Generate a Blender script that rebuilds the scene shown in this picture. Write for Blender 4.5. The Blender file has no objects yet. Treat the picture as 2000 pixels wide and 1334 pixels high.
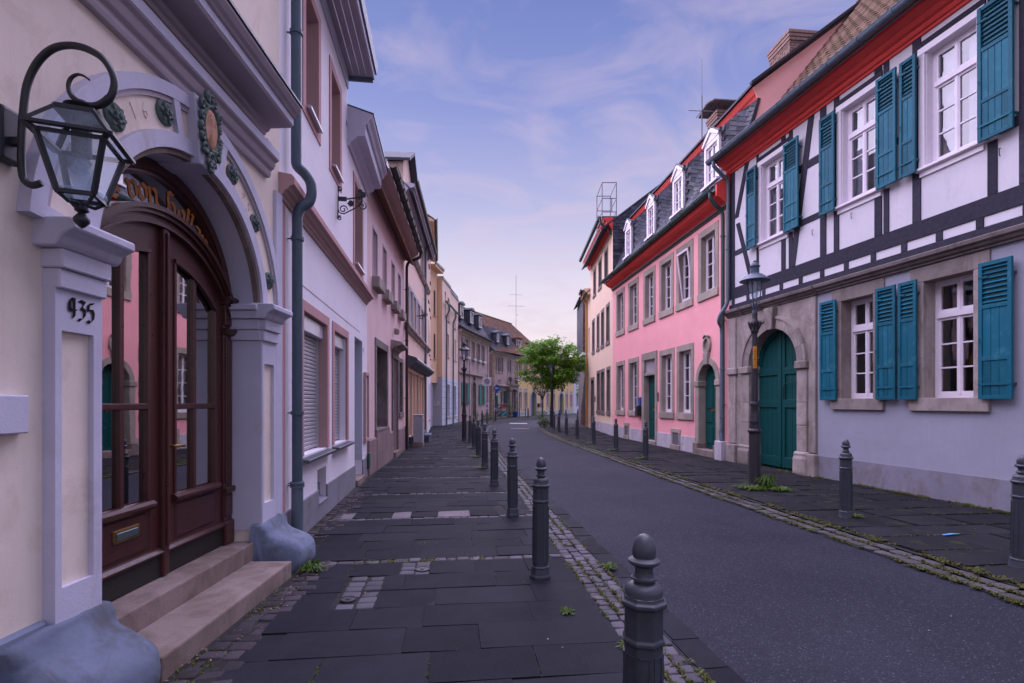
import bpy, bmesh, math, random
from mathutils import Vector, Matrix
random.seed(7)
R = math.radians
SC = bpy.context.scene
COL = SC.collection

# ---------------------------------------------------------------- camera
cam_d = bpy.data.cameras.new('camera'); cam = bpy.data.objects.new('camera', cam_d); COL.objects.link(cam)
cam.location = (0, 0, 1.45); cam.rotation_euler = (R(90), 0, 0)
cam_d.sensor_width = 36; cam_d.lens = 18; cam_d.shift_y = 0.06; cam_d.clip_start = 0.05; cam_d.clip_end = 3000
SC.camera = cam

# ---------------------------------------------------------------- sky (dusk: violet blue above, pale rose at the horizon, thin veils of cloud)
W = bpy.data.worlds.new('World'); SC.world = W; W.use_nodes = True
SUN_EL, SUN_ROT = 56, 318
def build_world():
    nt = W.node_tree; N = nt.nodes; L = nt.links; N.clear()
    out = N.new('ShaderNodeOutputWorld'); bg = N.new('ShaderNodeBackground'); L.new(bg.outputs[0], out.inputs[0])
    tc = N.new('ShaderNodeTexCoord')
    sep = N.new('ShaderNodeSeparateXYZ'); L.new(tc.outputs['Generated'], sep.inputs[0])
    ramp = N.new('ShaderNodeValToRGB'); L.new(sep.outputs['Z'], ramp.inputs[0])
    e = ramp.color_ramp.elements
    stops = [(0.0, (.44, .368, .362)), (.10, (.43, .365, .38)), (.22, (.36, .325, .385)), (.36, (.22, .218, .340)), (.50, (.118, .138, .295)), (.66, (.060, .086, .235)), (1.0, (.055, .080, .225))]
    e[0].position, e[0].color = stops[0][0], (*stops[0][1], 1)
    e[1].position, e[1].color = stops[-1][0], (*stops[-1][1], 1)
    for p, c in stops[1:-1]:
        k = e.new(p); k.color = (*c, 1)
    # clouds: stretched noise projected on a flat layer
    zc = N.new('ShaderNodeMath'); zc.operation = 'ADD'; L.new(sep.outputs['Z'], zc.inputs[0]); zc.inputs[1].default_value = .16
    dv = N.new('ShaderNodeVectorMath'); dv.operation = 'DIVIDE'; L.new(tc.outputs['Generated'], dv.inputs[0])
    cb = N.new('ShaderNodeCombineXYZ')
    for i in range(3): L.new(zc.outputs[0], cb.inputs[i])
    L.new(cb.outputs[0], dv.inputs[1])
    mp = N.new('ShaderNodeMapping'); mp.inputs['Rotation'].default_value = (0, 0, R(-35)); mp.inputs['Scale'].default_value = (1.0, 1.5, 1); L.new(dv.outputs[0], mp.inputs[0])
    n1 = N.new('ShaderNodeTexNoise'); n1.inputs['Scale'].default_value = 2.7; n1.inputs['Detail'].default_value = 6; n1.inputs['Roughness'].default_value = .52; n1.inputs['Distortion'].default_value = .9
    L.new(mp.outputs[0], n1.inputs['Vector'])
    cr = N.new('ShaderNodeValToRGB'); cr.color_ramp.elements[0].position = .45; cr.color_ramp.elements[1].position = .68; L.new(n1.outputs['Fac'], cr.inputs[0])
    cm = N.new('ShaderNodeMath'); cm.operation = 'MULTIPLY'; L.new(cr.outputs[0], cm.inputs[0]); cm.inputs[1].default_value = .38
    mix = N.new('ShaderNodeMix'); mix.data_type = 'RGBA'; L.new(cm.outputs[0], mix.inputs[0]); L.new(ramp.outputs[0], mix.inputs[6]); mix.inputs[7].default_value = (.345, .265, .32, 1)
    # a share of the physical sky
    sky = N.new('ShaderNodeTexSky'); sky.sky_type = 'NISHITA'; sky.sun_disc = False; sky.sun_elevation = R(SUN_EL); sky.sun_rotation = R(SUN_ROT)
    sm = N.new('ShaderNodeVectorMath'); sm.operation = 'SCALE'; L.new(sky.outputs[0], sm.inputs[0]); sm.inputs[3].default_value = .07
    m2 = N.new('ShaderNodeMix'); m2.data_type = 'RGBA'; m2.inputs[0].default_value = .08; L.new(mix.outputs[2], m2.inputs[6]); L.new(sm.outputs[0], m2.inputs[7])
    L.new(m2.outputs[2], bg.inputs[0]); bg.inputs[1].default_value = 1.0
build_world()
# ---------------------------------------------------------------- sun lamp spread into an unseen dome of soft ambient fill, high ahead on the left
sun_d = bpy.data.lights.new('sun', 'SUN'); sun = bpy.data.objects.new('sun', sun_d); COL.objects.link(sun)
sun_d.energy = 4.7; sun_d.angle = R(125); sun_d.color = (.81, .72, 1.0)
sd = Vector((math.sin(R(SUN_ROT)) * math.cos(R(SUN_EL)), math.cos(R(SUN_ROT)) * math.cos(R(SUN_EL)), math.sin(R(SUN_EL))))
sun.rotation_euler = sd.to_track_quat('Z', 'Y').to_euler()
SC.view_settings.view_transform = 'Standard'; SC.view_settings.look = 'None'; SC.view_settings.exposure = 1.2; SC.view_settings.gamma = 1
SC.render.engine = 'CYCLES'
SC.cycles.max_bounces = 7; SC.cycles.diffuse_bounces = 4; SC.cycles.transparent_max_bounces = 12; SC.cycles.use_denoising = True
SC.cycles.sample_clamp_indirect = 4

# ---------------------------------------------------------------- mesh helpers
class MB:
    def __init__(s): s.v = []; s.f = []
    def add(s, vs, fs):
        o = len(s.v); s.v += [tuple(p) for p in vs]; s.f += [tuple(i + o for i in q) for q in fs]; return s
    def box(s, x0, x1, y0, y1, z0, z1):
        return s.add([(x0,y0,z0),(x1,y0,z0),(x1,y1,z0),(x0,y1,z0),(x0,y0,z1),(x1,y0,z1),(x1,y1,z1),(x0,y1,z1)],
                     [(0,3,2,1),(4,5,6,7),(0,1,5,4),(1,2,6,5),(2,3,7,6),(3,0,4,7)])
    def obox(s, c, ax, ay, az):   # centre and three half axes
        c, ax, ay, az = map(Vector, (c, ax, ay, az)); P = []
        for k in (-1, 1):
            for i, j in ((-1,-1),(1,-1),(1,1),(-1,1)): P.append(c + ax*i + ay*j + az*k)
        return s.add(P, [(0,3,2,1),(4,5,6,7),(0,1,5,4),(1,2,6,5),(2,3,7,6),(3,0,4,7)])
    def bar(s, p, q, w, t, up=(0,0,1)):   # rectangular bar from p to q
        p, q = Vector(p), Vector(q); d = (q - p); a = d / 2; n = d.normalized(); u = Vector(up); b = n.cross(u)
        if b.length < 1e-4: b = n.cross(Vector((0,1,0)))
        b.normalize(); c = b.cross(n); return s.obox((p + q) / 2, a, b * w / 2, c * t / 2)
    def prism(s, pts, y0, y1):    # polygon in x,z pushed through y
        n = len(pts); vs = [(x, y0, z) for x, z in pts] + [(x, y1, z) for x, z in pts]
        return s.add(vs, [tuple(range(n)), tuple(range(2*n-1, n-1, -1))] + [((i+1) % n, i, n+i, n+(i+1) % n) for i in range(n)])
    def sweep(s, prof, u0, u1):   # polygon in y,z pushed along x
        n = len(prof); vs = [(u0, y, z) for y, z in prof] + [(u1, y, z) for y, z in prof]
        return s.add(vs, [tuple(range(n-1, -1, -1)), tuple(range(n, 2*n))] + [(i, (i+1) % n, n+(i+1) % n, n+i) for i in range(n)])
    def tube(s, path, r, n=8, cap=True):
        P = [Vector(p) for p in path]; rr = r if isinstance(r, (list, tuple)) else [r] * len(P); o = len(s.v); prev = None
        for i, p in enumerate(P):
            t = (P[min(i+1, len(P)-1)] - P[max(i-1, 0)]).normalized()
            if prev is None:
                a = t.cross(Vector((0,0,1)))
                if a.length < 1e-3: a = t.cross(Vector((1,0,0)))
            else: a = prev - t * prev.dot(t)
            a.normalize(); b = t.cross(a); prev = a
            for k in range(n):
                w = 2*math.pi*k/n; s.v.append(tuple(p + (a*math.cos(w) + b*math.sin(w)) * rr[i]))
        for i in range(len(P)-1):
            for k in range(n): s.f.append((o+i*n+k, o+i*n+(k+1) % n, o+(i+1)*n+(k+1) % n, o+(i+1)*n+k))
        if cap: s.f.append(tuple(o+k for k in range(n-1,-1,-1))); s.f.append(tuple(o+(len(P)-1)*n+k for k in range(n)))
        return s
    def lathe(s, prof, n=16, c=(0,0), ph=0, sx=1, sy=1):
        o = len(s.v)
        for r, z in prof:
            for k in range(n):
                w = 2*math.pi*(k+ph)/n; s.v.append((c[0]+r*math.cos(w)*sx, c[1]+r*math.sin(w)*sy, z))
        for i in range(len(prof)-1):
            for k in range(n): s.f.append((o+i*n+k, o+i*n+(k+1) % n, o+(i+1)*n+(k+1) % n, o+(i+1)*n+k))
        s.f.append(tuple(o+k for k in range(n-1,-1,-1))); s.f.append(tuple(o+(len(prof)-1)*n+k for k in range(n)))
        return s
    def mesh(s, bevel=0, seg=1, smooth=False, subdiv=0):
        me = bpy.data.meshes.new('mesh'); me.from_pydata(s.v, [], s.f)
        if bevel or subdiv:
            bm = bmesh.new(); bm.from_mesh(me)
            if bevel:
                bmesh.ops.remove_doubles(bm, verts=bm.verts, dist=1e-5)
                es = [e for e in bm.edges if len(e.link_faces) == 2 and e.calc_face_angle(0) > .45]
                bmesh.ops.bevel(bm, geom=es, offset=bevel, offset_type='OFFSET', segments=seg, profile=.6, affect='EDGES', clamp_overlap=True)
            if subdiv: bmesh.ops.subdivide_edges(bm, edges=bm.edges, cuts=subdiv, use_grid_fill=True)
            bm.to_mesh(me); bm.free()
        if smooth: me.shade_smooth() if smooth is True else me.set_sharp_from_angle(angle=smooth)
        if smooth and smooth is not True:
            for p in me.polygons: p.use_smooth = True
        return me
def link(name, data, parent=None, mat=None, kind=None, label=None, cat=None, group=None, loc=None, rz=None):
    o = bpy.data.objects.new(name, data); COL.objects.link(o)
    if mat is not None and data is not None and not data.materials: data.materials.append(mat)
    if parent is not None: o.parent = parent
    if loc is not None: o.location = loc
    if rz is not None: o.rotation_euler = (0, 0, rz)
    for k, v in (('kind', kind), ('label', label), ('category', cat), ('group', group)):
        if v: o[k] = v
    return o
def part(name, mb, mat, parent, bevel=0, smooth=False, seg=1, **k):
    return link(name, mb.mesh(bevel, seg, smooth), parent, mat, **k)
def copy_tree(o, parent=None):
    c = o.copy(); COL.objects.link(c); c.parent = parent
    for ch in o.children: copy_tree(ch, c)
    return c
class Front:   # a street front: local x along the front seen from the street, y into the house, z up
    def __init__(s, a, b, name, label, cat='house'):
        s.a = a; s.L = math.hypot(b[0]-a[0], b[1]-a[1]); s.rz = math.atan2(b[1]-a[1], b[0]-a[0])
        s.root = link(name, None, None, label=label, cat=cat, loc=(a[0], a[1], 0), rz=s.rz)
    def w(s, x, y, z=0):
        c, n = math.cos(s.rz), math.sin(s.rz); return (s.a[0] + c*x - n*y, s.a[1] + n*x + c*y, z)
# ---------------------------------------------------------------- materials
def _mat(name):
    m = bpy.data.materials.new(name); m.use_nodes = True; nt = m.node_tree; b = nt.nodes['Principled BSDF']; return m, nt, b
def _noise(nt, scale, detail=4, rough=.6, coord='Object', sc=None, dist=0):
    tc = nt.nodes.new('ShaderNodeTexCoord'); n = nt.nodes.new('ShaderNodeTexNoise')
    n.inputs['Scale'].default_value = scale; n.inputs['Detail'].default_value = detail; n.inputs['Roughness'].default_value = rough; n.inputs['Distortion'].default_value = dist
    if sc:
        mp = nt.nodes.new('ShaderNodeMapping'); mp.inputs['Scale'].default_value = sc; nt.links.new(tc.outputs[coord], mp.inputs[0]); nt.links.new(mp.outputs[0], n.inputs['Vector'])
    else: nt.links.new(tc.outputs[coord], n.inputs['Vector'])
    return n
def _ramp(nt, src, p0, p1, c0=(0,0,0), c1=(1,1,1)):
    r = nt.nodes.new('ShaderNodeValToRGB'); r.color_ramp.elements[0].position = p0; r.color_ramp.elements[1].position = p1
    r.color_ramp.elements[0].color = (*c0, 1); r.color_ramp.elements[1].color = (*c1, 1); nt.links.new(src, r.inputs[0]); return r
def _mix(nt, fac, a, b, mode='MIX'):
    m = nt.nodes.new('ShaderNodeMix'); m.data_type = 'RGBA'; m.blend_type = mode
    for sock, v in ((m.inputs[0], fac), (m.inputs[6], a), (m.inputs[7], b)):
        if isinstance(v, (int, float)): sock.default_value = v
        elif isinstance(v, tuple): sock.default_value = (*v, 1)
        else: nt.links.new(v, sock)
    return m.outputs[2]
def _bump(nt, b, src, strength, dist=.01, prev=None):
    bp = nt.nodes.new('ShaderNodeBump'); bp.inputs['Strength'].default_value = strength; bp.inputs['Distance'].default_value = dist
    nt.links.new(src, bp.inputs['Height'])
    if prev is not None: nt.links.new(prev.outputs[0], bp.inputs['Normal'])
    nt.links.new(bp.outputs[0], b.inputs['Normal']); return bp
def _rand(nt, col, amt, src=None):   # vary value from piece to piece
    oi = nt.nodes.new('ShaderNodeObjectInfo'); hs = nt.nodes.new('ShaderNodeHueSaturation')
    mr = nt.nodes.new('ShaderNodeMapRange'); mr.inputs['To Min'].default_value = 1-amt; mr.inputs['To Max'].default_value = 1+amt
    if src is None: nt.links.new(oi.outputs['Random'], mr.inputs[0])
    else: nt.links.new(src, mr.inputs[0])
    nt.links.new(mr.outputs[0], hs.inputs['Value'])
    if isinstance(col, tuple): hs.inputs['Color'].default_value = (*col, 1)
    else: nt.links.new(col, hs.inputs['Color'])
    return hs.outputs[0]
def island(nt):
    g = nt.nodes.new('ShaderNodeNewGeometry'); return g.outputs['Random Per Island']
def plaster(name, col, rough=.9, var=.10, grain=.25, stain=None, st=(.56,.72), streak=0, gscale=90, rnd=0):
    m, nt, b = _mat(name); n = _noise(nt, 1.1, 5, .62)
    c2 = tuple(x*(1-var*1.6) for x in col); c = _mix(nt, _ramp(nt, n.outputs[0], .35, .68).outputs[0], col, c2)
    n3 = _noise(nt, 7, 6, .7); c = _mix(nt, _ramp(nt, n3.outputs[0], .45, .75).outputs[0], c, tuple(x*(1-var) for x in col))
    if stain:
        ns = _noise(nt, 2.3, 8, .72, sc=(1.4,1.4,.8), dist=.6); c = _mix(nt, _ramp(nt, ns.outputs[0], *st).outputs[0], c, stain)
    if streak:
        nk = _noise(nt, 5, 4, .6, sc=(6,6,.35)); k = _ramp(nt, nk.outputs[0], .5, .8); mm = nt.nodes.new('ShaderNodeMath'); mm.operation = 'MULTIPLY'; mm.inputs[1].default_value = streak
        nt.links.new(k.outputs[0], mm.inputs[0]); c = _mix(nt, mm.outputs[0], c, tuple(x*.55 for x in col))
    if rnd: c = _rand(nt, c, rnd)
    nt.links.new(c, b.inputs['Base Color']); b.inputs['Roughness'].default_value = rough; b.inputs['Specular IOR Level'].default_value = .25
    g = _noise(nt, gscale, 3, .6); b1 = _bump(nt, b, g.outputs[0], grain, .004); g2 = _noise(nt, 4, 3, .5); _bump(nt, b, g2.outputs[0], .25, .02, b1); return m
def plain(name, col, rough=.6, metal=0, var=.15, scale=14, bump=.12, spec=.4, rnd=0, sc=None, dirt=None, bs=60, isl=0):
    m, nt, b = _mat(name); n = _noise(nt, scale, 5, .65, sc=sc)
    c = _mix(nt, _ramp(nt, n.outputs[0], .35, .7).outputs[0], col, tuple(x*(1-var) for x in col))
    if dirt:
        nd = _noise(nt, 6, 7, .75, dist=.4); c = _mix(nt, _ramp(nt, nd.outputs[0], .54, .70).outputs[0], c, dirt)
    if rnd: c = _rand(nt, c, rnd)
    if isl: c = _rand(nt, c, isl, island(nt))
    nt.links.new(c, b.inputs['Base Color']); b.inputs['Roughness'].default_value = rough; b.inputs['Metallic'].default_value = metal; b.inputs['Specular IOR Level'].default_value = spec
    rr = _noise(nt, 20, 4, .7); k = nt.nodes.new('ShaderNodeMapRange'); k.inputs['To Min'].default_value = max(.03, rough-.12); k.inputs['To Max'].default_value = min(1, rough+.15)
    nt.links.new(rr.outputs[0], k.inputs[0]); nt.links.new(k.outputs[0], b.inputs['Roughness'])
    if bump: _bump(nt, b, _noise(nt, bs, 4, .65, sc=sc).outputs[0], bump, .004)
    return m
def glass_mat(name, tint=(.80,.84,.88), k=1.0, body=None):
    m = bpy.data.materials.new(name); m.use_nodes = True; nt = m.node_tree; nt.nodes.clear()
    o = nt.nodes.new('ShaderNodeOutputMaterial'); t = nt.nodes.new('ShaderNodeBsdfTransparent'); g = nt.nodes.new('ShaderNodeBsdfGlossy'); mx = nt.nodes.new('ShaderNodeMixShader')
    t.inputs[0].default_value = (*tint, 1); g.inputs['Roughness'].default_value = .015; g.inputs[0].default_value = (.95,.95,.95,1)
    fr = nt.nodes.new('ShaderNodeFresnel'); fr.inputs[0].default_value = 1.52
    mm = nt.nodes.new('ShaderNodeMath'); mm.operation = 'MULTIPLY_ADD'; mm.inputs[1].default_value = k; mm.inputs[2].default_value = .05 * k; mm.use_clamp = True
    nt.links.new(fr.outputs[0], mm.inputs[0]); nt.links.new(mm.outputs[0], mx.inputs[0]); nt.links.new(t.outputs[0], mx.inputs[1]); nt.links.new(g.outputs[0], mx.inputs[2]); nt.links.new(mx.outputs[0], o.inputs[0])
    bn = nt.nodes.new('ShaderNodeBump'); bn.inputs['Strength'].default_value = .05; bn.inputs['Distance'].default_value = .004; nn = _noise(nt, 5, 2, .5); nt.links.new(nn.outputs[0], bn.inputs['Height']); nt.links.new(bn.outputs[0], g.inputs['Normal'])
    return m
def paving(name, col, rnd=.22, rough=.8, green=0, isl=False):
    m, nt, b = _mat(name); n = _noise(nt, 3.5, 7, .7, 'Generated' if False else 'Object'); tc = nt.nodes.new('ShaderNodeNewGeometry')
    n.inputs['Scale'].default_value = 2.2
    nt.links.new(tc.outputs['Position'], n.inputs['Vector'])
    c = _mix(nt, _ramp(nt, n.outputs[0], .35, .7).outputs[0], col, tuple(x*.68 for x in col))
    c = _rand(nt, c, rnd, island(nt) if isl else None)
    f = nt.nodes.new('ShaderNodeTexNoise'); f.inputs['Scale'].default_value = 160; f.inputs['Detail'].default_value = 3; nt.links.new(tc.outputs['Position'], f.inputs['Vector'])
    c = _mix(nt, _ramp(nt, f.outputs[0], .60, .74).outputs[0], c, tuple(min(1, x*1.9) for x in col))
    if green:
        gn = nt.nodes.new('ShaderNodeTexNoise'); gn.inputs['Scale'].default_value = 3.2; gn.inputs['Detail'].default_value = 8; gn.inputs['Roughness'].default_value = .75; nt.links.new(tc.outputs['Position'], gn.inputs['Vector'])
        c = _mix(nt, _ramp(nt, gn.outputs[0], .56, .70).outputs[0], c, (.050,.055,.022))
    nt.links.new(c, b.inputs['Base Color']); b.inputs['Roughness'].default_value = rough; b.inputs['Specular IOR Level'].default_value = .06
    h = nt.nodes.new('ShaderNodeTexNoise'); h.inputs['Scale'].default_value = 45; h.inputs['Detail'].default_value = 6; h.inputs['Roughness'].default_value = .7; nt.links.new(tc.outputs['Position'], h.inputs['Vector'])
    _bump(nt, b, h.outputs[0], .35, .004); return m
def asphalt(name):
    m, nt, b = _mat(name); g = nt.nodes.new('ShaderNodeNewGeometry')
    def nz(s, d, r=.6):
        n = nt.nodes.new('ShaderNodeTexNoise'); n.inputs['Scale'].default_value = s; n.inputs['Detail'].default_value = d; n.inputs['Roughness'].default_value = r; nt.links.new(g.outputs['Position'], n.inputs['Vector']); return n
    c = _mix(nt, _ramp(nt, nz(.55, 6, .65).outputs[0], .36, .66).outputs[0], (.036,.0375,.053), (.024,.025,.036))
    v = nt.nodes.new('ShaderNodeTexVoronoi'); v.inputs['Scale'].default_value = 140; nt.links.new(g.outputs['Position'], v.inputs['Vector'])
    sp = nt.nodes.new('ShaderNodeSeparateColor'); nt.links.new(v.outputs['Color'], sp.inputs[0])
    c = _mix(nt, _ramp(nt, sp.outputs[0], .2, 1.0, (.62,.62,.62), (1.35,1.33,1.38)).outputs[0], (1,1,1), c, 'MULTIPLY') if False else _mix(nt, 1.0, c, _ramp(nt, sp.outputs[0], .2, 1.0, (.66,.66,.66), (1,1,1)).outputs[0], 'MULTIPLY')
    c = _mix(nt, _ramp(nt, sp.outputs[1], .93, 1.0).outputs[0], c, (.095,.095,.115))
    nt.links.new(c, b.inputs['Base Color']); b.inputs['Roughness'].default_value = .8; b.inputs['Specular IOR Level'].default_value = .10
    p = _bump(nt, b, v.outputs['Distance'], .55, .004); _bump(nt, b, nz(1.3, 3).outputs[0], .3, .03, p); return m
def leafy(name, col, col2):
    m, nt, b = _mat(name); c = _mix(nt, island(nt), col, col2); nt.links.new(c, b.inputs['Base Color']); b.inputs['Roughness'].default_value = .5
    b.inputs['Specular IOR Level'].default_value = .35
    tr = nt.nodes.new('ShaderNodeBsdfTranslucent'); nt.links.new(c, tr.inputs[0]); mx = nt.nodes.new('ShaderNodeMixShader'); mx.inputs[0].default_value = .35
    o = nt.nodes['Material Output']; nt.links.new(b.outputs[0], mx.inputs[1]); nt.links.new(tr.outputs[0], mx.inputs[2]); nt.links.new(mx.outputs[0], o.inputs[0]); return m
M = {}
M['cream'] = plaster('cream_plaster', (.84,.73,.63), var=.10, stain=(.60,.48,.40), st=(.52,.78), streak=.14)
M['trim'] = plaster('lavender_white_trim', (.57,.56,.67), var=.10, stain=(.44,.40,.43), st=(.58,.76), grain=.4)
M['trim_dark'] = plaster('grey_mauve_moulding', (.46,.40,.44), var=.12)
M['guard'] = plaster('blue_grey_stone_paint', (.17,.205,.285), rough=.85, var=.3, stain=(.085,.09,.105), st=(.47,.62), gscale=28, grain=1.0, streak=.4)
M['plinth_blue'] = plaster('slate_blue_plinth', (.20,.24,.32), var=.14, stain=(.12,.13,.16), st=(.6,.8))
M['step'] = plaster('granite_step', (.31,.24,.215), var=.2, grain=.8, gscale=120, stain=(.165,.125,.105), st=(.43,.62), streak=.35)
M['white'] = plaster('white_plaster', (.80,.76,.82), var=.05, streak=.16, stain=(.62,.58,.62), st=(.62,.85))
M['white_r'] = plaster('white_infill', (.67,.645,.68), var=.07, grain=.25, streak=.12, stain=(.50,.47,.49), st=(.56,.80))
M['lav'] = plaster('pale_lavender_plaster', (.37,.375,.45), var=.08, streak=.14, stain=(.33,.32,.37), st=(.56,.80))
M['lav_plinth'] = plaster('grey_lavender_plinth', (.28,.275,.33), var=.16, stain=(.20,.17,.17), st=(.48,.68))
M['rose'] = plaster('dusty_rose_paint', (.50,.28,.28), var=.08)
M['brown_m'] = plaster('rose_brown_moulding', (.46,.30,.28), var=.10)
M['oldpink'] = plaster('faded_pink_plaster', (.78,.57,.57), var=.10, stain=(.60,.43,.43), st=(.54,.80), streak=.2)
M['pl_brown'] = plaster('brown_render_plinth', (.30,.22,.22), var=.2, stain=(.17,.12,.12), st=(.5,.75))
M['plinth_g'] = plaster('grey_plinth', (.25,.25,.29), var=.15, stain=(.15,.14,.14), st=(.55,.75))
M['pink'] = plaster('salmon_pink_plaster', (.97,.43,.44), var=.07, grain=.2, stain=(.82,.32,.35), st=(.58,.84), streak=.12)
M['redc'] = plaster('crimson_cornice', (.82,.085,.07), rough=.6, var=.14, grain=.08)
M['red_gable'] = plaster('coral_gable', (.97,.50,.46), var=.07)
M['stone'] = plaster('weathered_trachyte', (.42,.36,.33), rnd=.2, var=.28, grain=.6, gscale=70, stain=(.20,.16,.14), st=(.47,.66), streak=.5)
M['stone_l'] = plaster('grey_window_stone', (.42,.355,.30), rnd=.16, var=.25, grain=.6, gscale=80, stain=(.26,.22,.20), st=(.52,.75))
M['stone_d'] = plaster('dark_stained_stone', (.24,.20,.19), var=.25, grain=.7, gscale=60, stain=(.11,.09,.08), st=(.48,.68), streak=.5)
M['stone_p'] = plaster('pink_sandstone', (.54,.41,.41), var=.2, grain=.5, stain=(.30,.21,.22), st=(.5,.72))
M['quoin'] = plaster('brown_quoin_stone', (.40,.27,.20), var=.25, grain=.5, stain=(.25,.17,.13), st=(.5,.72))
M['plinth_w'] = plaster('pale_plinth', (.56,.53,.58), var=.12, stain=(.36,.32,.34), st=(.48,.7))
M['yellow'] = plaster('ochre_yellow_plaster', (.80,.57,.28), var=.06)
M['buff'] = plaster('cream_buff_plaster', (.84,.62,.46), var=.05)
M['buff2'] = plaster('pale_peach_plaster', (.84,.65,.55), var=.05)
M['orange'] = plaster('light_orange_plaster', (.80,.54,.36), var=.05)
M['greyb'] = plaster('pale_blue_grey_render', (.44,.46,.54), var=.06)
M['bluew'] = plaster('bluish_white_plaster', (.66,.70,.82), var=.05)
M['timber'] = plain('dark_timber', (.046,.044,.062), .85, spec=.15, var=.35, scale=18, bump=.6, sc=(1,1,1), bs=40, rnd=.2)
M['teal'] = plain('blue_teal_paint', (.006,.118,.172), .52, spec=.22, var=.18, scale=9, bump=.25, sc=(9,9,1), rnd=.22, dirt=(.035,.175,.22))
M['teal_in'] = plain('shutter_slat_paint', (.008,.11,.15), .5, var=.2)
M['green'] = plain('bottle_green_paint', (.003,.075,.070), .5, spec=.25, var=.25, scale=8, bump=.3, sc=(9,9,1), dirt=(.004,.055,.05))
M['green2'] = plain('teal_green_shutter', (.010,.20,.18), .5)
M['wframe'] = plain('white_window_paint', (.78,.72,.77), .45, var=.07, bump=.06)
M['wood'] = plain('dark_red_brown_varnish', (.082,.027,.023), .30, var=.45, scale=10, bump=.22, sc=(14,14,1.0), spec=.5, bs=14)
M['wood_d'] = plain('blackish_green_kickboard', (.024,.022,.018), .5, var=.3, scale=9, bump=.3, sc=(1.2,9,9), bs=16)
M['wood_h'] = plain('red_brown_varnish_horizontal', (.072,.024,.021), .33, var=.45, scale=10, bump=.22, sc=(1.0,14,14), spec=.5, bs=14)
M['brass'] = plain('aged_brass', (.42,.27,.11), .36, 1, var=.4)
M['bronze'] = plain('verdigris_bronze', (.10,.15,.135), .7, 0, var=.45, scale=30, dirt=(.19,.12,.07), bump=.4)
M['gold'] = plain('gold_lettering', (.62,.24,.07), .5, 0, var=.2)
M['ink'] = plain('black_numeral_paint', (.015,.011,.016), .8, spec=.1)
M['rust'] = plain('brown_engraving_paint', (.20,.08,.05), .7)
M['iron'] = plain('black_lantern_iron', (.016,.019,.024), .42, 0, var=.3, bump=.12, spec=.5)
M['cast'] = plain('slate_grey_cast_iron', (.055,.063,.082), .42, 0, var=.30, scale=7, bump=.18, spec=.5, dirt=(.030,.029,.033), bs=30)
M['cast2'] = plain('dark_lamp_post_iron', (.040,.036,.044), .45, 0, var=.3, bump=.2)
M['lampgrey'] = plain('grey_blue_lamp_paint', (.075,.10,.145), .42, 0, var=.2)
M['zinc'] = plain('blue_grey_zinc', (.13,.17,.21), .5, .1, var=.25, scale=5, sc=(3,3,.6), dirt=(.10,.13,.16))
M['zinc_d'] = plain('dark_blue_downpipe', (.075,.115,.15), .45, .0, var=.3, scale=5, sc=(3,3,.6), dirt=(.09,.12,.15))
M['copper'] = plain('green_copper', (.050,.115,.100), .5, .2, var=.35, dirt=(.07,.055,.05))
M['gutter_d'] = plain('dark_brown_gutter', (.050,.045,.050), .45, .3, var=.3)
M['slate'] = plain('roof_slate', (.062,.066,.092), .6, 0, spec=.25, var=.4, scale=12, rnd=.5, bump=.5, dirt=(.11,.10,.105), bs=35)
M['slate_i'] = plain('roof_slate_courses', (.062,.065,.090), .65, 0, spec=.2, var=.4, scale=12, isl=.5, bump=.5, dirt=(.11,.10,.105), bs=35)
M['slate_m'] = plain('mossy_slate', (.070,.073,.090), .55, 0, var=.4, scale=5, rnd=.3, bump=.5, dirt=(.13,.105,.045), bs=35)
M['tile'] = plain('mossy_brown_tile', (.165,.105,.070), .95, 0, spec=.08, var=.4, scale=8, rnd=.3, bump=.5, dirt=(.10,.085,.045), bs=35)
M['tile_i'] = plain('brown_tile_courses', (.19,.105,.080), .95, 0, spec=.08, var=.4, scale=8, isl=.3, bump=.5, dirt=(.09,.08,.06), bs=35)
M['brick'] = plain('sooty_chimney_brick', (.26,.16,.13), .9, 0, var=.4, isl=.3, bump=.5, dirt=(.15,.12,.11))
M['mortar'] = plain('grey_mortar', (.24,.21,.20), .95, 0, var=.3)
M['glass'] = glass_mat('window_glass', (.72,.77,.82), 1.5)
M['doorglass'] = glass_mat('door_glass', (.24,.27,.30), 4.2)
M['clear'] = glass_mat('lantern_glass', (.86,.90,.96), 1.1)
M['net'] = plain('grey_net_curtain', (.42,.40,.44), .95, var=.1, bump=0, spec=.05)
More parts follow.
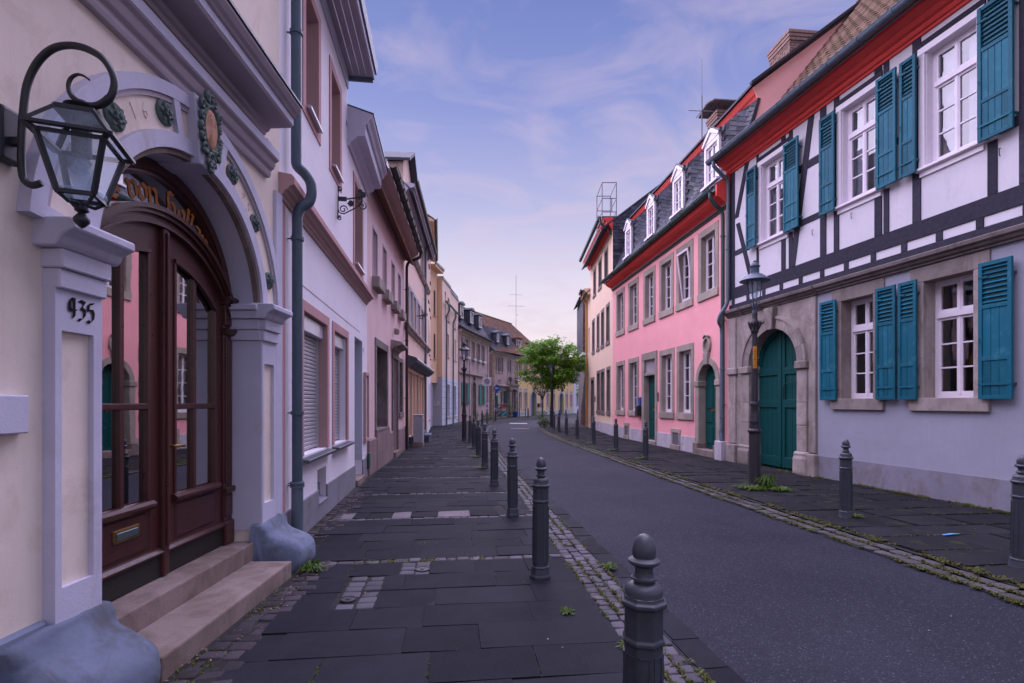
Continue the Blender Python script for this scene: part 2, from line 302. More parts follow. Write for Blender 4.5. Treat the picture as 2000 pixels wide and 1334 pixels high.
def lantern_glass():  # bluish-white diffuse share stands in for the sky reflected in the panes
    m = bpy.data.materials.new('sky_pale_lantern_glass'); m.use_nodes = True; nt = m.node_tree; nt.nodes.clear(); o = nt.nodes.new('ShaderNodeOutputMaterial'); t = nt.nodes.new('ShaderNodeBsdfTransparent'); t.inputs[0].default_value = (.86,.92,.98,1)
    d = nt.nodes.new('ShaderNodeBsdfDiffuse'); d.inputs[0].default_value = (.62,.72,.80,1); tl = nt.nodes.new('ShaderNodeBsdfTranslucent'); tl.inputs[0].default_value = (.62,.72,.80,1); g = nt.nodes.new('ShaderNodeBsdfGlossy'); g.inputs['Roughness'].default_value = .08
    a, b, c = (nt.nodes.new('ShaderNodeMixShader') for _ in range(3)); a.inputs[0].default_value = .5; nt.links.new(d.outputs[0], a.inputs[1]); nt.links.new(tl.outputs[0], a.inputs[2])
    n = _noise(nt, 9, 5, .7); r = _ramp(nt, n.outputs[0], .3, .8, (.14,.14,.14), (.40,.40,.40)); nt.links.new(r.outputs[0], b.inputs[0]); nt.links.new(t.outputs[0], b.inputs[1]); nt.links.new(a.outputs[0], b.inputs[2]); c.inputs[0].default_value = .05; nt.links.new(b.outputs[0], c.inputs[1]); nt.links.new(g.outputs[0], c.inputs[2]); nt.links.new(c.outputs[0], o.inputs[0]); return m
M['clear'] = lantern_glass()
M['curtain'] = plain('white_curtain', (.80,.78,.80), .9, var=.06, bump=0)
M['dark'] = plain('dark_interior', (.020,.018,.020), .9, var=.2, bump=0)
M['room'] = plain('room_wall', (.10,.09,.09), .95, var=.2, bump=0)
M['blind'] = plain('grey_roller_slats', (.42,.41,.43), .5, .1, var=.12, sc=(1,1,1))
M['alu'] = plain('pale_aluminium', (.52,.52,.56), .45, .35, var=.1)
M['flash'] = plain('dark_grey_sill_sheet', (.085,.098,.115), .45, .3, var=.2)
M['slab'] = paving('basalt_slab', (.0215,.0225,.0285), .24, .74)
M['slab_r'] = paving('mossy_basalt_slab', (.025,.025,.029), .20, .8, green=1)
M['slab_i'] = paving('basalt_slabs_far', (.021,.022,.028), .2, .75, isl=True)
M['cob'] = paving('grey_cobble', (.105,.100,.115), .30, .66)
M['cob_i'] = paving('grey_cobbles_far', (.105,.100,.115), .30, .66, isl=True)
M['cob_d'] = paving('dark_cobble', (.062,.054,.060), .30, .72)
M['cob_r'] = paving('mossy_cobble', (.092,.086,.088), .28, .75, green=1)
M['pale'] = paving('pale_slab', (.20,.175,.19), .12, .8)
M['joint'] = plain('joint_soil', (.018,.017,.017), 1, var=.4, scale=5, dirt=(.040,.044,.016), bump=.5)
M['earth'] = plain('dark_ground', (.055,.052,.056), 1, var=.3, scale=2)
M['asphalt'] = asphalt('asphalt')
M['paint'] = plain('worn_road_paint', (.36,.35,.37), .7, var=.3, scale=30)
M['moss'] = leafy('moss', (.065,.10,.013), (.13,.115,.022))
M['grass'] = leafy('weed_leaves', (.050,.12,.016), (.13,.19,.03))
M['leaf'] = leafy('tree_leaves', (.065,.20,.012), (.21,.38,.028))
M['leaf_p'] = leafy('plum_leaves', (.085,.075,.035), (.13,.14,.04))
M['bark'] = plain('bark', (.085,.060,.050), .95, var=.4, bump=.8, sc=(3,3,.6), bs=18)
M['box_g'] = plain('pale_grey_cabinet', (.36,.37,.42), .5, var=.1, dirt=(.25,.25,.29))
M['sign_y'] = plain('orange_yellow_sign', (.72,.30,.012), .5, var=.06, bump=0)
M['sign_w'] = plain('white_sign', (.62,.60,.66), .4, var=.05, bump=0)
M['sign_b'] = plain('blue_sign', (.010,.075,.36), .4, var=.05, bump=0)
M['sign_g'] = plain('grey_sign_print', (.14,.13,.16), .5, var=.05, bump=0)
M['pinkf'] = leafy('pink_flowers', (.42,.05,.16), (.55,.16,.26))
M['terra'] = plain('terracotta', (.30,.12,.07), .8)
M['litter'] = plain('blue_litter', (.10,.32,.62), .5, var=.2)
# ---------------------------------------------------------------- ground, road, pavements
def lerp(tab, y):
    if y <= tab[0][0]:
        (a, p), (b, q) = tab[0], tab[1]
    elif y >= tab[-1][0]:
        (a, p), (b, q) = tab[-2], tab[-1]
    else:
        for i in range(len(tab)-1):
            if tab[i][0] <= y <= tab[i+1][0]: (a, p), (b, q) = tab[i], tab[i+1]; break
    return p + (q-p) * (y-a) / (b-a)
CL_T = [(3.175,.676),(12,-.34),(20,-1.16),(24,-1.47),(28,-1.62),(31,-1.62),(34,-1.45),(37,-1.15),(39,-.85),(41.5,-.30),(43.5,.35),(45.5,1.2),(47.5,2.3),(50.5,3.9),(53.5,5.6),(62,11.2),(75,19),(110,40)]
AR_T = [(0,4.22),(3.89,3.72),(8.9,3.08),(13,2.62),(19.9,1.90),(24,1.64),(27.4,1.52),(30.5,1.54),(33,1.72),(35.5,2.1),(38,2.75),(40,3.6),(42,4.7),(44.5,6.4),(47,8.3),(52,12),(58,16.5),(70,26),(100,50)]
CL = lambda y: lerp(CL_T, y)
AR = lambda y: lerp(AR_T, y)
ROAD_Z = -.035
def ribbon(fa, fb, ys, z):
    mb = MB(); n = len(ys)
    mb.add([(fa(y), y, z) for y in ys] + [(fb(y), y, z) for y in ys], [(i, n+i, n+i+1, i+1) for i in range(n-1)])
    return mb
ys = [-6 + .5*i for i in range(212)]
g = MB(); g.add([(-900,-300,-.06),(900,-300,-.06),(900,1800,-.06),(-900,1800,-.06)], [(0,1,2,3)])
part('ground', g, M['earth'], None, kind='structure')
road = part('road', ribbon(lambda y: CL(y)+.30, AR, ys, ROAD_Z), M['asphalt'], None, kind='structure')
def wall_left(y): return lerp([(-6,-2.03),(0,-2.13),(4.866,-2.213),(10.3,-2.915),(16.1,-3.39),(24,-3.95),(31,-4.93),(32.6,-4.76),(32.8,-4.45),(39,-4.08),(47.8,-2.15),(49,-1.95),(54.7,.44),(72.1,8.66),(100,21)], y)
def wall_right(y): return lerp([(-6,8.86),(6.5,6.5),(12.59,5.35),(22.2,4.37),(29,4.44),(33.4,4.5),(38,4.9),(44,8),(60,19),(100,60)], y)
pav_l = part('pavement', ribbon(lambda y: wall_left(y)-.6, CL, ys, -.009), M['joint'], None, kind='structure')
pav_r = part('pavement', ribbon(lambda y: AR(y)+.26, lambda y: wall_right(y)+.6, ys, .012), M['joint'], None, kind='structure')
part('kerb_edge', ribbon(lambda y: AR(y)+.245, lambda y: AR(y)+.2605, ys, .0115), M['joint'], pav_r)
gut_l = part('gutter', ribbon(CL, lambda y: CL(y)+.31, ys, -.030), M['joint'], None, kind='structure')
gut_r = part('gutter', ribbon(lambda y: AR(y)-.005, lambda y: AR(y)+.26, ys, -.028), M['joint'], None, kind='structure')

def stone_mesh(seed, bev, seg=1, warp=.05, dome=.0, mat=None):
    rnd = random.Random(seed); mb = MB().box(-.5,.5,-.5,.5,-1,0); bm = bmesh.new(); me = mb.mesh(); bm.from_mesh(me)
    for v in bm.verts: v.co.x += rnd.uniform(-warp, warp); v.co.y += rnd.uniform(-warp, warp); v.co.z += rnd.uniform(-.12,.02) if v.co.z > -.5 else 0
    es = [e for e in bm.edges if not all(v.co.z < -.5 for v in e.verts)]
    bmesh.ops.bevel(bm, geom=es, offset=bev, offset_type='OFFSET', segments=seg, profile=.5, affect='EDGES')
    bm.to_mesh(me); bm.free(); me.materials.append(mat)
    if seg > 1: me.shade_smooth()
    return me
def joined(mesh_list, places):   # one mesh out of many placed pieces
    mb = MB(); cache = [([v.co.copy() for v in m.vertices], [tuple(p.vertices) for p in m.polygons]) for m in mesh_list]
    for (x, y, z, rz, sx, sy, sz) in places:
        V, Fc = random.choice(cache); c, s = math.cos(rz), math.sin(rz)
        mb.add([(x + c*v.x*sx - s*v.y*sy, y + s*v.x*sx + c*v.y*sy, z + v.z*sz) for v in V], Fc)
    return mb
def pieces(name, meshes, places, parent, limit=300, far_mat=None):
    places = sorted(places, key=lambda p: math.hypot(p[0], p[1])) ; near = [p for p in places if p[1] > 1.2][:limit]; ids = set(map(id, near)); rest = [p for p in places if id(p) not in ids]
    for (x, y, z, rz, sx, sy, sz) in near:
        o = link(name, random.choice(meshes), parent); o.location = (x, y, z); o.rotation_euler = (random.uniform(-.012,.012), random.uniform(-.012,.012), rz); o.scale = (sx, sy, sz)
    if rest:
        mb = joined(meshes, rest); part(name + '_field', mb, far_mat, parent, kind='stuff')
A = math.atan2(.115, 1); ca, sa = math.cos(A), math.sin(A)
def st(s, t): return (t*ca - s*sa, t*sa + s*ca)         # pavement grid: s along the street, t across it
def TL(s): return lerp([(0,-1.36),(4.85,-1.14),(5.0,-1.40),(6.2,-1.54),(11,-1.60),(16,-1.42),(24,-1.15),(31,-1.3),(40,-1.0)], s)
def TR(s):
    return 1.03 if s < 12.5 else lerp([(12.5,1.03),(20,1.10),(28,1.60),(34,2.4),(40,3.7)], s)
slabs = [stone_mesh(i, .004, warp=.0, mat=M['slab']) for i in range(3)]
slabs_r = [stone_mesh(i, .006, warp=.004, mat=M['slab_r']) for i in range(3)]
cobs = [stone_mesh(20+i, .14, 2, .07, mat=M['cob']) for i in range(6)]
cobs_d = [stone_mesh(40+i, .13, 2, .09, mat=M['cob_d']) for i in range(5)]
cobs_r = [stone_mesh(60+i, .13, 2, .07, mat=M['cob_r']) for i in range(5)]
pale = stone_mesh(90, .004, warp=0, mat=M['pale'])
SP, CP, PALE = [], [], []
holes = [(3.715,4.405,-.84,-.56),(4.405,4.75,-.46,-.20)]       # two patches of setts let into the slabs
pales = {2: [(-1.50,-1.26),(-.78,-.54),(-.20,.22)]}
def row(s0, s1, far=False, pal=None, hole=None):
    lo, hi = TL((s0+s1)/2), TR((s0+s1)/2); t = lo + random.uniform(-.35, 0) ; cuts = []
    while t < hi - .1:
        w = random.choice((.46,.52,.60,.60,.74)) ; e = min(t+w, hi)
        if hi - e < .18: e = hi
        cuts.append((max(t, lo), e)); t = e
    sp = list(pal or []) ; ex = list(hole or []) + sp
    res = []
    for (a, b) in cuts:
        seg = [(a, b)]
        for (p, q) in ex:
            new = []
            for (c, d) in seg:
                if q <= c or p >= d: new.append((c, d))
                else:
                    if p - c > .04: new.append((c, p))
                    if d - q > .04: new.append((q, d))
            seg = new
        res += seg
    for (a, b) in res:
        x, y = st((s0+s1)/2, (a+b)/2); SP.append((x, y, random.uniform(-.0035,.0035), A, b-a-.005, s1-s0-.0045, .05))
    for (p, q) in sp:
        x, y = st((s0+s1)/2, (p+q)/2); PALE.append((x, y, .001, A, q-p-.012, s1-s0-.012, .05))
def cobrow(s):
    lo, hi = TL(s), TR(s); t = lo
    while t < hi - .05:
        w = random.uniform(.085,.15); x, y = st(s+random.uniform(-.008,.008), t+w/2); CP.append((x, y, random.uniform(-.004,.006), A, w-.012, random.uniform(.082,.1), .06)); t += w
s = 4.75
while s > 1.2:
    h = [(a, b) for (p, q, a, b) in holes if p < s-.17 < q]
    row(s-.345, s, hole=h); s -= .345
for k in range(17):
    s0 = 4.80 + 1.75*k; cobrow(s0)
    for r in range(5):
        a = s0 + .055 + r*.328; row(a, a+.328, pal=pales[2] if (k == 1 and r == 0) else None)
for (p, q, a, b) in holes:
    n = max(1, round((q-p)/.125)); m = max(1, round((b-a)/.13))
    for i in range(n):
        for j in range(m):
            if (i, j) in ((1, 0),) and n > 3: continue
            x, y = st(p + (i+.5)*(q-p)/n, a + (j+.5)*(b-a)/m); CP.append((x, y, random.uniform(-.003,.004), A, (b-a)/m-.014, (q-p)/n-.014, .06))
pieces('slab', slabs, SP, pav_l, 300, M['slab_i'])
for p in PALE:
    o = link('slab', pale, pav_l); o.location = p[:3]; o.rotation_euler = (0,0,p[3]); o.scale = p[4:]
pieces('cobble', cobs, CP, pav_l, 150, M['cob_i'])
# rough setts along the house walls on the left
WP = []
y = 1.3
while y < 9:
    w = random.uniform(.09,.13); lo = -1.80 if y < 4.35 else wall_left(y)+.02; hi = st(y, TL(y))[0] if y < 4.9 else wall_left(y)+.30
    if 4.35 < y < 4.95: lo = -1.80 if y < 4.75 else -2.1
    x = lo
    while x < hi - .03:
        l = random.uniform(.09,.15); WP.append((x+l/2, y, random.uniform(-.006,.007), A+random.uniform(-.1,.1), l-.012, w-.012, .06)); x += l
    y += w
pieces('sett', cobs_d, WP, pav_l, 150, M['cob_d'])
# sett gutter on the left edge of the road: three courses, then a band of dark slabs
def course(f, off, y0, y1, lmin, lmax, wd, z, jit=.006):
    P = []; y = y0
    while y < y1:
        l = random.uniform(lmin, lmax); dx = f(y+.2)-f(y-.2); an = math.atan2(.4, dx) - math.pi/2
        P.append((f(y+l/2)+off+random.uniform(-jit, jit), y+l/2, z+random.uniform(-.005,.005), an+random.uniform(-.05,.05), wd-.012, l-.013, .05)); y += l
    return P
GP = []
for k in range(3): GP += course(CL, .05+.098*k, 1.5, 34, .075, .13, .098, -.010)
pieces('cobble', cobs, GP, gut_l, 300, M['cob_i'])
BP = course(CL, .415, 1.4, 26, .30, .42, .19, -.028, .002)
pieces('slab', slabs, BP, gut_l, 60, M['slab_i'])
GR = []
for k in range(2): GR += course(AR, .065+.125*k, 2.0, 40, .11, .19, .12, -.004 + .012*k)
pieces('cobble', cobs_r, GR, gut_r, 260, M['cob_r'])
# slabs of the right-hand pavement
A2 = math.atan2(.12, 1); SR = []; y = 3.2
while y < 30:
    dpt = random.choice((.40,.46,.52)); lo = AR(y)+.27; hi = wall_right(y)-.02; x = lo
    while x < hi - .05:
        w = random.choice((.55,.7,.8,.95)); e = min(x+w, hi)
        if hi - e < .25: e = hi
        SR.append(((x+e)/2, y+dpt/2+((x+e)/2-lo)*.10, .030+random.uniform(-.004,.004), A2, e-x-.014, dpt-.016, .06)); x = e
    y += dpt
pieces('slab', slabs_r, SR, pav_r, 170, M['slab_r'])
# worn white bars painted on the road where it bends
def roadmark(label, pts):
    mb = MB(); mb.add([(x, y, ROAD_Z+.004) for x, y in pts], [(0,1,2,3)]); part('road_marking', mb, M['paint'], road)
roadmark('', [(-.20,36.6),(1.05,36.4),(1.15,37.5),(-.12,37.9)])
roadmark('', [(-.05,29.6),(1.0,29.5),(1.0,29.7),(-.05,29.85)])
# small iron covers
def cover(x, y, r, nm):
    mb = MB().lathe([(r,-.02),(r,.006),(r*.93,.009),(r*.9,.005),(r*.3,.005),(r*.28,.010),(.001,.010)], 20); part(nm, mb, M['cast2'], pav_l, loc=(x, y, 0))
x, y = st(3.715+.69*1.5/6, -.77); cover(x, y, .055, 'valve_cover')
x, y = st(4.52, -.265); cover(x, y, .065, 'valve_cover')
# ---------------------------------------------------------------- house helpers (all in a front's own x,y,z)
def wall(parent, x0, x1, z0, z1, ops, mat, name='wall', y=0, dep=.25, **k):
    """front sheet with openings (x0,x1,z0,z1[,arch]) and their reveals; arch = 'r' for a round head, or a rise in metres"""
    mb = MB(); ops = [tuple(o) + (None,)*(6-len(o)) for o in ops]
    xs = sorted({x0, x1, *[min(max(o[0], x0), x1) for o in ops], *[min(max(o[1], x0), x1) for o in ops]}); zs = sorted({z0, z1, *[max(o[2], z0) for o in ops], *[min(o[3], z1) for o in ops]})
    for i in range(len(xs)-1):
        for j in range(len(zs)-1):
            cx, cz = (xs[i]+xs[i+1])/2, (zs[j]+zs[j+1])/2
            if any(o[0] < cx < o[1] and o[2] < cz < o[3] for o in ops): continue
            mb.add([(xs[i],y,zs[j]),(xs[i+1],y,zs[j]),(xs[i+1],y,zs[j+1]),(xs[i],y,zs[j+1])], [(0,1,2,3)])
    for o in ops:
        a, b, c, d, arch, dd = o; dd = dd or dep; yb = y + dd
        if arch:
            w = (b-a)/2; rise = w if arch == 'r' else arch; Rr = (w*w+rise*rise)/(2*rise); cz = d - Rr; a0 = math.asin(min(1, w/Rr)); n = 20
            arc = [((a+b)/2 + Rr*math.sin(-a0 + 2*a0*i/n), cz + Rr*math.cos(-a0 + 2*a0*i/n)) for i in range(n+1)]
            for (p, q) in zip(arc, arc[1:]):
                mb.add([(p[0],y,p[1]),(q[0],y,q[1]),(q[0],y,d),(p[0],y,d)], [(0,1,2,3)])
                mb.add([(p[0],y,p[1]),(q[0],y,q[1]),(q[0],yb,q[1]),(p[0],yb,p[1])], [(0,3,2,1)])
            top = arc[0][1]
        else:
            top = d; mb.add([(a,y,d),(b,y,d),(b,yb,d),(a,yb,d)], [(0,3,2,1)])
        mb.add([(a,y,c),(a,yb,c),(a,yb,top),(a,y,top)], [(0,1,2,3)]); mb.add([(b,y,c),(b,yb,c),(b,yb,top),(b,y,top)], [(3,2,1,0)])
        if c > z0 + .001: mb.add([(a,y,c),(b,y,c),(b,yb,c),(a,yb,c)], [(0,1,2,3)])
    return part(name, mb, mat, parent, **k)
def arc_pts(cx, cz, r, a0, a1, n):
    return [(cx + r*math.cos(a0 + (a1-a0)*i/n), cz + r*math.sin(a0 + (a1-a0)*i/n)) for i in range(n+1)]
def ring(mb, cx, cz, r0, r1, a0, a1, y0, y1, n=24):   # arched band, front at y0
    P, Q = arc_pts(cx, cz, r0, a0, a1, n), arc_pts(cx, cz, r1, a0, a1, n)
    for i in range(n):
        pts = [P[i], Q[i], Q[i+1], P[i+1]]; vs = [(x,y0,z) for x,z in pts] + [(x,y1,z) for x,z in pts]
        f = [(0,1,2,3),(0,3,7,4),(2,1,5,6)]
        if i == 0: f.append((1,0,4,5))
        if i == n-1: f.append((3,2,6,7))
        mb.add(vs, f)
    return mb
def shell(parent, L, dp, z1, mat, ridge=None, eave=.0, x0=0, roof=None, sides=True, rname='roof'):
    """end walls, back wall and a plain pitched roof so that the house is a closed body"""
    mb = MB(); t = .02; rz = ridge or z1 + dp*.38
    if sides:
        for x, sg in ((x0+.004, 1), (L-.004, -1)):
            mb.add([(x,0.012,-.05),(x,dp,-.05),(x,dp,z1),(x,dp/2,rz-.02),(x,0.012,z1)], [(0,1,2,3,4) if sg < 0 else (4,3,2,1,0)])
    mb.add([(x0,dp,-.05),(L,dp,-.05),(L,dp,z1),(x0,dp,z1)], [(3,2,1,0)])
    mb.add([(x0+.01,.02,z1-.03),(L-.01,.02,z1-.03),(L-.01,dp,z1-.03),(x0+.01,dp,z1-.03)], [(0,1,2,3)])
    part('body', mb, mat, parent)
    if roof:
        k = (rz-z1)/(dp/2); e = eave; r = MB()
        r.sweep([(-e, z1-e*k+.03),(dp/2, rz+.03),(dp+.2, z1-.2*k+.03),(dp+.2, z1-.2*k+.11),(dp/2, rz+.12),(-e, z1-e*k+.11)], x0, L)
        return part(rname, r, roof, parent)
def casement(parent, x0, x1, z0, z1, y, cols=2, rows=3, transom=None, fw=.045, bw=.022, mat=None, glass=None, name='window', open_leaf=False, depth=.06):
    mat = mat or M['wframe']; glass = glass or M['glass']; mb = MB(); P = []
    mb.box(x0, x0+fw, y, y+depth, z0, z1); mb.box(x1-fw, x1, y, y+depth, z0, z1); mb.box(x0+fw, x1-fw, y+.002, y+depth, z0, z0+fw); mb.box(x0+fw, x1-fw, y+.002, y+depth, z1-fw, z1)
    bands = [(z0+fw, z1-fw, rows)]
    if transom:
        zt = z0 + (z1-z0)*transom; mb.box(x0+fw, x1-fw, y-.025, y+depth, zt-fw*.7, zt+fw*.7); bands = [(z0+fw, zt-fw*.7, rows), (zt+fw*.7, z1-fw, 1)]
    iw = (x1-x0-2*fw)
    for (a, b, rws) in bands:
        for c in range(cols):
            xa = x0+fw+iw*c/cols; xb = x0+fw+iw*(c+1)/cols; s = fw*.72; ya = y+.006
            mb.box(xa+.001, xa+s, ya, y+depth-.008, a, b); mb.box(xb-s, xb-.001, ya, y+depth-.008, a, b); mb.box(xa+s, xb-s, ya+.002, y+depth-.008, a+.001, a+s*1.2); mb.box(xa+s, xb-s, ya+.002, y+depth-.008, b-s, b-.001)
            ga, gb = a+s*1.2, b-s
            for r in range(rws):
                h0 = ga+(gb-ga)*r/rws; h1 = ga+(gb-ga)*(r+1)/rws
                if r: mb.box(xa+s, xb-s, ya+.006, y+depth-.014, h0-bw/2, h0+bw/2)
                P.append((xa+s, xb-s, h0, h1))
        if cols > 1:
            for c in range(1, cols): xm = x0+fw+iw*c/cols; mb.box(xm-fw*.34, xm+fw*.34, y-.004, y+.012, a+.002, b-.002)
    w = part(name, mb, mat, parent)
    for (a, b, c, d) in P:
        q = MB(); t = random.uniform(-.0012,.0012); q.add([(a,y+.03+t,c),(b,y+.03-t,c),(b,y+.03+t,d),(a,y+.03-t,d)], [(0,1,2,3)]); part('pane', q, glass, w)
    return w
def curtain(parent, x0, x1, z0, z1, y, mat=None, folds=6):
    mb = MB(); n = folds*6; vs = []
    for i in range(n+1):
        x = x0+(x1-x0)*i/n; yy = y + .016*math.sin(i/6*2*math.pi) + .006*math.sin(i*1.7); vs += [(x,yy,z0),(x,yy+.004,z1)]
    mb.add(vs, [(2*i,2*i+2,2*i+3,2*i+1) for i in range(n)]); return part('curtain', mb, mat or M['curtain'], parent, smooth=True)
def surround(parent, x0, x1, z0, z1, w, mat, proud=.02, dep=.16, sill=None, name='window_surround', lintel=None):
    """stone frame: two jambs, a lintel, a sill - each a piece of its own"""
    lw = lintel or w; S = link(name, None, parent)
    part('jamb', MB().box(x0-w, x0+.012, -proud, dep, z0, z1-.012), mat, S, bevel=.006); part('jamb', MB().box(x1-.012, x1+w, -proud, dep, z0, z1-.012), mat, S, bevel=.006)
    part('lintel', MB().box(x0-w, x1+w, -proud-.002, dep, z1-.012, z1+lw), mat, S, bevel=.006)
    sw = sill or w; part('sill', MB().box(x0-w, x1+w, -proud-.03, dep, z0-sw, z0+.006), mat, S, bevel=.006); return S
def shutter(parent, x0, x1, z0, z1, y, mat=None, split=.66, label=None):
    mat = mat or M['teal']; W_ = x1-x0; ya = y; X0 = x0; mb = MB(); s = .05; t = .035; m1 = z0+(z1-z0)*.28; sp = z0+(z1-z0)*split; x0, x1, y = 0, W_, 0
    mb.box(x0, x0+s, y, y+t, z0, z1); mb.box(x1-s, x1, y, y+t, z0, z1)
    for a, b in ((z0, z0+.055), (m1, m1+.05), (sp, sp+.055), (z1-.055, z1)): mb.box(x0+s, x1-s, y+.002, y+t-.002, a, b)
    o = part('shutter', mb, mat, parent, bevel=.003); o.location = (X0, ya, 0); o.rotation_euler = (0, random.uniform(-.004,.004), random.uniform(-.03,.03))
    n = max(2, round((x1-x0-2*s)/.09)); w = (x1-x0-2*s)/n
    for (a, b) in ((z0+.055, m1), (m1+.05, sp)):
        for i in range(n): part('board', MB().box(x0+s+i*w+.002, x0+s+(i+1)*w-.002, y+.012, y+t-.006, a, b), mat, o, bevel=.003)
    k = 8; h = (z1-.055-sp-.055)/k
    for i in range(k):
        zc = sp+.055+h*(i+.5); b = MB(); b.obox(((x0+x1)/2, y+.018, zc), ((x1-x0)/2-s, 0, 0), (0, .014, .012), (0, -.002, .0025)); part('slat', b, mat, o)
    part('backing', MB().box(x0+s, x1-s, y+.030, y+.034, sp+.05, z1-.05), M['teal_in'], o)
    for zz in (z0+.2, z1-.2): part('hinge', MB().box(x1-.03, x1-.010, y+t, -ya-.002, zz-.014, zz+.014), M['teal_in'], o); part('hinge_strap', MB().box(x0+.004, x1-.012, y-.005, y+.003, zz-.013, zz+.013) if zz < z0+1 else MB().box(x0+.004, x0+.12, y-.005, y+.003, zz-.013, zz+.013), mat, o)
    part('catch', MB().tube([(x0+.03,y-.004,m1+.30),(x0+.03,y-.02,m1+.30),(x0+.032,y-.022,m1+.24),(x0+.045,y-.02,m1+.235)], .005, 5), M['iron'], o)
    return o
def gutter(parent, x0, x1, y, z, r=.065, mat=None, brackets=0, name='gutter'):
    P = [(y + r*math.cos(math.pi + math.pi*i/10), z + r*math.sin(math.pi + math.pi*i/10)) for i in range(11)]; Q = [(y + (r-.006)*math.cos(2*math.pi - math.pi*i/10), z + (r-.006)*math.sin(2*math.pi - math.pi*i/10)) for i in range(11)]
    mb = MB().sweep(P + Q, x0, x1); mb.tube([(x0, y-r, z), (x1, y-r, z)], .010, 6); g_ = part(name, mb, mat or M['zinc'], parent, smooth=.6)
    if brackets:
        n = int((x1-x0)/brackets)
        for i in range(1, n):
            x = x0 + i*(x1-x0)/n; b = MB(); PP = [(y + (r+.006)*math.cos(math.pi + math.pi*j/8), z + (r+.006)*math.sin(math.pi + math.pi*j/8)) for j in range(9)]; b.tube([(x, p, q) for p, q in PP], .009, 5); part('bracket', b, mat or M['zinc'], g_)
    return g_
def downpipe(parent, path, r, mat, clips=(), name='downpipe'):
    mb = MB(); mb.tube(path, r, 12); o = part(name, mb, mat, parent, smooth=.8)
    for (x, y, z) in clips:
        c = MB(); c.lathe([(r+.006, z-.02),(r+.012, z-.018),(r+.012, z+.018),(r+.006, z+.02)], 12, (x, y)); c.bar((x, y, z), (x, 0, z), .012, .012); part('pipe_clip', c, mat, o)
    return o
def bend(pts, n=5):   # round the corners of a polyline
    out = [Vector(pts[0])]
    for a, b, c in zip(pts, pts[1:], pts[2:]):
        a, b, c = map(Vector, (a, b, c)); r = min((b-a).length, (c-b).length)*.45; p = b+(a-b).normalized()*r; q = b+(c-b).normalized()*r
        for i in range(n+1):
            t = i/n; out.append(p*(1-t)**2 + b*2*t*(1-t) + q*t*t)
    out.append(Vector(pts[-1])); return out
def rails(parent, x0, x1, prof, name, mat, bevel=0, smooth=False): return part(name, MB().sweep(prof, x0, x1), mat, parent, bevel=bevel, smooth=smooth)
# pen lettering: broad nib strokes
GL = {
 'a': [[(.0,.42),(.08,.5),(.30,.5),(.36,.44),(.36,.06),(.44,0)],[(.36,.28),(.10,.24),(.02,.16),(.04,.05),(.14,0),(.34,.08)]],
 'u': [[(-.02,.48),(.06,.42),(.06,.08),(.14,0),(.30,.06)],[(.28,.48),(.36,.42),(.36,.06),(.44,0)]],
 'n': [[(-.02,.48),(.06,.42),(.06,.05),(.12,0)],[(.06,.40),(.24,.50),(.36,.42),(.36,.06),(.44,0)]],
 'v': [[(-.02,.50),(.06,.44),(.06,.08),(.18,0),(.36,.10),(.36,.40),(.26,.5),(.10,.42)]],
 'o': [[(.18,.5),(.04,.40),(.04,.10),(.18,0)],[(.18,.5),(.34,.40),(.34,.10),(.18,0)]],
 's': [[(.34,.46),(.20,.5),(.06,.40),(.10,.28),(.30,.22),(.34,.10),(.18,0),(.02,.06)]],
 'd': [[(.04,.72),(.14,.74),(.34,.46),(.36,.10),(.18,0),(.04,.10),(.04,.36),(.16,.46),(.34,.38)]],
 'l': [[(.00,.74),(.08,.68),(.08,.06),(.16,0)]],
 'H': [[(.02,.62),(.12,.74),(.30,.66),(.36,.74)],[(.12,.72),(.08,.50),(.14,.30),(.10,.06),(.02,0)],[(.12,.36),(.32,.44),(.46,.34),(.46,.06),(.36,-.12),(.26,-.06)]],
 '4': [[(.14,.76),(.05,.62),(.05,.34),(.12,.26),(.40,.30)],[(.26,.78),(.26,.02),(.22,-.04)],[(.14,.76),(.26,.70)]],
 '3': [[(.02,.70),(.12,.76),(.36,.70),(.20,.46)],[(.20,.46),(.36,.38),(.36,.14),(.16,-.06),(.06,.0)]],
 '5': [[(.40,.78),(.12,.72),(.10,.44)],[(.10,.46),(.30,.48),(.38,.34),(.36,.10),(.20,-.06),(.06,.02)]],
 '1': [[(.10,.62),(.18,.74),(.18,0)]], '6': [[(.32,.72),(.10,.40),(.08,.12),(.20,0),(.34,.12),(.30,.32),(.10,.28)]], '9': [[(.06,.02),(.28,.34),(.32,.6),(.20,.72),(.06,.60),(.10,.44),(.30,.46)]],
 'i': [[(.06,.48),(.06,0)],[(.06,.62),(.08,.66)]], 'R': [[(.06,.74),(.06,0)],[(.06,.72),(.30,.66),(.30,.46),(.08,.38)],[(.14,.38),(.34,0)]], 'E': [[(.06,.7),(.06,0)],[(.06,.7),(.32,.7)],[(.06,.36),(.26,.36)],[(.06,0),(.32,0)]], 'V': [[(.02,.7),(.18,0)],[(.18,0),(.36,.7)]],
}
ADV = dict(a=.50,u=.50,n=.50,v=.46,o=.44,s=.42,d=.46,l=.24,H=.62,i=.16,R=.42,E=.40,V=.42)
def pen(mb, ch, place, size, nib=(.055,.050), n0=[0]):
    """place(x, y, k) turns letter units into a point of the surface; k lifts each stroke a hair"""
    for stroke in GL[ch]:
        for (p, q) in zip(stroke, stroke[1:]):
            n0[0] = (n0[0] + 1) % 40; k = n0[0]*.00005; a, b = nib
            mb.add([place((p[0]-a)*size, (p[1]-b)*size, k), place((p[0]+a)*size, (p[1]+b)*size, k), place((q[0]+a)*size, (q[1]+b)*size, k), place((q[0]-a)*size, (q[1]-b)*size, k)], [(0,1,2,3)])
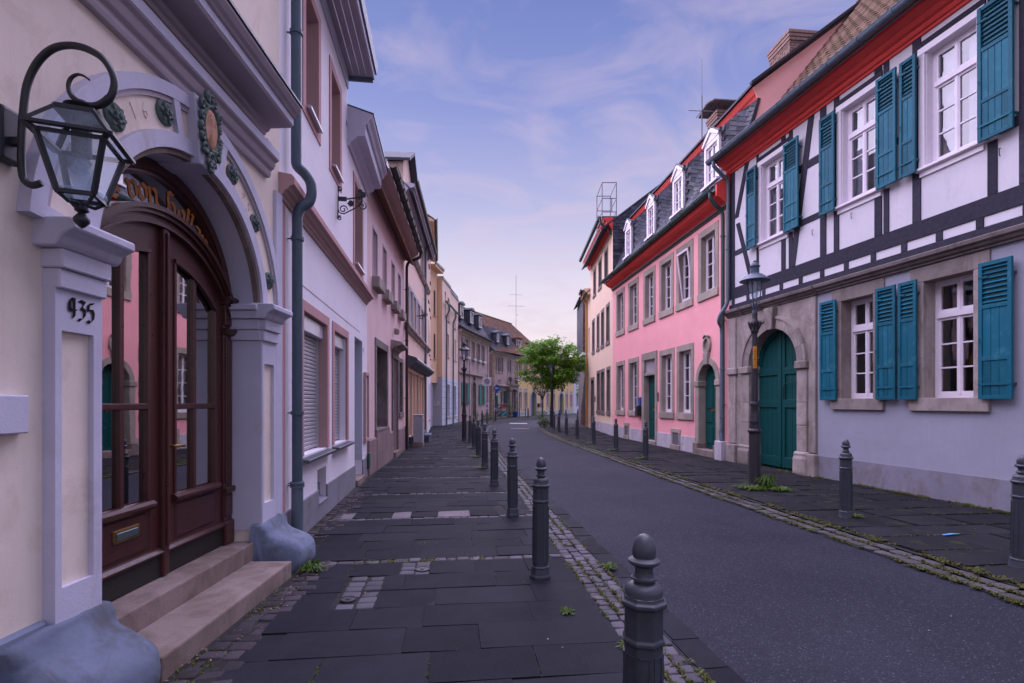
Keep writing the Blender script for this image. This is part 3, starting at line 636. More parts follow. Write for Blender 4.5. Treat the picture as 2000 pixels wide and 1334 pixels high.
# ---------------------------------------------------------------- left: cream house with the arched door
H1 = Front((-2.13,0), (-2.213,4.866), 'cream_house', 'cream plastered house with arched stone doorway and carved year 1695 over a brown glazed door')
h = H1.root; LL = H1.L
DC, DW, SPR, DY = 3.52, .885, 2.20, .215      # door axis, half width, springing, door plane
AP = SPR + DW
wall(h, -5, LL, -.05, 9.2, [(DC-DW, DC+DW, -.05, AP, 'r', .42)], M['cream'])
shell(h, LL, 9, 9.2, M['cream'], 12.5, .3, -5, M['slate_i'])
part('plinth', MB().box(-5, 2.36, -.035, .02, -.05, .45), M['plinth_blue'], h, bevel=.012)
part('corner_strip', MB().box(4.74, LL+.002, -.03, .02, .40, 3.42), M['trim'], h)
part('stone_block', MB().box(1.72, 2.255, -.045, .02, 1.317, 1.484), M['trim'], h, bevel=.006)
# pilasters with framed panels
def pilaster(x0, x1, cap0, cap1):
    p = link('pilaster', None, h); z0, z1 = .36, 1.99
    fr = [(x0,z0),(x1,z0),(x1,z1),(x0,z1)]; a, b, c, d = x0+.035, x1-.045, .58, 1.79
    mb = MB()
    for (u0, u1, w0, w1) in ((x0, a, z0, z1), (b, x1, z0, z1), (a, b, z0, c), (a, b, d, z1)): mb.box(u0, u1, -.06, .01, w0, w1)
    part('shaft', mb, M['trim'], p); part('panel', MB().box(a-.002, b+.002, -.032, .008, c-.002, d+.002), M['cream'], p)
    for k, (e, za, zb) in enumerate(((.022, 1.985, 2.075), (.040, 2.077, 2.165))): part('necking', MB().box(cap0-e*.4, cap1+e*.4, -.06-e, .01, za, zb), M['trim'], p, bevel=.006)
    pr = [(.01,2.167),(-.10,2.167),(-.115,2.185),(-.13,2.215),(-.165,2.235),(-.19,2.245),(-.19,2.285),(-.17,2.295),(.01,2.300)]
    part('capital', MB().sweep(pr, cap0-.06, cap1+.06), M['trim'], p, bevel=.006); return p
pilaster(2.365, 2.632, 2.372, 2.64); pilaster(4.402, 4.668, 4.395, 4.66)
# jamb linings of the doorway
for xa, xb in ((DC-DW-.001, DC-DW+.012), (DC+DW-.012, DC+DW+.001)):
    part('jamb_lining', MB().box(xa, xb, -.055, DY, .36, SPR-.22), M['trim'], h)
    for e, za, zb in ((.020, 1.985, 2.075), (.034, 2.077, 2.165), (.06, 2.167, 2.235), (.085, 2.236, 2.285)):
        sgn = 1 if xa < DC else -1; x_ = xa if sgn > 0 else xb
        part('impost', MB().box(min(x_, x_+sgn*(.012+e)), max(x_, x_+sgn*(.012+e)), -.05, DY, za, zb), M['trim'], h, bevel=.005)
# arch ring with sunk panels
ar = link('archivolt', None, h); T0, T1 = R(4), R(176)
KA = (R(82), R(93.5))
def archband(r0, r1, y0, nm, m, a0=T0, a1=T1, y1=.01, n=40, bv=0): return part(nm, ring(MB(), DC, SPR, r0, r1, a0, a1, y0, y1, n), m, ar, bevel=bv)
archband(.872, .905, -.035, 'inner_bead', M['step']); archband(.906, 1.0, -.060, 'inner_band', M['trim']); archband(1.205, 1.285, -.060, 'outer_band', M['trim'])
archband(1.001, 1.204, -.030, 'sunk_panel', M['cream'])
archband(1.175, 1.206, -.046, 'fillet', M['trim_dark'])
for a in (R(4), R(40), R(74), R(101.5), R(140), R(173)):
    if a not in (R(40), R(140)): archband(1.0, 1.206, -.058, 'panel_end', M['trim'], a, a+R(3), n=2)
kp = [(DC-.085, AP-.03),(DC+.085, AP-.03),(DC+.15, SPR+1.30),(DC-.15, SPR+1.30)]
part('keystone', MB().prism(kp, -.10, .42), M['trim'], ar, bevel=.008)
# soffit lining of the arch
part('soffit', ring(MB(), DC, SPR, .872, .886, 0, math.pi, .012, .42, 32), M['trim'], ar)
def rosette(x, z, r, y):
    o = MB(); n = 6
    o.lathe([(r,0),(r*1.02,.012),(r*.9,.02),(.001,.02)], 24)
    def petal(k, rr, ln, zz, ph):
        w = 2*math.pi*(k+ph)/n; c = Vector((math.cos(w)*rr, math.sin(w)*rr, zz)); d = Vector((math.cos(w), math.sin(w), 0)); t = Vector((-math.sin(w), math.cos(w), 0))
        pts = []
        for i in range(7):
            an = math.pi*i/6; pts.append(c + t*math.cos(an)*ln*.62 + d*math.sin(an)*ln)
        pts2 = [p*1 + Vector((0,0,.014)) - (p-c)*.25 for p in pts]; m_ = len(pts)
        o.add(pts+pts2, [tuple(range(m_, 2*m_))]+[(i, i+1, m_+i+1, m_+i) for i in range(m_-1)])
    for k in range(n): petal(k, r*.55, r*.36, .018, 0)
    for k in range(n): petal(k, r*.22, r*.32, .030, .5)
    o.lathe([(r*.2,.03),(r*.17,.05),(.001,.055)], 10)
    ob = part('rosette', o, M['bronze'], ar, smooth=.7); ob.rotation_euler = (R(90), 0, 0); ob.location = (x, y, z)
for an in (156, 134, 109, 67, 44, 18): rosette(DC + 1.10*math.cos(R(an)), SPR + 1.10*math.sin(R(an)), .074, -.030)
# carved cartouche on the keystone
ct = link('cartouche', None, ar); ct.location = (DC, -.10, SPR+1.13)
mb = MB(); mb.lathe([(.15,0),(.155,.02),(.13,.035),(.118,.022),(.001,.022)], 28, sx=.66, sy=1.15); o = part('shield', mb, M['bronze'], ct, smooth=.7); o.rotation_euler = (R(90),0,0)
mb = MB(); mb.lathe([(.112,.0225),(.108,.026),(.001,.030)], 24, sx=.66, sy=1.15); o = part('shield_field', mb, plain('red_ochre_field', (.46,.22,.12), .7), ct, smooth=.7); o.rotation_euler = (R(90),0,0)
for i, (dx, dz, r) in enumerate([(-.125,.12,.034),(.125,.12,.034),(-.13,-.03,.024),(.13,-.03,.024),(-.09,-.15,.034),(.09,-.15,.034),(0,-.20,.04),(0,.19,.045),(-.05,.2,.03),(.05,.2,.03),(0,-.265,.028),(-.03,-.235,.022),(.03,-.235,.022),(-.13,.045,.024),(.13,.045,.024),(-.12,-.09,.024),(.12,-.09,.024)]):
    mb = MB(); n = 16; P = []
    for k in range(n): w = k/n*2.6*math.pi; rr = r*(1-.7*k/n); P.append((dx*.80 + math.cos(w+i)*rr, -.022, dz + math.sin(w+i)*rr))
    mb.tube(P, [.016*(1-.5*k/n) for k in range(n)], 6); part('scroll', mb, M['bronze'], ct, smooth=True)
mb = MB()
for ch, x, z, s in (('i',-.068,.012,.10),('R',-.035,.012,.11),('V',.012,.02,.085),('E',-.03,-.085,.10)): pen(mb, ch, lambda a, b, k, x=x, z=z: (x+a, -.036-k, z+b), s, (.03,.02))
part('monogram', mb, M['rust'], ct)
yr = link('carved_year', None, ar)
for ch, an in (('1',125.5),('6',120.0),('9',57.5),('5',52.5)):
    c, s_ = math.cos(R(an)), math.sin(R(an)); bx, bz = DC+1.055*c, SPR+1.055*s_; mb = MB()
    pen(mb, ch, lambda a, b, k: (bx + a*s_ + b*c, -.0315-k, bz - a*c + b*s_), .115, (.022,.016)); part('numeral', mb, M['rust'], yr)
# house number on the pilaster
hn = link('house_number', None, h)
for i, ch in enumerate('435'):
    mb = MB(); pen(mb, ch, lambda a, b, k, i=i: (2.432+i*.052+a, -.0635-k, 1.862-i*.003+b), .118, (.075,.055)); part('numeral', mb, M['ink'], hn)
# string course and cornice
rails(h, -5, 4.60, [(.01,3.47),(-.035,3.47),(-.045,3.50),(-.045,3.53),(-.07,3.545),(-.085,3.58),(-.085,3.60),(-.115,3.615),(-.115,3.70),(-.095,3.715),(.01,3.72)], 'string_course', M['trim_dark'], bevel=.004)
part('string_face', MB().box(-5, 4.602, -.119, -.110, 3.625, 3.695), M['trim'], h)
part('frieze_edge', MB().box(4.54, 4.62, -.04, .01, 3.722, 3.80), M['trim'], h, bevel=.004)
CP_ = [(.01,3.80),(-.04,3.80),(-.05,3.825),(-.075,3.835),(-.085,3.86),(-.27,3.868),(-.28,3.885),(-.28,3.945),(-.30,3.955),(-.305,3.97),(-.33,3.985),(-.355,4.02),(-.355,4.04),(-.25,4.07),(.01,4.12)]
rails(h, -5, 4.50, CP_, 'cornice', M['trim_dark'], bevel=.003)
part('cornice_face', MB().box(-5, 4.502, -.284, -.275, 3.888, 3.942), M['trim'], h)
part('cornice_flashing', MB().sweep([(-.368,4.042),(-.368,4.060),(-.25,4.088),(.01,4.135),(.01,4.125),(-.25,4.075),(-.36,4.043)], -5, 4.51), M['flash'], h)
# guard stones
def guard(cx, w, r):
    mb = MB(); n = 20; prof = [(0,0),(.0,.02)]
    sec = [(.02,-.02),(-.36,-.02),(-.40,.03),(-.405,.10),(-.385,.18),(-.33,.235),(-.26,.262),(-.19,.285),(-.13,.33),(-.09,.38),(-.062,.42),(.02,.42)]
    xs = [(-1,.10),(-.93,.55),(-.80,.82),(-.6,.95),(-.2,1),(.25,1),(.62,.95),(.82,.82),(.94,.55),(1,.10)]
    vs = []
    for (t, k) in xs:
        for (y_, z_) in sec:
            kk = k if z_ < .36 else min(1, k+.45); yy = y_ if y_ > -.05 else (-.05 + (y_+.05)*kk); vs.append((cx + t*w + random.uniform(-.004,.004), yy + random.uniform(-.004,.004), z_*(.94+.06*k)))
    m_ = len(sec); F = [(i*m_+j, (i+1)*m_+j, (i+1)*m_+j+1, i*m_+j+1) for i in range(len(xs)-1) for j in range(m_-1)] + [tuple(range(m_)), tuple(range((len(xs)-1)*m_+m_-1, (len(xs)-1)*m_-1, -1))]
    mb.add(vs, F); me = mb.mesh(); bm = bmesh.new(); bm.from_mesh(me); bmesh.ops.subdivide_edges(bm, edges=bm.edges, cuts=3, use_grid_fill=True, smooth=.35)
    from mathutils import noise as mn
    for v in bm.verts: d_ = mn.noise(v.co*5)*.012 + mn.noise(v.co*14)*.005; v.co += Vector((d_*.5, -abs(d_)*.6, d_))*(0 if v.co.y > -.03 else 1)
    bm.to_mesh(me); bm.free(); me.shade_smooth(); link('guard_stone', me, h, M['guard'])
guard(2.42, .285, 0); guard(4.60, .235, 0)
# steps
part('step', MB().box(2.64, 4.40, -.005, .50, -.05, .262), M['step'], h, bevel=.012, seg=2)
part('step', MB().box(2.66, 4.30, -.352, -.006, -.05, .124), M['step'], h, bevel=.014, seg=2)
# ---- the door itself
dr = link('door', None, h); y = DY; zt = .262
TW = .745                                           # half width of the two leaves
def seg_arc(w, rise, top, n=18, k=1.0):             # arc through +-w with crown at top
    Rr = (w*w+rise*rise)/(2*rise); a0 = math.asin(w/Rr)
    return [(DC + Rr*math.sin(-a0+2*a0*i/n)*k, top-Rr+Rr*math.cos(-a0+2*a0*i/n)) for i in range(n+1)]
def arcband(pts, t, y0, y1, nm, m, par, bv=.004):   # moulding along an arc, thickness t upwards
    mb = MB(); 
    for p, q in zip(pts, pts[1:]):
        vs = []; np_ = Vector((p[0]-DC, p[1]-1.80)).normalized()*t; nq = Vector((q[0]-DC, q[1]-1.80)).normalized()*t
        for yy in (y0, y1): vs += [(p[0],yy,p[1]),(q[0],yy,q[1]),(q[0]+nq.x,yy,q[1]+nq.y),(p[0]+np_.x,yy,p[1]+np_.y)]
        mb.add(vs, [(0,1,2,3),(0,4,5,1),(3,2,6,7)])
    return part(nm, mb, m, par)
tr = seg_arc(.80, .47, 2.735, 40)                    # crown of the transom
arcband(tr, .030, y-.075, y+.05, 'transom', M['wood_h'], dr); arcband([(a, b-.028) for a, b in tr], .026, y-.055, y+.05, 'transom_moulding', M['wood_h'], dr); arcband([(a, b-.075) for a, b in tr], .046, y-.03, y+.05, 'transom_face', M['wood_h'], dr); arcband([(a, b-.092) for a, b in tr], .016, y-.045, y+.05, 'transom_bead', M['wood_h'], dr)
# lunette frame and glass
lu = part('fanlight_frame', ring(MB(), DC, SPR, .80, .868, R(11), R(169), y-.03, y+.05, 30), M['wood'], dr); part('fanlight_bead', ring(MB(), DC, SPR, .785, .803, R(11), R(169), y-.012, y+.05, 30), M['wood'], lu)
up = arc_pts(DC, SPR, .80, R(165), R(15), 24); g_ = MB()
for i in range(24):
    a, b = up[i], up[i+1]; zl = lambda x: 1.819 + math.sqrt(max(0, .916**2 - (x-DC)**2)) + .03
    if a[1] > zl(a[0]) or b[1] > zl(b[0]): g_.add([(a[0],y+.02,min(a[1],zl(a[0]))),(b[0],y+.02,min(b[1],zl(b[0]))),(b[0],y+.02,b[1]),(a[0],y+.02,a[1])], [(0,1,2,3)])
part('fanlight_pane', g_, M['doorglass'], dr)
# gilt lettering along the fanlight
mb = MB(); txt = 'Haus von Holland'; r0 = .945; size = .212; cz0 = 1.849
an = math.pi/2 + .80; lt = link('fanlight_lettering', None, dr)
for ch in txt:
    ad = ADV.get(ch, .34)*size
    if ch != ' ':
        c, s_ = math.cos(an), math.sin(an); bx, bz = DC+r0*c, cz0+r0*s_; mb = MB()
        pen(mb, ch, lambda a, b, k: (bx + a*s_ + b*c, y+.0165-k, bz - a*c + b*s_), size, (.062,.050)); part('letter', mb, M['gold'], lt)
    an -= ad/(r0+.06)
# side posts of the door frame, with cap and fluted pilaster
for sg in (-1, 1):
    a, b = DC+sg*TW, DC+sg*(DW-.012); x0, x1 = min(a, b), max(a, b); fp = link('door_post', None, dr)
    part('post', MB().box(x0, x1, y-.02, y+.06, zt, 2.27), M['wood'], fp, bevel=.004)
    part('post_cap', MB().sweep([(y+.05,2.27),(y-.04,2.27),(y-.06,2.30),(y-.085,2.31),(y-.085,2.335),(y+.05,2.345)], x0-.02, x1+.006), M['wood_h'], fp, bevel=.003)
    part('post_head', MB().box(x0-.005, x1, y-.035, y+.05, 2.10, 2.268), M['wood'], fp, bevel=.003)
    part('post_necking', MB().sweep([(y,2.02),(y-.05,2.02),(y-.075,2.05),(y-.075,2.07),(y,2.08)], x0-.012, x1+.004), M['wood_h'], fp, bevel=.003)
    for i in range(3): part('flute', MB().box(x0+.012+i*.036, x0+.034+i*.036, y-.034, y, .78, 1.99), M['wood'], fp, bevel=.004)
    part('post_base', MB().box(x0-.006, x1, y-.045, y+.05, zt, .46), M['wood'], fp, bevel=.01); part('base_moulding', MB().box(x0-.004, x1+.002, y-.052, y, .70, .745), M['wood_h'], fp, bevel=.006)
    part('base_panel', MB().box(x0+.01, x1-.01, y-.032, y, .50, .68), M['wood'], fp, bevel=.006)
zin = lambda x, off: 1.819-off + math.sqrt(.916**2 - (x-DC)**2)
def leaf(sg):
    lf = link('door_leaf', None, dr); xs = sorted((DC+sg*.02, DC+sg*(TW-.002))); x0, x1 = xs
    si = .105; g0, g1 = (x0+si, x1-.085) if sg > 0 else (x0+.085, x1-si)
    def col(a, b, z0, off, nm, yy, m=M['wood'], bv=0):     # upright with an arched top
        mb = MB(); n = 6; P = [(a, z0), (b, z0)] + [(b+(a-b)*i/n, zin(b+(a-b)*i/n, off)) for i in range(n+1)]; mb.prism(P, yy, y+.045); return part(nm, mb, m, lf, bevel=bv)
    col(x0, g0, zt, .09, 'stile', y); col(g1, x1, zt, .09, 'stile', y)
    # arched head rail
    mb = MB(); n = 12; P = [(g0+(g1-g0)*i/n, zin(g0+(g1-g0)*i/n, .09)) for i in range(n+1)]; Q = [(x, zin(x, .26)) for x, _ in P]; mb.prism(P + Q[::-1], y, y+.045); part('head_rail', mb, M['wood_h'], lf)
    mb = MB()
    for (p, q) in zip(Q, Q[1:]): mb.bar((p[0], y-.006, p[1]-.006), (q[0], y-.006, q[1]-.006), .028, .028)
    part('head_bead', mb, M['wood_h'], lf)
    part('bottom_rail', MB().box(g0, g1, y+.001, y+.045, .435, .80), M['wood_h'], lf)
    part('kick_board', MB().box(x0+.004, x1-.004, y-.012, y+.04, zt+.006, .425), M['wood_d'], lf, bevel=.003)
    part('weather_moulding', MB().sweep([(y+.01,.425),(y-.035,.425),(y-.035,.437),(y-.015,.46),(y+.01,.468)], x0+.002, x1-.002), M['wood_h'], lf, bevel=.002)
    part('sill_moulding', MB().sweep([(y+.01,.745),(y-.018,.745),(y-.042,.765),(y-.042,.785),(y-.02,.805),(y+.01,.81)], g0-.02, g1+.02), M['wood_h'], lf, bevel=.002)
    part('bottom_panel', MB().box(g0+.012, g1-.03, y-.010, y+.02, .487, .735), M['wood_h'], lf, bevel=.012)
    xm = (g0+g1)/2 - sg*.02
    for e, za in ((g0, .80), (g1-.022, .80)): mb = MB(); mb.box(e, e+.022, y-.012, y+.03, za, zin(e+.011, .262)); part('glazing_bead', mb, M['wood'], lf, bevel=.004)
    part('glazing_bar', MB().box(xm-.017, xm+.017, y-.006, y+.04, .805, zin(xm, .262)), M['wood'], lf, bevel=.004)
    part('glazing_bar', MB().box(g0+.02, g1-.02, y-.010, y+.038, 1.405, 1.447), M['wood_h'], lf, bevel=.006)
    for (a, b) in ((g0+.02, xm-.016), (xm+.016, g1-.02)):
        for (c, d) in ((.805, 1.406), (1.446, None)):
            mb = MB(); n = 6
            if d: mb.add([(a,y+.022,c),(b,y+.022,c),(b,y+.022,d),(a,y+.022,d)], [(0,1,2,3)])
            else: P = [(a, c), (b, c)] + [(b+(a-b)*i/n, zin(b+(a-b)*i/n, .25)) for i in range(n+1)]; mb.add([(x, y+.022, z) for x, z in P], [tuple(range(len(P)))])
            part('pane', mb, M['doorglass'], lf)
    return lf
la, lb = leaf(-1), leaf(1)
part('meeting_stile', MB().box(DC-.032, DC+.032, y-.035, y+.01, zt+.01, zin(DC, .09)), M['wood'], dr, bevel=.012, seg=2)
part('meeting_bead', MB().box(DC-.012, DC+.012, y-.050, y-.03, .47, zin(DC, .12)), M['wood'], dr, bevel=.006, seg=2)
# brass letter slot and handle
ls = link('letter_slot', None, la); sx, sz = 3.17, .635
part('slot_frame', MB().box(sx-.11, sx+.11, y-.022, y, sz-.035, sz+.045), M['brass'], ls, bevel=.008, seg=2); part('slot_flap', MB().box(sx-.09, sx+.09, y-.028, y-.015, sz-.020, sz+.028), plain('dull_flap', (.12,.17,.17), .4, .6), ls, bevel=.004)
hd = link('door_handle', None, lb); hx = DC+.062
part('back_plate', MB().prism([(hx-.014,.98),(hx,.965),(hx+.014,.98),(hx+.016,1.2),(hx+.010,1.24),(hx,1.26),(hx-.010,1.24),(hx-.016,1.2)], y-.010, y), M['brass'], hd, bevel=.003)
part('lever', MB().tube([(hx,y-.008,1.15),(hx,y-.05,1.15),(hx+.012,y-.058,1.15),(hx+.06,y-.06,1.148),(hx+.10,y-.055,1.142)], [.009,.009,.010,.009,.012], 8), M['brass'], hd, smooth=True)
# dim entrance hall behind the glass
hall = MB(); hall.box(DC-1.6, DC+1.6, 2.4, 2.45, 0, 3.4); hall.box(DC-1.6,DC-1.55,.45,2.4,0,3.4); hall.box(DC+1.25,DC+1.3,.45,2.4,0,3.4); part('hall_wall', hall, M['room'], h)
# ---- wall lantern on a scrolled bracket (a thing of its own)
def wall_lantern():
    t = link('wall_lantern', None, None, label='black scrolled iron wall lantern with glass panes mounted left of the arched doorway', cat='lantern', loc=H1.w(2.175, 0, 0), rz=H1.rz)
    part('wall_plate', MB().box(-.05,.05,-.045,0,2.47,2.70), M['iron'], t, bevel=.014, seg=2)
    P = [(0,-.03,2.50),(0,-.06,2.48),(0,-.085,2.50)]
    # hook: up the front of the plate, over in a wide bow, curling into a spiral above the lantern
    P = [(0,-.165,2.385),(0,-.13,2.375),(0,-.10,2.39),(0,-.085,2.43),(0,-.082,2.55),(0,-.095,2.74),(0,-.115,2.83),(0,-.155,2.905),(0,-.21,2.955),(0,-.275,2.972),(0,-.345,2.962),(0,-.415,2.925),(0,-.455,2.875),(0,-.472,2.82),(0,-.462,2.765),(0,-.430,2.730),(0,-.385,2.715),(0,-.335,2.725),(0,-.295,2.755),(0,-.28,2.795),(0,-.288,2.83),(0,-.315,2.848),(0,-.345,2.842),(0,-.372,2.822)]
    Q = []
    for i in range(len(P)-1):
        p0, p1, p2, p3 = (Vector(P[max(i-1,0)]), Vector(P[i]), Vector(P[i+1]), Vector(P[min(i+2, len(P)-1)]))
        for k in range(4):
            u = k/4; Q.append(.5*((2*p1)+(p2-p0)*u+(2*p0-5*p1+4*p2-p3)*u*u+(3*p1-p0-3*p2+p3)*u**3))
    n = len(Q); rr = [.0145 if i < n*.62 else max(.004, .0145*(1-(i-n*.62)/(n*.38))+.003) for i in range(n)]
    part('bracket', MB().tube(Q, rr, 10), M['iron'], t, smooth=True)
    part('bracket_strap', MB().bar((0,-.03,2.56),(0,-.085,2.56),.03,.03), M['iron'], t)
    L_ = link('lantern_body', None, t); cx, cy = 0, -.335; c45 = math.radians(20)
    def sq(r, z): return [(cx + r*math.cos(c45+math.pi/4+k*math.pi/2), cy + r*math.sin(c45+math.pi/4+k*math.pi/2), z) for k in range(4)]
    A_, B_, C_, D_ = sq(.088, 2.325), sq(.158, 2.545), sq(.200, 2.560), sq(.095, 2.670)
    mb = MB()
    for k in range(4):
        mb.bar(A_[k], B_[k], .018, .018); mb.bar(C_[k], C_[(k+1) % 4], .022, .012); mb.bar(C_[k], D_[k], .020, .014); mb.bar(A_[k], A_[(k+1) % 4], .016, .016); mb.bar(D_[k], D_[(k+1) % 4], .018, .018); mb.bar(B_[k], B_[(k+1) % 4], .014, .014)
        mb.bar(B_[k], C_[k], .02, .01)
    part('lantern_frame', mb, M['iron'], L_)
    for k in range(4):
        j = (k+1) % 4; q = MB().add([A_[k],A_[j],B_[j],B_[k]], [(0,1,2,3)]); part('pane', q, M['clear'], L_); q = MB().add([C_[k],C_[j],D_[j],D_[k]], [(0,1,2,3)]); part('roof_pane', q, M['clear'], L_)
    part('lantern_top', MB().lathe([(.078,2.668),(.07,2.678),(.03,2.682),(.022,2.685),(.058,2.700),(.062,2.706),(.02,2.718),(.017,2.735),(.001,2.738)], 20, (cx, cy)), M['iron'], L_, smooth=.6)
    part('socket', MB().lathe([(.034,2.50),(.036,2.60),(.034,2.664)], 14, (cx, cy)), M['iron'], L_)
    part('bulb', MB().lathe([(.018,2.50),(.020,2.48),(.036,2.44),(.040,2.41),(.030,2.375),(.001,2.365)], 16, (cx, cy)), M['clear'], L_, smooth=True)
    mb = MB()
    for k in range(4):
        v = Vector(A_[k]); c = Vector((cx, cy, 2.29)); mb.tube([v + Vector((0,0,.0)), v*.55 + Vector((cx,cy,2.30))*.45 - Vector((0,0,.02)), v*.2 + Vector((cx,cy,2.29))*.8, c], .008, 6)
    mb.lathe([(.006,2.30),(.020,2.285),(.026,2.268),(.012,2.258),(.018,2.250),(.030,2.235),(.028,2.218),(.012,2.200),(.001,2.192)], 14, (cx, cy)); part('finial', mb, M['iron'], L_, smooth=.8)
    mb = MB().lathe([(.088,2.334),(.088,2.342),(.001,2.343)], 16, (cx, cy)); part('lantern_floor', mb, M['clear'], L_)
    return t
wall_lantern()
# ---------------------------------------------------------------- left: white house with rose window frames
def frame4(parent, x0, x1, z0, z1, w, mat, proud=.014, name='window_trim', bottom=True):
    mb = MB(); mb.box(x0-w, x0, -proud, .02, z0-(w if bottom else 0), z1+w); mb.box(x1, x1+w, -proud, .02, z0-(w if bottom else 0), z1+w); mb.box(x0, x1, -proud, .02, z1, z1+w)
    if bottom: mb.box(x0, x1, -proud, .02, z0-w, z0)
    return part(name, mb, mat, parent)
def reveal(parent, x0, x1, z0, z1, dep, mat, t=.006, name='reveal'):
    mb = MB(); mb.box(x0, x0+t, -.004, dep, z0, z1); mb.box(x1-t, x1, -.004, dep, z0, z1); mb.box(x0+t, x1-t, -.004, dep, z1-t, z1); return part(name, mb, mat, parent)
def sill(parent, x0, x1, z, y1, mat, out=.07, t=.03, drop=.03, name='sill'): return part(name, MB().sweep([(y1, z),(y1, z-t),(-out, z-t-drop-.02),(-out, z-drop)], x0, x1), mat, parent, bevel=.004)
H2 = Front((-2.214,4.866), (-2.915,10.3), 'white_house', 'white plastered house with dusty rose window frames and grey roller shutters'); h = H2.root; LL = H2.L
wall(h, 0, 3.4, -.05, 6.75, [(.82,1.95,.86,2.48),(2.40,3.34,.86,2.48),(.90,1.48,4.80,6.15),(2.21,2.78,4.74,6.06),(1.46,1.93,.20,.62,None,.12)], M['white'])
wall(h, 3.4, LL, -.05, 5.85, [(4.05,4.87,-.05,2.61,None,.45),(4.02,4.83,3.88,5.30)], M['white'])
part('tower_side', MB().box(3.39,3.402,.005,4,5.8,6.75), M['white'], h)
shell(h, LL, 8, 5.85, M['white'], 8.6, .0, 3.3, M['slate_i']); mb = MB(); mb.sweep([(-.02,6.80),(4,9.2),(8,6.80),(8,6.75),(4,9.1),(-.02,6.76)], 0, 3.42); part('roof', mb, M['slate_i'], h); part('body', MB().box(.01,3.38,7.9,8,0,6.75), M['white'], h)
for x0, x1 in ((0,1.46),(1.93,4.05),(4.87,LL)): part('plinth', MB().box(x0, x1, -.02, .01, -.05, .375), M['plinth_g'], h, bevel=.004)
part('plinth', MB().box(1.46,1.93,-.02,.01,-.05,.20), M['plinth_g'], h)
part('vent_hatch', MB().box(1.46,1.93,.08,.11,.20,.40), M['plinth_g'], h); part('vent_slope', MB().sweep([(.11,.245),(.11,.2),(-.03,.195),(-.03,.205)], 1.46, 1.93), M['plinth_g'], h)
part('joint_groove', MB().box(.45, LL-.9, -.004, .01, 2.745, 2.757), M['trim_dark'], h)
for (x0, x1) in ((.82,1.95),(2.40,3.34)):
    frame4(h, x0, x1, .86, 2.48, .115, M['rose'], bottom=False); reveal(h, x0, x1, .86, 2.48, .24, M['brown_m'])
    sill(h, x0-.12, x1+.12, .865, .22, M['flash'], .10, .02, .04)
    rs = link('roller_shutter', None, h); part('shutter_box', MB().box(x0+.008, x1-.008, .04, .2, 2.28, 2.472), M['alu'], rs, bevel=.012); mb = MB(); mb.box(x0+.008, x0+.05, .10, .16, .87, 2.28); mb.box(x1-.05, x1-.008, .10, .16, .87, 2.28); part('guide_rail', mb, M['alu'], rs)
    n = 29; hh = 1.40/n; sm = MB().sweep([(.125,0),(.118,.012),(.118,hh-.012),(.125,hh-.004),(.14,hh-.004),(.14,0)], x0+.05, x1-.05).mesh(); sm.materials.append(M['blind'])
    for i in range(n): o = link('slat', sm, rs); o.location = (0, 0, .875+i*hh)
for (x0, x1, z0, z1) in ((.90,1.48,4.80,6.15),(2.21,2.78,4.74,6.06),(4.02,4.83,3.88,5.30)):
    frame4(h, x0, x1, z0, z1, .115, M['rose']); reveal(h, x0, x1, z0, z1, .2, M['brown_m']); casement(h, x0+.006, x1-.006, z0, z1-.006, .16, 2, 1, .72); sill(h, x0+.01, x1-.01, z0+.03, .16, M['alu'], .07, .015, .02)
# moulded band
rails(h, -.02, LL-.08, [(.01,3.40),(-.02,3.40),(-.03,3.43),(-.05,3.445),(-.055,3.47),(-.09,3.485),(-.10,3.51),(-.14,3.525),(-.14,3.60),(-.12,3.625),(.01,3.645)], 'moulded_band', M['brown_m'], bevel=.004)
part('band_face', MB().box(-.02, LL-.078, -.144, -.135, 3.53, 3.597), M['rose'], h)
# eaves
part('frieze', MB().box(0,3.4,-.02,.01,6.50,6.72), M['greyb'], h)
ev = link('eaves', None, h)
for i in range(4): part('soffit_board', MB().box(-.02, 3.42, -.40+i*.10+.003, -.30+i*.10-.003, 6.73, 6.745), M['trim_dark'], ev)
part('fascia', MB().sweep([(-.402,6.70),(-.425,6.70),(-.425,6.92),(-.402,6.92)], -.02, 3.44), M['trim'], ev); part('eave_strip', MB().sweep([(-.428,6.80),(-.455,6.80),(-.47,6.95),(-.44,6.96)], -.02, 3.46), M['zinc'], ev); part('verge', MB().box(3.42,3.455,-.40,.3,6.66,6.94), M['zinc'], ev)
rails(h, 3.41, LL+.01, [(.01,5.60),(-.03,5.60),(-.05,5.66),(-.13,5.72),(-.15,5.76),(-.28,5.775),(-.28,5.95),(-.31,5.96),(-.34,6.02),(-.39,6.07),(-.40,6.12),(-.36,6.14),(.01,6.25)], 'cornice', M['trim'], bevel=.004)
part('cornice_flashing', MB().sweep([(-.415,6.125),(-.415,6.145),(.01,6.27),(.01,6.255)], 3.405, LL+.02), M['flash'], h)
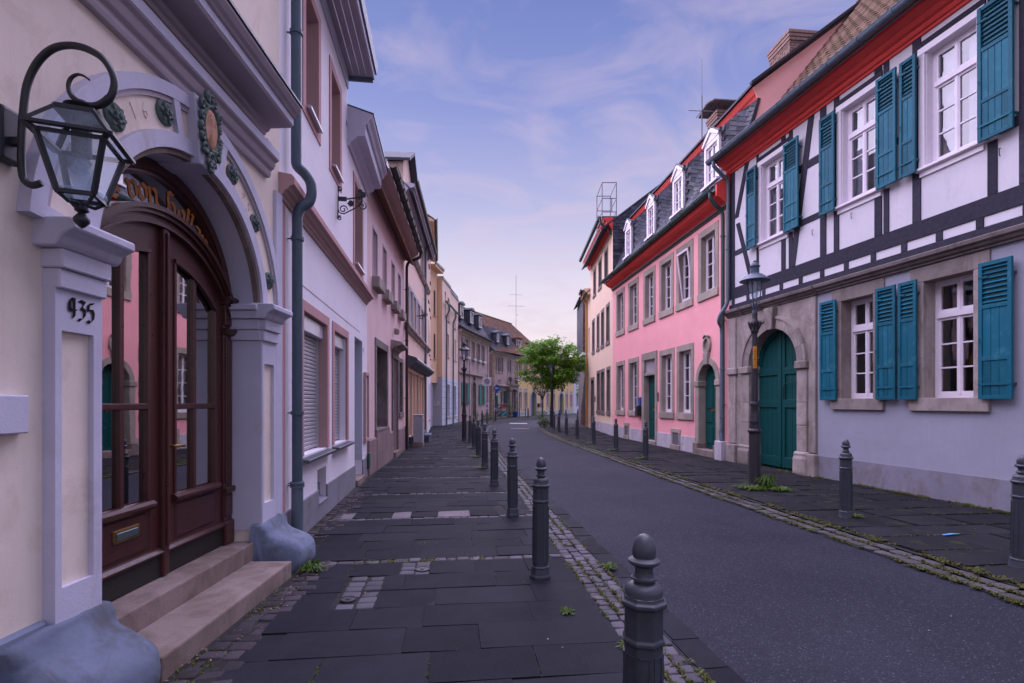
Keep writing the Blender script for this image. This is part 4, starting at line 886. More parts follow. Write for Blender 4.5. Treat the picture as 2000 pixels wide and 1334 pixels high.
# door niche, house number, notice case, fittings
part('door', MB().box(4.07,4.85,.30,.35,.02,2.58), M['greyb'], h, bevel=.004); part('door_jamb', MB().box(4.852,4.872,-.002,.45,.375,2.6), M['greyb'], h); part('door_step', MB().box(4.05,4.87,-.06,.40,-.04,.10), M['step'], h, bevel=.008)
mb = MB()
pn = link('house_number', None, h)
for i, ch in enumerate('9'): mb = MB(); pen(mb, ch, lambda a, b, k: (4.93+a, -.004-k, 2.36+b), .20, (.06,.05)); part('numeral', mb, M['ink'], pn)
nc = link('notice_case', None, h); x0, x1 = 5.0, 5.42
part('case_frame', MB().box(x0,x0+.05,-.05,.0,.70,2.04).box(x1-.05,x1,-.05,0,.70,2.04).box(x0+.05,x1-.05,-.05,0,.70,.76).box(x0+.05,x1-.05,-.05,0,1.98,2.04), M['brown_m'], nc, bevel=.004); part('case_paper', MB().box(x0+.05,x1-.05,-.018,-.004,.76,1.98), M['sign_w'], nc)
part('switch_box', MB().box(LL-.14,LL-.04,-.07,-.02,.14,.46), M['copper'], h, bevel=.012)
# blue-grey downpipe at the corner with the cream house, looping round the band
x = .275
downpipe(h, bend([(x,-.09,.62),(x,-.09,3.34),(x,-.12,3.42),(x+.02,-.20,3.475),(x+.03,-.225,3.57),(x+.03,-.215,3.69),(x+.01,-.16,3.77),(x-.03,-.09,3.82),(x-.03,-.09,9.0)], 6), .052, M['zinc_d'], [(x,-.09,3.10),(x,-.09,1.35),(x-.03,-.09,5.15)])
downpipe(h, [(x,-.09,-.03),(x,-.09,.60)], .058, M['zinc'], [(x,-.09,.62),(x,-.09,.64)], 'standpipe')
part('wall_strip', MB().box(.02,.13,-.018,.01,.38,3.38), M['rose'], h); 
# wrought iron shop sign bracket (a thing that hangs on the wall)
t = link('sign_bracket', None, None, label='black wrought iron sign bracket with vine leaves on the white house wall', cat='bracket', loc=H2.w(2.60, 0, 0), rz=H2.rz)
mb = MB(); mb.tube([(0,-.015,4.13),(0,-.02,4.60)], .010, 6); part('wall_bar', mb, M['iron'], t)
part('arm', MB().tube([(0,-.02,4.40),(0,-.40,4.47)], .011, 6), M['iron'], t)
P = [(0,-.02,4.27)]; P += [(0, -.02-.13*i/10, 4.235-.03*math.sin(i/10*math.pi)) for i in range(1,10)]; P += [(0,-.25,4.29),(0,-.33,4.36),(0,-.37,4.46)]; part('stay', MB().tube(P, .009, 6), M['iron'], t, smooth=True)
def curl(c, r, a0, turns, par, m, n=20, rad=.009):
    P = [(c[0], c[1]-r*(1-.75*i/n)*math.cos(a0+turns*2*math.pi*i/n), c[2]+r*(1-.75*i/n)*math.sin(a0+turns*2*math.pi*i/n)) for i in range(n+1)]; part('scroll', MB().tube(P, rad, 6), m, par, smooth=True)
curl((0,-.09,4.27), .06, 0, 1.2, t, M['iron']); curl((0,-.36,4.33), .06, 1, -1.2, t, M['iron']); curl((0,-.33,4.41), .05, 2, 1.2, t, M['iron']); curl((0,-.04,4.14), .035, 1, 1.3, t, M['iron']); curl((0,-.04,4.57), .035, 4, 1.2, t, M['iron'])
def vine(c, r):
    pts = []
    for i in range(20): w = 2*math.pi*i/20; rr = r*(1 if i % 4 == 0 else .62 if i % 2 else .82); pts.append((c[1]+rr*math.cos(w), c[2]+rr*math.sin(w)))
    part('vine_leaf', MB().sweep(pts, -.008, .008), M['iron'], t)
vine((0,-.20,4.36), .06); vine((0,-.37,4.50), .055); vine((0,-.33,4.545), .04); part('arm_plate', MB().box(-.012,.012,-.14,-.02,4.39,4.45), M['iron'], t)

# ---------------------------------------------------------------- left: faded pink house
def simple_house(F_, openings, mat, top, ridge, roof, frames, deep=8, eave=.2, dep=.25, casem=True, glass=None, rows=3):
    wall(F_.root, 0, F_.L, -.05, top, openings, mat, dep=dep); shell(F_.root, F_.L, deep, top, mat, ridge, eave, 0, roof)
H3 = Front((-2.915,10.3), (-3.39,16.1), 'faded_pink_house', 'faded pink house with brown plinth, stone sills and coved eaves beyond the white house'); h = H3.root; LL = H3.L
up3 = [(.60,1.12),(1.88,2.38),(3.22,3.72),(4.48,4.96)]
wall(h, 0, LL, -.05, 5.95, [(a, b, 4.14, 5.18) for a, b in up3] + [(.98,2.42,.80,2.72,None,.38),(3.36,4.14,-.05,2.64,None,.35),(4.62,5.30,1.14,2.66,None,.3)], M['oldpink']); shell(h, LL, 8, 5.95, M['oldpink'], 9.0, .3, 0, M['tile_i'])
for a, b in up3:
    frame4(h, a, b, 4.14, 5.18, .05, M['greyb'], .008, bottom=False); casement(h, a, b, 4.14, 5.18, .14, 2, 1, .7); part('stone_sill', MB().box(a-.10, b+.12, -.16, .05, 3.90, 4.135), M['stone'], h, bevel=.012)
surround(h, .98, 2.42, .86, 2.72, .16, M['stone_d'], .02, .38, .06); casement(h, .98, 2.42, .86, 2.72, .30, 2, 3)
surround(h, 4.62, 5.30, 1.16, 2.66, .12, M['stone_d'], .02, .3, .14); casement(h, 4.62, 5.30, 1.16, 2.66, .24, 2, 2)
ds = link('door_surround', None, h); part('jamb', MB().box(3.22,3.36,-.04,.3,0,2.64), M['stone_d'], ds, bevel=.008); part('jamb', MB().box(4.14,4.28,-.04,.3,0,2.64), M['stone_d'], ds, bevel=.008); part('lintel', MB().box(3.20,4.30,-.05,.3,2.642,2.86), M['stone_d'], ds, bevel=.008)
part('door_hood', MB().sweep([(.01,2.86),(-.06,2.86),(-.10,2.92),(-.22,2.96),(-.30,2.99),(-.30,3.03),(-.26,3.06),(.01,3.12)], 3.08, 4.42), M['stone'], ds, bevel=.008); part('door', MB().box(3.38,4.12,.25,.30,.10,2.62), M['wood'], h); part('door_step', MB().box(3.3,4.2,-.1,.3,-.04,.14), M['step'], h, bevel=.01)
part('wall_lamp', MB().lathe([(.05,3.30),(.07,3.32),(.075,3.42),(.05,3.45),(.001,3.46)], 12, (3.55,-.09)).bar((3.55,0,3.45),(3.55,-.09,3.46),.02,.02), M['stone'], h)
for x0, x1 in ((0,.81),(2.59,3.22),(4.28,LL)): part('plinth', MB().sweep([(.01,-.05),(-.05,-.05),(-.05,.68),(-.02,.715),(.01,.72)], x0, x1), M['pl_brown'], h, bevel=.004)
part('plinth', MB().sweep([(.01,-.05),(-.06,-.05),(-.06,.79),(.01,.798)], .81, 2.59), M['pl_brown'], h)
rails(h, .02, LL, [(.01,5.92),(-.03,5.90),(-.05,5.94),(-.20,5.99),(-.33,6.06),(-.44,6.14),(-.44,6.20),(.01,6.22)], 'coved_eaves', M['brown_m'])
gutter(h, -.10, LL+.02, -.52, 6.24, .085, M['gutter_d'], .55); part('snow_board', MB().box(-.1,LL,-.40,-.36,6.23,6.34), M['gutter_d'], h)
downpipe(h, bend([(LL-.05,-.52,6.16),(LL-.05,-.50,6.02),(LL-.06,-.14,5.86),(LL-.08,-.09,5.72),(LL-.08,-.09,.0)], 5), .045, M['gutter_d'], [(LL-.08,-.09,5.0),(LL-.08,-.09,3.4),(LL-.08,-.09,1.6)])

# ---------------------------------------------------------------- left: beige house with a shop front
H4 = Front((-3.39,16.1), (-3.95,24), 'beige_shop_house', 'tall beige house with a pale shop front and hood beyond the faded pink house'); h = H4.root; LL = H4.L
up4 = [(.50,1.10),(1.40,2.05),(2.45,3.15),(3.70,4.45),(5.05,5.85)]; top4 = [(.9,1.8),(2.9,3.8),(4.9,5.8)]
wall(h, 0, LL, -.05, 8.3, [(a, b, 4.10, 5.32) for a, b in up4] + [(a, b, 6.80, 7.85) for a, b in top4] + [(.95,6.0,.30,2.50,None,.2),(6.5,7.4,-.05,2.4,None,.3)], M['buff2']); shell(h, LL, 9, 8.3, M['buff2'], 12.6, .3, 0, M['slate_i'])
for a, b in up4: frame4(h, a, b, 4.10, 5.32, .12, M['greyb'], .02); casement(h, a, b, 4.10, 5.32, .12, 1, 2)
for a, b in top4: frame4(h, a, b, 6.80, 7.85, .10, M['greyb'], .02); casement(h, a, b, 6.80, 7.85, .12, 2, 1)
rails(h, 0, LL, [(.01,3.78),(-.06,3.78),(-.10,3.86),(-.16,3.90),(-.16,3.96),(.01,4.0)], 'string_course', M['stone']); rails(h, 0, LL, [(.01,6.5),(-.06,6.5),(-.12,6.6),(-.14,6.66),(.01,6.7)], 'string_course', M['stone'])
rails(h, .35, 7.0, [(.01,2.62),(-.14,2.62),(-.36,2.78),(-.38,2.86),(-.34,2.92),(.01,3.02)], 'shop_hood', M['flash']); sf = link('shop_front', None, h)
n = 5
for i in range(n):
    xa = .95 + (6.0-.95)*i/n; xb = .95+(6.0-.95)*(i+1)/n; part('mullion', MB().box(xa, xa+.12, -.02, .16, .30, 2.5), M['buff'], sf); part('pane', MB().box(xa+.12, xb, .12, .13, .32, 2.48), M['buff'] if i % 2 else M['glass'], sf)
part('mullion', MB().box(5.90,6.0,-.02,.16,.30,2.5), M['buff'], sf); part('shop_fascia', MB().box(.8,6.2,-.03,.05,2.50,2.618), M['buff'], sf); part('door', MB().box(6.52,7.38,.22,.27,.05,2.38), M['wood_d'], h)
for i in range(3): part('base_course', MB().box(.9+.1*i, 6.1-.05*i, -.26+.06*i, .01, -.05+.12*i, .065+.12*i), M['guard'], h, bevel=.02)
gutter(h, -.1, LL-.2, -.38, 8.42, .075, M['gutter_d']); rails(h, 0, LL, [(.01,8.1),(-.05,8.1),(-.12,8.2),(-.32,8.26),(-.34,8.36),(.01,8.4)], 'cornice', M['trim'])
downpipe(h, bend([(5.9,-.38,8.36),(5.9,-.1,8.05),(5.9,-.09,7.8),(5.9,-.09,0)], 4), .05, M['zinc'], [(5.9,-.09,5.9),(5.9,-.09,3.2)])
mb = MB(); mb.prism([(1.2,8.4),(3.6,8.4),(3.6,9.6),(2.4,10.3),(1.2,9.6)], .2, 3.0); part('dormer', mb, M['buff2'], h); part('dormer_roof', MB().prism([(1.0,9.55),(2.4,10.38),(3.8,9.55),(3.8,9.65),(2.4,10.5),(1.0,9.65)], -.05, 3.2), M['slate_i'], h)
t = link('street_bracket', None, None, label='small iron bracket lamp high on the beige shop house wall', cat='bracket', loc=H4.w(3.4, 0, 4.75), rz=H4.rz)
part('arm', MB().tube([(0,0,0),(0,-.35,.06)], .018, 6), M['iron'], t); curl((0,-.2,-.04), .1, 0, 1.3, t, M['iron'], 18, .016); curl((0,-.36,.08), .08, 2, 1.2, t, M['iron'], 16, .014)

# ---------------------------------------------------------------- left: peach apartment block with the overhanging orange bay
H5 = Front((-3.95,24), (-4.93,31), 'apartment_block', 'peach apartment block with an orange overhanging bay above a grey passage', 'building'); h = H5.root; LL = H5.L
o5 = [(a, b, c, d) for a, b in ((.5,1.2),(2.6,3.4),(5.2,6.0)) for c, d in ((4.0,5.5),(6.4,7.9))] + [(2.2,3.0,.6,2.5),(4.6,5.4,.6,2.5),(1.2,2.0,8.3,9.6),(4.8,5.6,8.3,9.6)]
wall(h, 0, LL, 2.9, 10.2, [o for o in o5 if o[2] > 2.9], M['buff2']); wall(h, 0, LL, -.05, 2.9, [o for o in o5 if o[2] < 2.9], M['bluew'], 'ground_floor_wall'); shell(h, LL, 9, 10.2, M['buff2'], 13.0, .3, 0, M['tile_i'])
for a, b, c, d in o5: casement(h, a, b, c, d, .14, 1, 1); sill(h, a-.05, b+.05, c+.01, .12, M['brown_m'], .06)
part('eaves_board', MB().sweep([(.0,10.0),(-.30,9.95),(-.30,10.06),(.0,10.2)], 0, LL), M['orange'], h); gutter(h, -.1, LL, -.36, 10.12, .09, M['gutter_d'])
def plan_box(parent, pts, z0, z1, name, mat, F0):      # prism over a plan outline given in world x,y
    c, n = math.cos(-F0.rz), math.sin(-F0.rz); loc = [((x-F0.a[0])*c-(y-F0.a[1])*n, (x-F0.a[0])*n+(y-F0.a[1])*c) for x, y in pts]; m_ = len(loc)
    mb = MB(); mb.add([(x,y,z0) for x,y in loc]+[(x,y,z1) for x,y in loc], [tuple(range(m_-1,-1,-1)), tuple(range(m_,2*m_))]+[(i,(i+1)%m_,m_+(i+1)%m_,m_+i) for i in range(m_)]); return part(name, mb, mat, parent)
bay = link('orange_bay', None, h); plan_box(bay, [(-4.93,31),(-4.76,32.6),(-9,32.6),(-9,31)], 2.7, 9.7, 'bay_wall', M['orange'], H5)
plan_box(bay, [(-4.60,30.9),(-4.38,32.75),(-9,32.75),(-9,30.9)], 9.701, 9.86, 'bay_eaves', M['orange'], H5); plan_box(bay, [(-4.58,30.9),(-4.32,32.8),(-4.40,32.8),(-4.66,30.9)], 9.861, 10.02, 'bay_gutter', M['gutter_d'], H5)
BF = Front((-4.93,31), (-4.76,32.6), 'x', 'x'); bpy.data.objects.remove(BF.root)
def on_front(F_, F0, parent, x0, x1, z0, z1, name, mat, y=-.02, th=.03):
    pts = [F_.w(x0, y)[:2], F_.w(x1, y)[:2], F_.w(x1, y+th)[:2], F_.w(x0, y+th)[:2]]; return plan_box(parent, pts, z0, z1, name, mat, F0)
for z in (4.2, 6.9): on_front(BF, H5, bay, .72, 1.12, z, z+1.55, 'window', M['dark'], -.004, .02); on_front(BF, H5, bay, .66, 1.18, z-.06, z, 'sill', M['brown_m'], -.06, .07)
plan_box(h, [(-4.93,31.1),(-4.85,31.1),(-4.85,31.15),(-4.93,31.15)], -.05, 2.7, 'passage_post', M['bluew'], H5)
H6 = Front((-4.45,32.7), (-4.1,39), 'terrace_block', 'pale peach block with blue grey ground floor and two zinc downpipes before the sandstone house', 'building'); h = H6.root; LL = H6.L
plan_box(h, [(-4.46,32.68),(-9,32.68),(-9,32.75),(-4.46,32.75)], -.05, 3.12, 'passage_wall', M['greyb'], H6); plan_box(h, [(-4.455,32.66),(-9,32.66),(-9,32.75),(-4.455,32.75)], 3.121, 9.5, 'side_wall', M['orange'], H6)
ps = plan_box(h, [(-4.98,32.63),(-4.60,32.63),(-4.60,32.65),(-4.98,32.65)], 1.28, 1.55, 'name_plate', M['sign_w'], H6); plan_box(h, [(-4.93,32.62),(-4.80,32.62),(-4.80,32.629),(-4.93,32.629)], 1.44, 1.49, 'plate_print', M['sign_g'], H6); plan_box(h, [(-4.78,32.62),(-4.66,32.62),(-4.66,32.629),(-4.78,32.629)], 1.34, 1.36, 'plate_print', M['sign_g'], H6)
o6 = [(1.36,2.70,.5,2.70),(4.1,5.4,.5,2.68)]; u6 = [(1.55,2.45,4.55,6.1),(4.0,4.6,4.55,6.1),(4.85,5.4,4.55,6.1),(1.9,2.6,7.0,8.6),(.9,1.3,7.2,8.8),(4.6,5.2,6.9,8.3)]
wall(h, 0, LL, 3.12, 9.4, u6, M['buff2']); wall(h, 0, LL, -.05, 3.12, o6, M['bluew'], 'ground_floor_wall'); shell(h, LL, 8, 9.4, M['buff2'], 9.9, 0, 0, M['slate_i'], sides=False)
part('body_end', MB().box(LL-.03, LL-.004, .01, 8, 0, 9.4), M['buff2'], h)
for a, b, c, d in o6+u6: casement(h, a, b, c, d, .14, 1, 1); sill(h, a-.05, b+.05, c+.01, .12, M['brown_m'], .06)
for i in range(8): part('joint_groove', MB().box(0, LL, -.003, .01, .35+i*.36, .365+i*.36), M['sign_g'], h)
gutter(h, .2, LL, -.16, 8.05, .07, M['gutter_d'])
for x in (.75, 3.35): downpipe(h, bend([(x,-.16,8.0),(x,-.3,7.8),(x+.25,-.3,7.55),(x+.25,-.09,7.2),(x+.25,-.09,0)], 4), .055, M['zinc'], [(x+.25,-.09,5),(x+.25,-.09,2)])
part('parapet', MB().box(0, 2.9, -.06, .3, 9.4, 9.55), M['zinc'], h); part('parapet', MB().box(3.0, LL, -.06, .3, 9.2, 9.32), M['zinc'], h)
# ---------------------------------------------------------------- right: half-timbered house with teal shutters
H7 = Front((5.35,12.59), (6.501,6.5), 'half_timbered_house', 'half timbered house with teal shutters, red cornice and an arched green gate'); h = H7.root; LL = 13.0
def project(p):
    return (1000+1000*p[0]/p[1], 787-1000*(p[2]-1.45)/p[1]) if p[1] > .1 else (-1, -1)
GX, GW, GS = 1.56, .76, 2.29
gate_op = (GX-GW, GX+GW, -.05, GS+GW, 'r', .34)
wall(h, 0, 2.80, -.05, 3.53, [gate_op], M['stone'], 'gate_stonework', y=-.015)
lw = [(3.36,4.04),(4.89,5.62),(7.6,8.35),(9.6,10.35)]
wall(h, 2.80, LL, -.05, 3.53, [(a, b, 1.52, 3.30, None, .28) for a, b in lw], M['lav'])
part('plinth', MB().box(2.801, LL, -.012, .01, -.05, .44), M['lav_plinth'], h)
uw = [(1.20,1.94),(3.38,4.10),(4.93,5.66),(7.4,8.1),(9.4,10.1)]
wall(h, 0, LL, 3.53, 7.10, [(a, b, 5.03, 6.74, None, .16) for a, b in uw], M['white_r'], 'infill_wall')
mb = MB(); mb.box(0,LL,7,7.1,0,7.1); part('body', mb, M['lav'], h); part('body_end', MB().box(LL-.05,LL,0.02,7,0,7.1), M['lav'], h); part('attic_floor', MB().box(0.01,LL,.02,7,7.04,7.08), M['lav'], h); part('body_end', MB().box(.006,.03,.02,7,0,7.1), M['lav'], h)
# gate surround
gs = link('gate_surround', None, h)
for sg in (-1, 1):
    xi = GX+sg*GW; a, b = (xi-.30, xi+.012) if sg < 0 else (xi-.012, xi+.26)
    zz = .485
    for hh in (.52, .46, .66): part('pier_block', MB().box(a+random.uniform(0,.006), b-random.uniform(0,.006), -.055+random.uniform(-.004,.004), .30, zz, zz+hh-.006), M['stone'], gs, bevel=.012, seg=2); zz += hh
    part('pier_base', MB().sweep([(.32,-.05),(-.10,-.05),(-.12,.08),(-.115,.34),(-.09,.40),(-.10,.44),(-.06,.485),(.32,.485)], a-.04, b+.05), M['stone'], gs, bevel=.03, seg=2)
    part('impost', MB().box(a-.02, b+.02, -.10, .32, GS-.16, GS), M['stone'], gs, bevel=.018)
    e0, e1 = (0.02, a-.06) if sg < 0 else (b+.05, 2.80)
    if sg > 0: part('pilaster_strip', MB().box(2.63, 2.795, -.045, .01, .48, 3.50), M['stone'], gs, bevel=.01); part('strip_base', MB().box(2.60,2.83,-.10,.01,-.05,.46), M['stone'], gs, bevel=.03, seg=2)
    else: part('pilaster_strip', MB().box(.02, .30, -.05, .01, .48, 3.50), M['stone'], gs, bevel=.01); part('strip_base', MB().box(.0,.36,-.12,.01,-.05,.46), M['stone'], gs, bevel=.03, seg=2); part('impost', MB().box(.0,.36,-.10,.01,GS-.16,GS), M['stone'], gs, bevel=.018)
n = 9
for i in range(n):
    a0, a1 = math.pi*i/n, math.pi*(i+1)/n
    if i == 4: continue
    part('voussoir', ring(MB(), GX, GS, GW-.002, GW+.20, a0+.004, a1-.004, -.06, .32, 6), M['stone'], gs)
    part('arch_fillet', ring(MB(), GX, GS, GW+.201, GW+.26, a0+.004, a1-.004, -.085, .01, 6), M['stone'], gs)
part('keystone', MB().prism([(GX-.09,GS+GW-.03),(GX+.09,GS+GW-.03),(GX+.15,3.50),(GX-.15,3.50)], -.13, .30), M['stone'], gs, bevel=.012)
# the two gate leaves
gt = link('gate', None, h); gy = .22
for sg in (-1, 1):
    lf = link('gate_leaf', None, gt); n = 5; w = (GW-.012)/n
    for i in range(n):
        xa = GX + (sg*(.01+i*w) if sg > 0 else -.01-(i+1)*w); xb = xa+w-.004; zt = lambda x: GS + math.sqrt(max(0, GW*GW-(x-GX)**2)) - .005
        part('plank', MB().prism([(xa,.03),(xb,.03),(xb,zt(xb)),(xa,zt(xa))], gy+random.uniform(0,.003), gy+.05), M['green'], lf, bevel=.004)
    xa, xb = sorted((GX+sg*.012, GX+sg*(GW-.01)))
    for z0, z1 in ((.06,.28),(1.35,1.52),(2.06,2.22)): part('ledge', MB().box(xa+.012, xb-.004, gy-.028, gy+.001, z0, z1), M['green'], lf, bevel=.006)
    part('stile', MB().box(GX+(.014 if sg > 0 else -.115), GX+(.115 if sg > 0 else -.014), gy-.030, gy+.002, .05, 2.98), M['green'], lf, bevel=.006)
    part('arched_rail', ring(MB(), GX, GS, GW-.12, GW-.006, (R(2) if sg > 0 else R(99)), (R(81) if sg > 0 else R(178)), gy-.028, gy+.002, 14), M['green'], lf)
    for z in (.17, 1.43, 2.14):
        mb = MB()
        for i in range(4): x = xa+.1+i*(xb-xa-.18)/3; mb.lathe([(.012,0),(.010,.006),(.001,.009)], 8)
        nails = MB()
        for i in range(4):
            x = xa+.14+i*(xb-xa-.24)/3; nails.obox((x, gy-.031, z), (.009,0,0), (0,.005,0), (0,0,.009))
        part('nail_heads', nails, M['iron'], lf, kind='stuff')
part('strap_hook', MB().tube([(GX+.10,gy-.04,1.55),(GX+.10,gy-.06,1.78),(GX+.16,gy-.06,1.86),(GX+.52,gy-.05,1.88)], .009, 6), M['iron'], gt)
part('cover_strip', MB().box(GX-.028, GX+.028, gy-.05, gy-.028, .10, 3.0), M['green'], gt, bevel=.006)
st_ = link('poster', None, gt); part('poster_sheet', MB().box(GX+.50,GX+.63,gy-.036,gy-.031,1.40,1.62), M['sign_w'], st_); part('poster_print', MB().box(GX+.515,GX+.615,gy-.039,gy-.0365,1.50,1.605), plain('blue_print', (.02,.20,.34), .5), st_); part('poster_print', MB().box(GX+.55,GX+.60,gy-.041,gy-.0395,1.53,1.57), plain('red_yellow_print', (.45,.20,.04), .5), st_)
# stone string course over the ground floor
rails(h, -.04, LL, [(.01,3.53),(-.05,3.53),(-.055,3.56),(-.09,3.575),(-.11,3.61),(-.15,3.63),(-.16,3.685),(-.13,3.70),(.01,3.715)], 'stone_string', M['stone_d'], bevel=.004)
for x in (.55, 1.2, 2.8): part('string_block', MB().sweep([(.01,3.525),(-.07,3.525),(-.11,3.58),(-.18,3.62),(-.19,3.69),(.01,3.72)], x, x+.04 if x < 2 else x+.05), M['stone_d'], h, bevel=.004)
# ground floor windows
for i, (a, b) in enumerate(lw):
    s_ = surround(h, a, b, 1.52, 3.30, .20, M['stone'], .022, .26, .19, lintel=.215); casement(h, a, b, 1.52, 3.30, .20, 2, 3, .70, fw=.055)
for a, b in ((2.97,3.335),(4.16,4.52),(4.555,4.86),(5.73,6.13),(7.2,7.56),(8.45,8.8)): shutter(h, a, b, 1.50, 3.335, -.105)
# plant behind the window near the edge
# upper windows: white boarded trim
for a, b in uw:
    tm = link('window_trim', None, h); w = .095
    part('jamb_board', MB().box(a-w, a, -.035, .12, 4.99, 6.76), M['wframe'], tm, bevel=.004); part('jamb_board', MB().box(b, b+w, -.035, .12, 4.99, 6.76), M['wframe'], tm, bevel=.004)
    part('head_board', MB().box(a-w-.01, b+w+.01, -.042, .12, 6.742, 6.845), M['wframe'], tm, bevel=.004); part('sill_board', MB().sweep([(.12,5.03),(-.03,5.025),(-.085,5.01),(-.085,4.975),(-.03,4.965),(.12,4.965)], a-w-.03, b+w+.03), M['wframe'], tm, bevel=.004); part('apron_board', MB().box(a-w+.01, b+w-.01, -.028, .01, 4.885, 4.965), M['wframe'], tm, bevel=.003)
    part('reveal_board', MB().box(a, a+.012, .0, .12, 5.04, 6.74).box(b-.012, b, 0, .12, 5.04, 6.74), M['wframe'], tm)
    c = casement(h, a+.012, b-.012, 5.035, 6.74, .10, 2, 3, .70, fw=.05); 
    curtain(c, a+.04, a+(b-a)*.42, 5.06, 6.70, .24); curtain(c, b-(b-a)*.42, b-.04, 5.06, 6.70, .24)
for a, b in ((.79,1.13),(2.02,2.44),(2.96,3.31),(4.19,4.555),(4.58,4.85),(5.75,6.17),(7.0,7.3),(8.2,8.5)): shutter(h, a, b, 4.965, 6.775, -.125)
for x in (3.62, 5.95, 2.72): part('shutter_hook', MB().tube([(x,-.02,4.80),(x,-.05,4.80),(x+.004,-.05,4.70),(x+.02,-.05,4.69)], .007, 5), M['iron'], h)
# timber frame: every beam and post a piece of its own
def tb(x0, x1, z0, z1, e=.0): part('timber', MB().box(x0, x1, -.016-e, .03, z0, z1), M['timber'], h, bevel=.004)
def brace(p, q, w, e=.002):
    p, q = Vector(p), Vector(q); n = Vector((-(q-p).y, (q-p).x)).normalized()*w/2; hx = w*.6
    pts = [(p.x-hx, p.y), (p.x+hx, p.y), (q.x+hx, q.y), (q.x-hx, q.y)]; part('timber', MB().prism(pts, -.016-e, .03), M['timber'], h, bevel=.004)
tb(0, LL, 3.715, 3.835); tb(0, LL, 3.975, 4.235)
x = 1.22 - .555*2
while x < LL-.2: tb(x, x+.10, 3.836, 3.974); x += .5525
tb(0.0, .22, 4.236, 7.09)
for x0, x1 in ((1.82,1.945),(2.875,3.02),(3.20,3.318),(4.05,4.19),(4.72,4.855),(6.15,6.28),(7.2,7.34),(8.15,8.3)):
    win = [(a-.10, b+.10) for a, b in uw]; hid = any(a < (x0+x1)/2 < b for a, b in win)
    if hid: tb(x0, x1, 4.236, 4.884); tb(x0, x1, 6.955, 7.09)
    else: tb(x0, x1, 4.236, 7.09, .001)
for x0, x1 in ((1.02,1.095),(2.04,2.15),(4.22,4.32),(5.78,5.90)): tb(x0, x1, 4.236, 4.96, -.001); tb(x0, x1, 6.5, 7.09, -.001)
for a, b in uw: tb(a-.10, b+.10, 6.85, 6.952, .002)
tb(2.16, 2.874, 4.985, 5.11, -.003); tb(2.16, 2.95, 6.06, 6.215, -.003); tb(.23, .78, 5.0, 5.12, -.003); tb(4.35, 4.71, 5.6, 5.7, -.004)
tb(5.92, 6.14, 5.0, 5.14, -.003); tb(6.29, 7.19, 5.0, 5.14, -.003); tb(6.29, 7.19, 6.0, 6.14, -.003)
brace((2.14, 4.236), (2.66, 7.09), .125); brace((.29, 5.9), (.70, 7.09), .12); brace((.34, 5.75), (.86, 4.236), .11); brace((6.95, 4.236), (6.35, 7.09), .13)
# red cornice, gutter
rails(h, -.03, LL, [(.01,7.04),(-.035,7.04),(-.045,7.075),(-.08,7.085),(-.10,7.12),(-.10,7.145),(-.16,7.16),(-.20,7.20),(-.20,7.22),(-.27,7.235),(-.335,7.275),(-.345,7.31),(-.38,7.32),(-.40,7.37),(.01,7.40)], 'red_cornice', M['redc'], bevel=.004)
part('drip_sheet', MB().tube([(-.05,-.405,7.30),(LL,-.405,7.30)], .014, 6), M['zinc'], h); gutter(h, -.12, LL, -.495, 7.375, .085, M['zinc'], .62)
# roof and pantiles
RP = [(-.50,7.40),(-.10,7.56),(.35,7.86),(1.187,8.80),(4.2,12.45)]
part('roof', MB().sweep([(y, z-.03) for y, z in RP] + [(8.4,7.3),(8.3,7.2),(4.2,12.3)] + [(y, z-.12) for y, z in RP[::-1]][1:], 0, LL), M['tile_i'], h)
def slope_at(s):
    for (a, b) in zip(RP, RP[1:]):
        l = math.hypot(b[0]-a[0], b[1]-a[1])
        if s <= l: t = s/l; return (a[0]+(b[0]-a[0])*t, a[1]+(b[1]-a[1])*t, math.atan2(b[1]-a[1], b[0]-a[0]))
        s -= l
    return None
def pantile(seed):
    rnd = random.Random(seed); mb = MB(); n = 8; w, l, t = .225, .34, .012; vs = []
    for j, yy in enumerate((0, l)):
        for i in range(n+1):
            u = i/n; zz = .026*math.sin(2*math.pi*(u*.95+.05)) + rnd.uniform(-.002,.002) + (.022 if j == 0 else 0); vs.append((-w/2+w*u, yy, zz))
    vs += [(x, y_, z-t) for x, y_, z in vs]; m_ = n+1; f = []
    for i in range(n): f += [(i, i+1, m_+i+1, m_+i), (2*m_+i, i, i, 2*m_+i)[:0] or (2*m_+i+1, 2*m_+i, 3*m_+i, 3*m_+i+1), (i+1, i, 2*m_+i, 2*m_+i+1)]
    mb.add(vs, f); me = mb.mesh(smooth=.9); me.materials.append(M['tile']); return me
PT = [pantile(i) for i in range(4)]; tl = []; s = .02; rw = 0
while slope_at(s):
    y_, z_, an = slope_at(s); x = .10
    while x < LL: tl.append((x+random.uniform(-.004,.004), y_, z_+.012, an+random.uniform(-.012,.012))); x += .205
    s += .265; rw += 1
vis = [t for t in tl if -20 < project(H7.w(t[0], t[1], t[2]))[1] and project(H7.w(t[0], t[1], t[2]))[0] < 2010]; vis.sort(key=lambda t: -t[0]); vis = vis[:300]; vid = set(map(id, vis))
rf = link('roof_tiles', None, h)
for t in vis: o = link('tile', random.choice(PT), rf); o.location = t[:3]; o.rotation_euler = (t[3], 0, 0)
rest = MB(); base = [([v.co.copy() for v in PT[0].vertices], [tuple(p.vertices) for p in PT[0].polygons])]
for t in tl:
    if id(t) in vid: continue
    c, s_ = math.cos(t[3]), math.sin(t[3]); rest.add([(t[0]+v.x, t[1]+v.y*c-v.z*s_, t[2]+v.y*s_+v.z*c) for v in base[0][0]], base[0][1])
part('tile_field', rest, M['tile_i'], rf, kind='stuff')
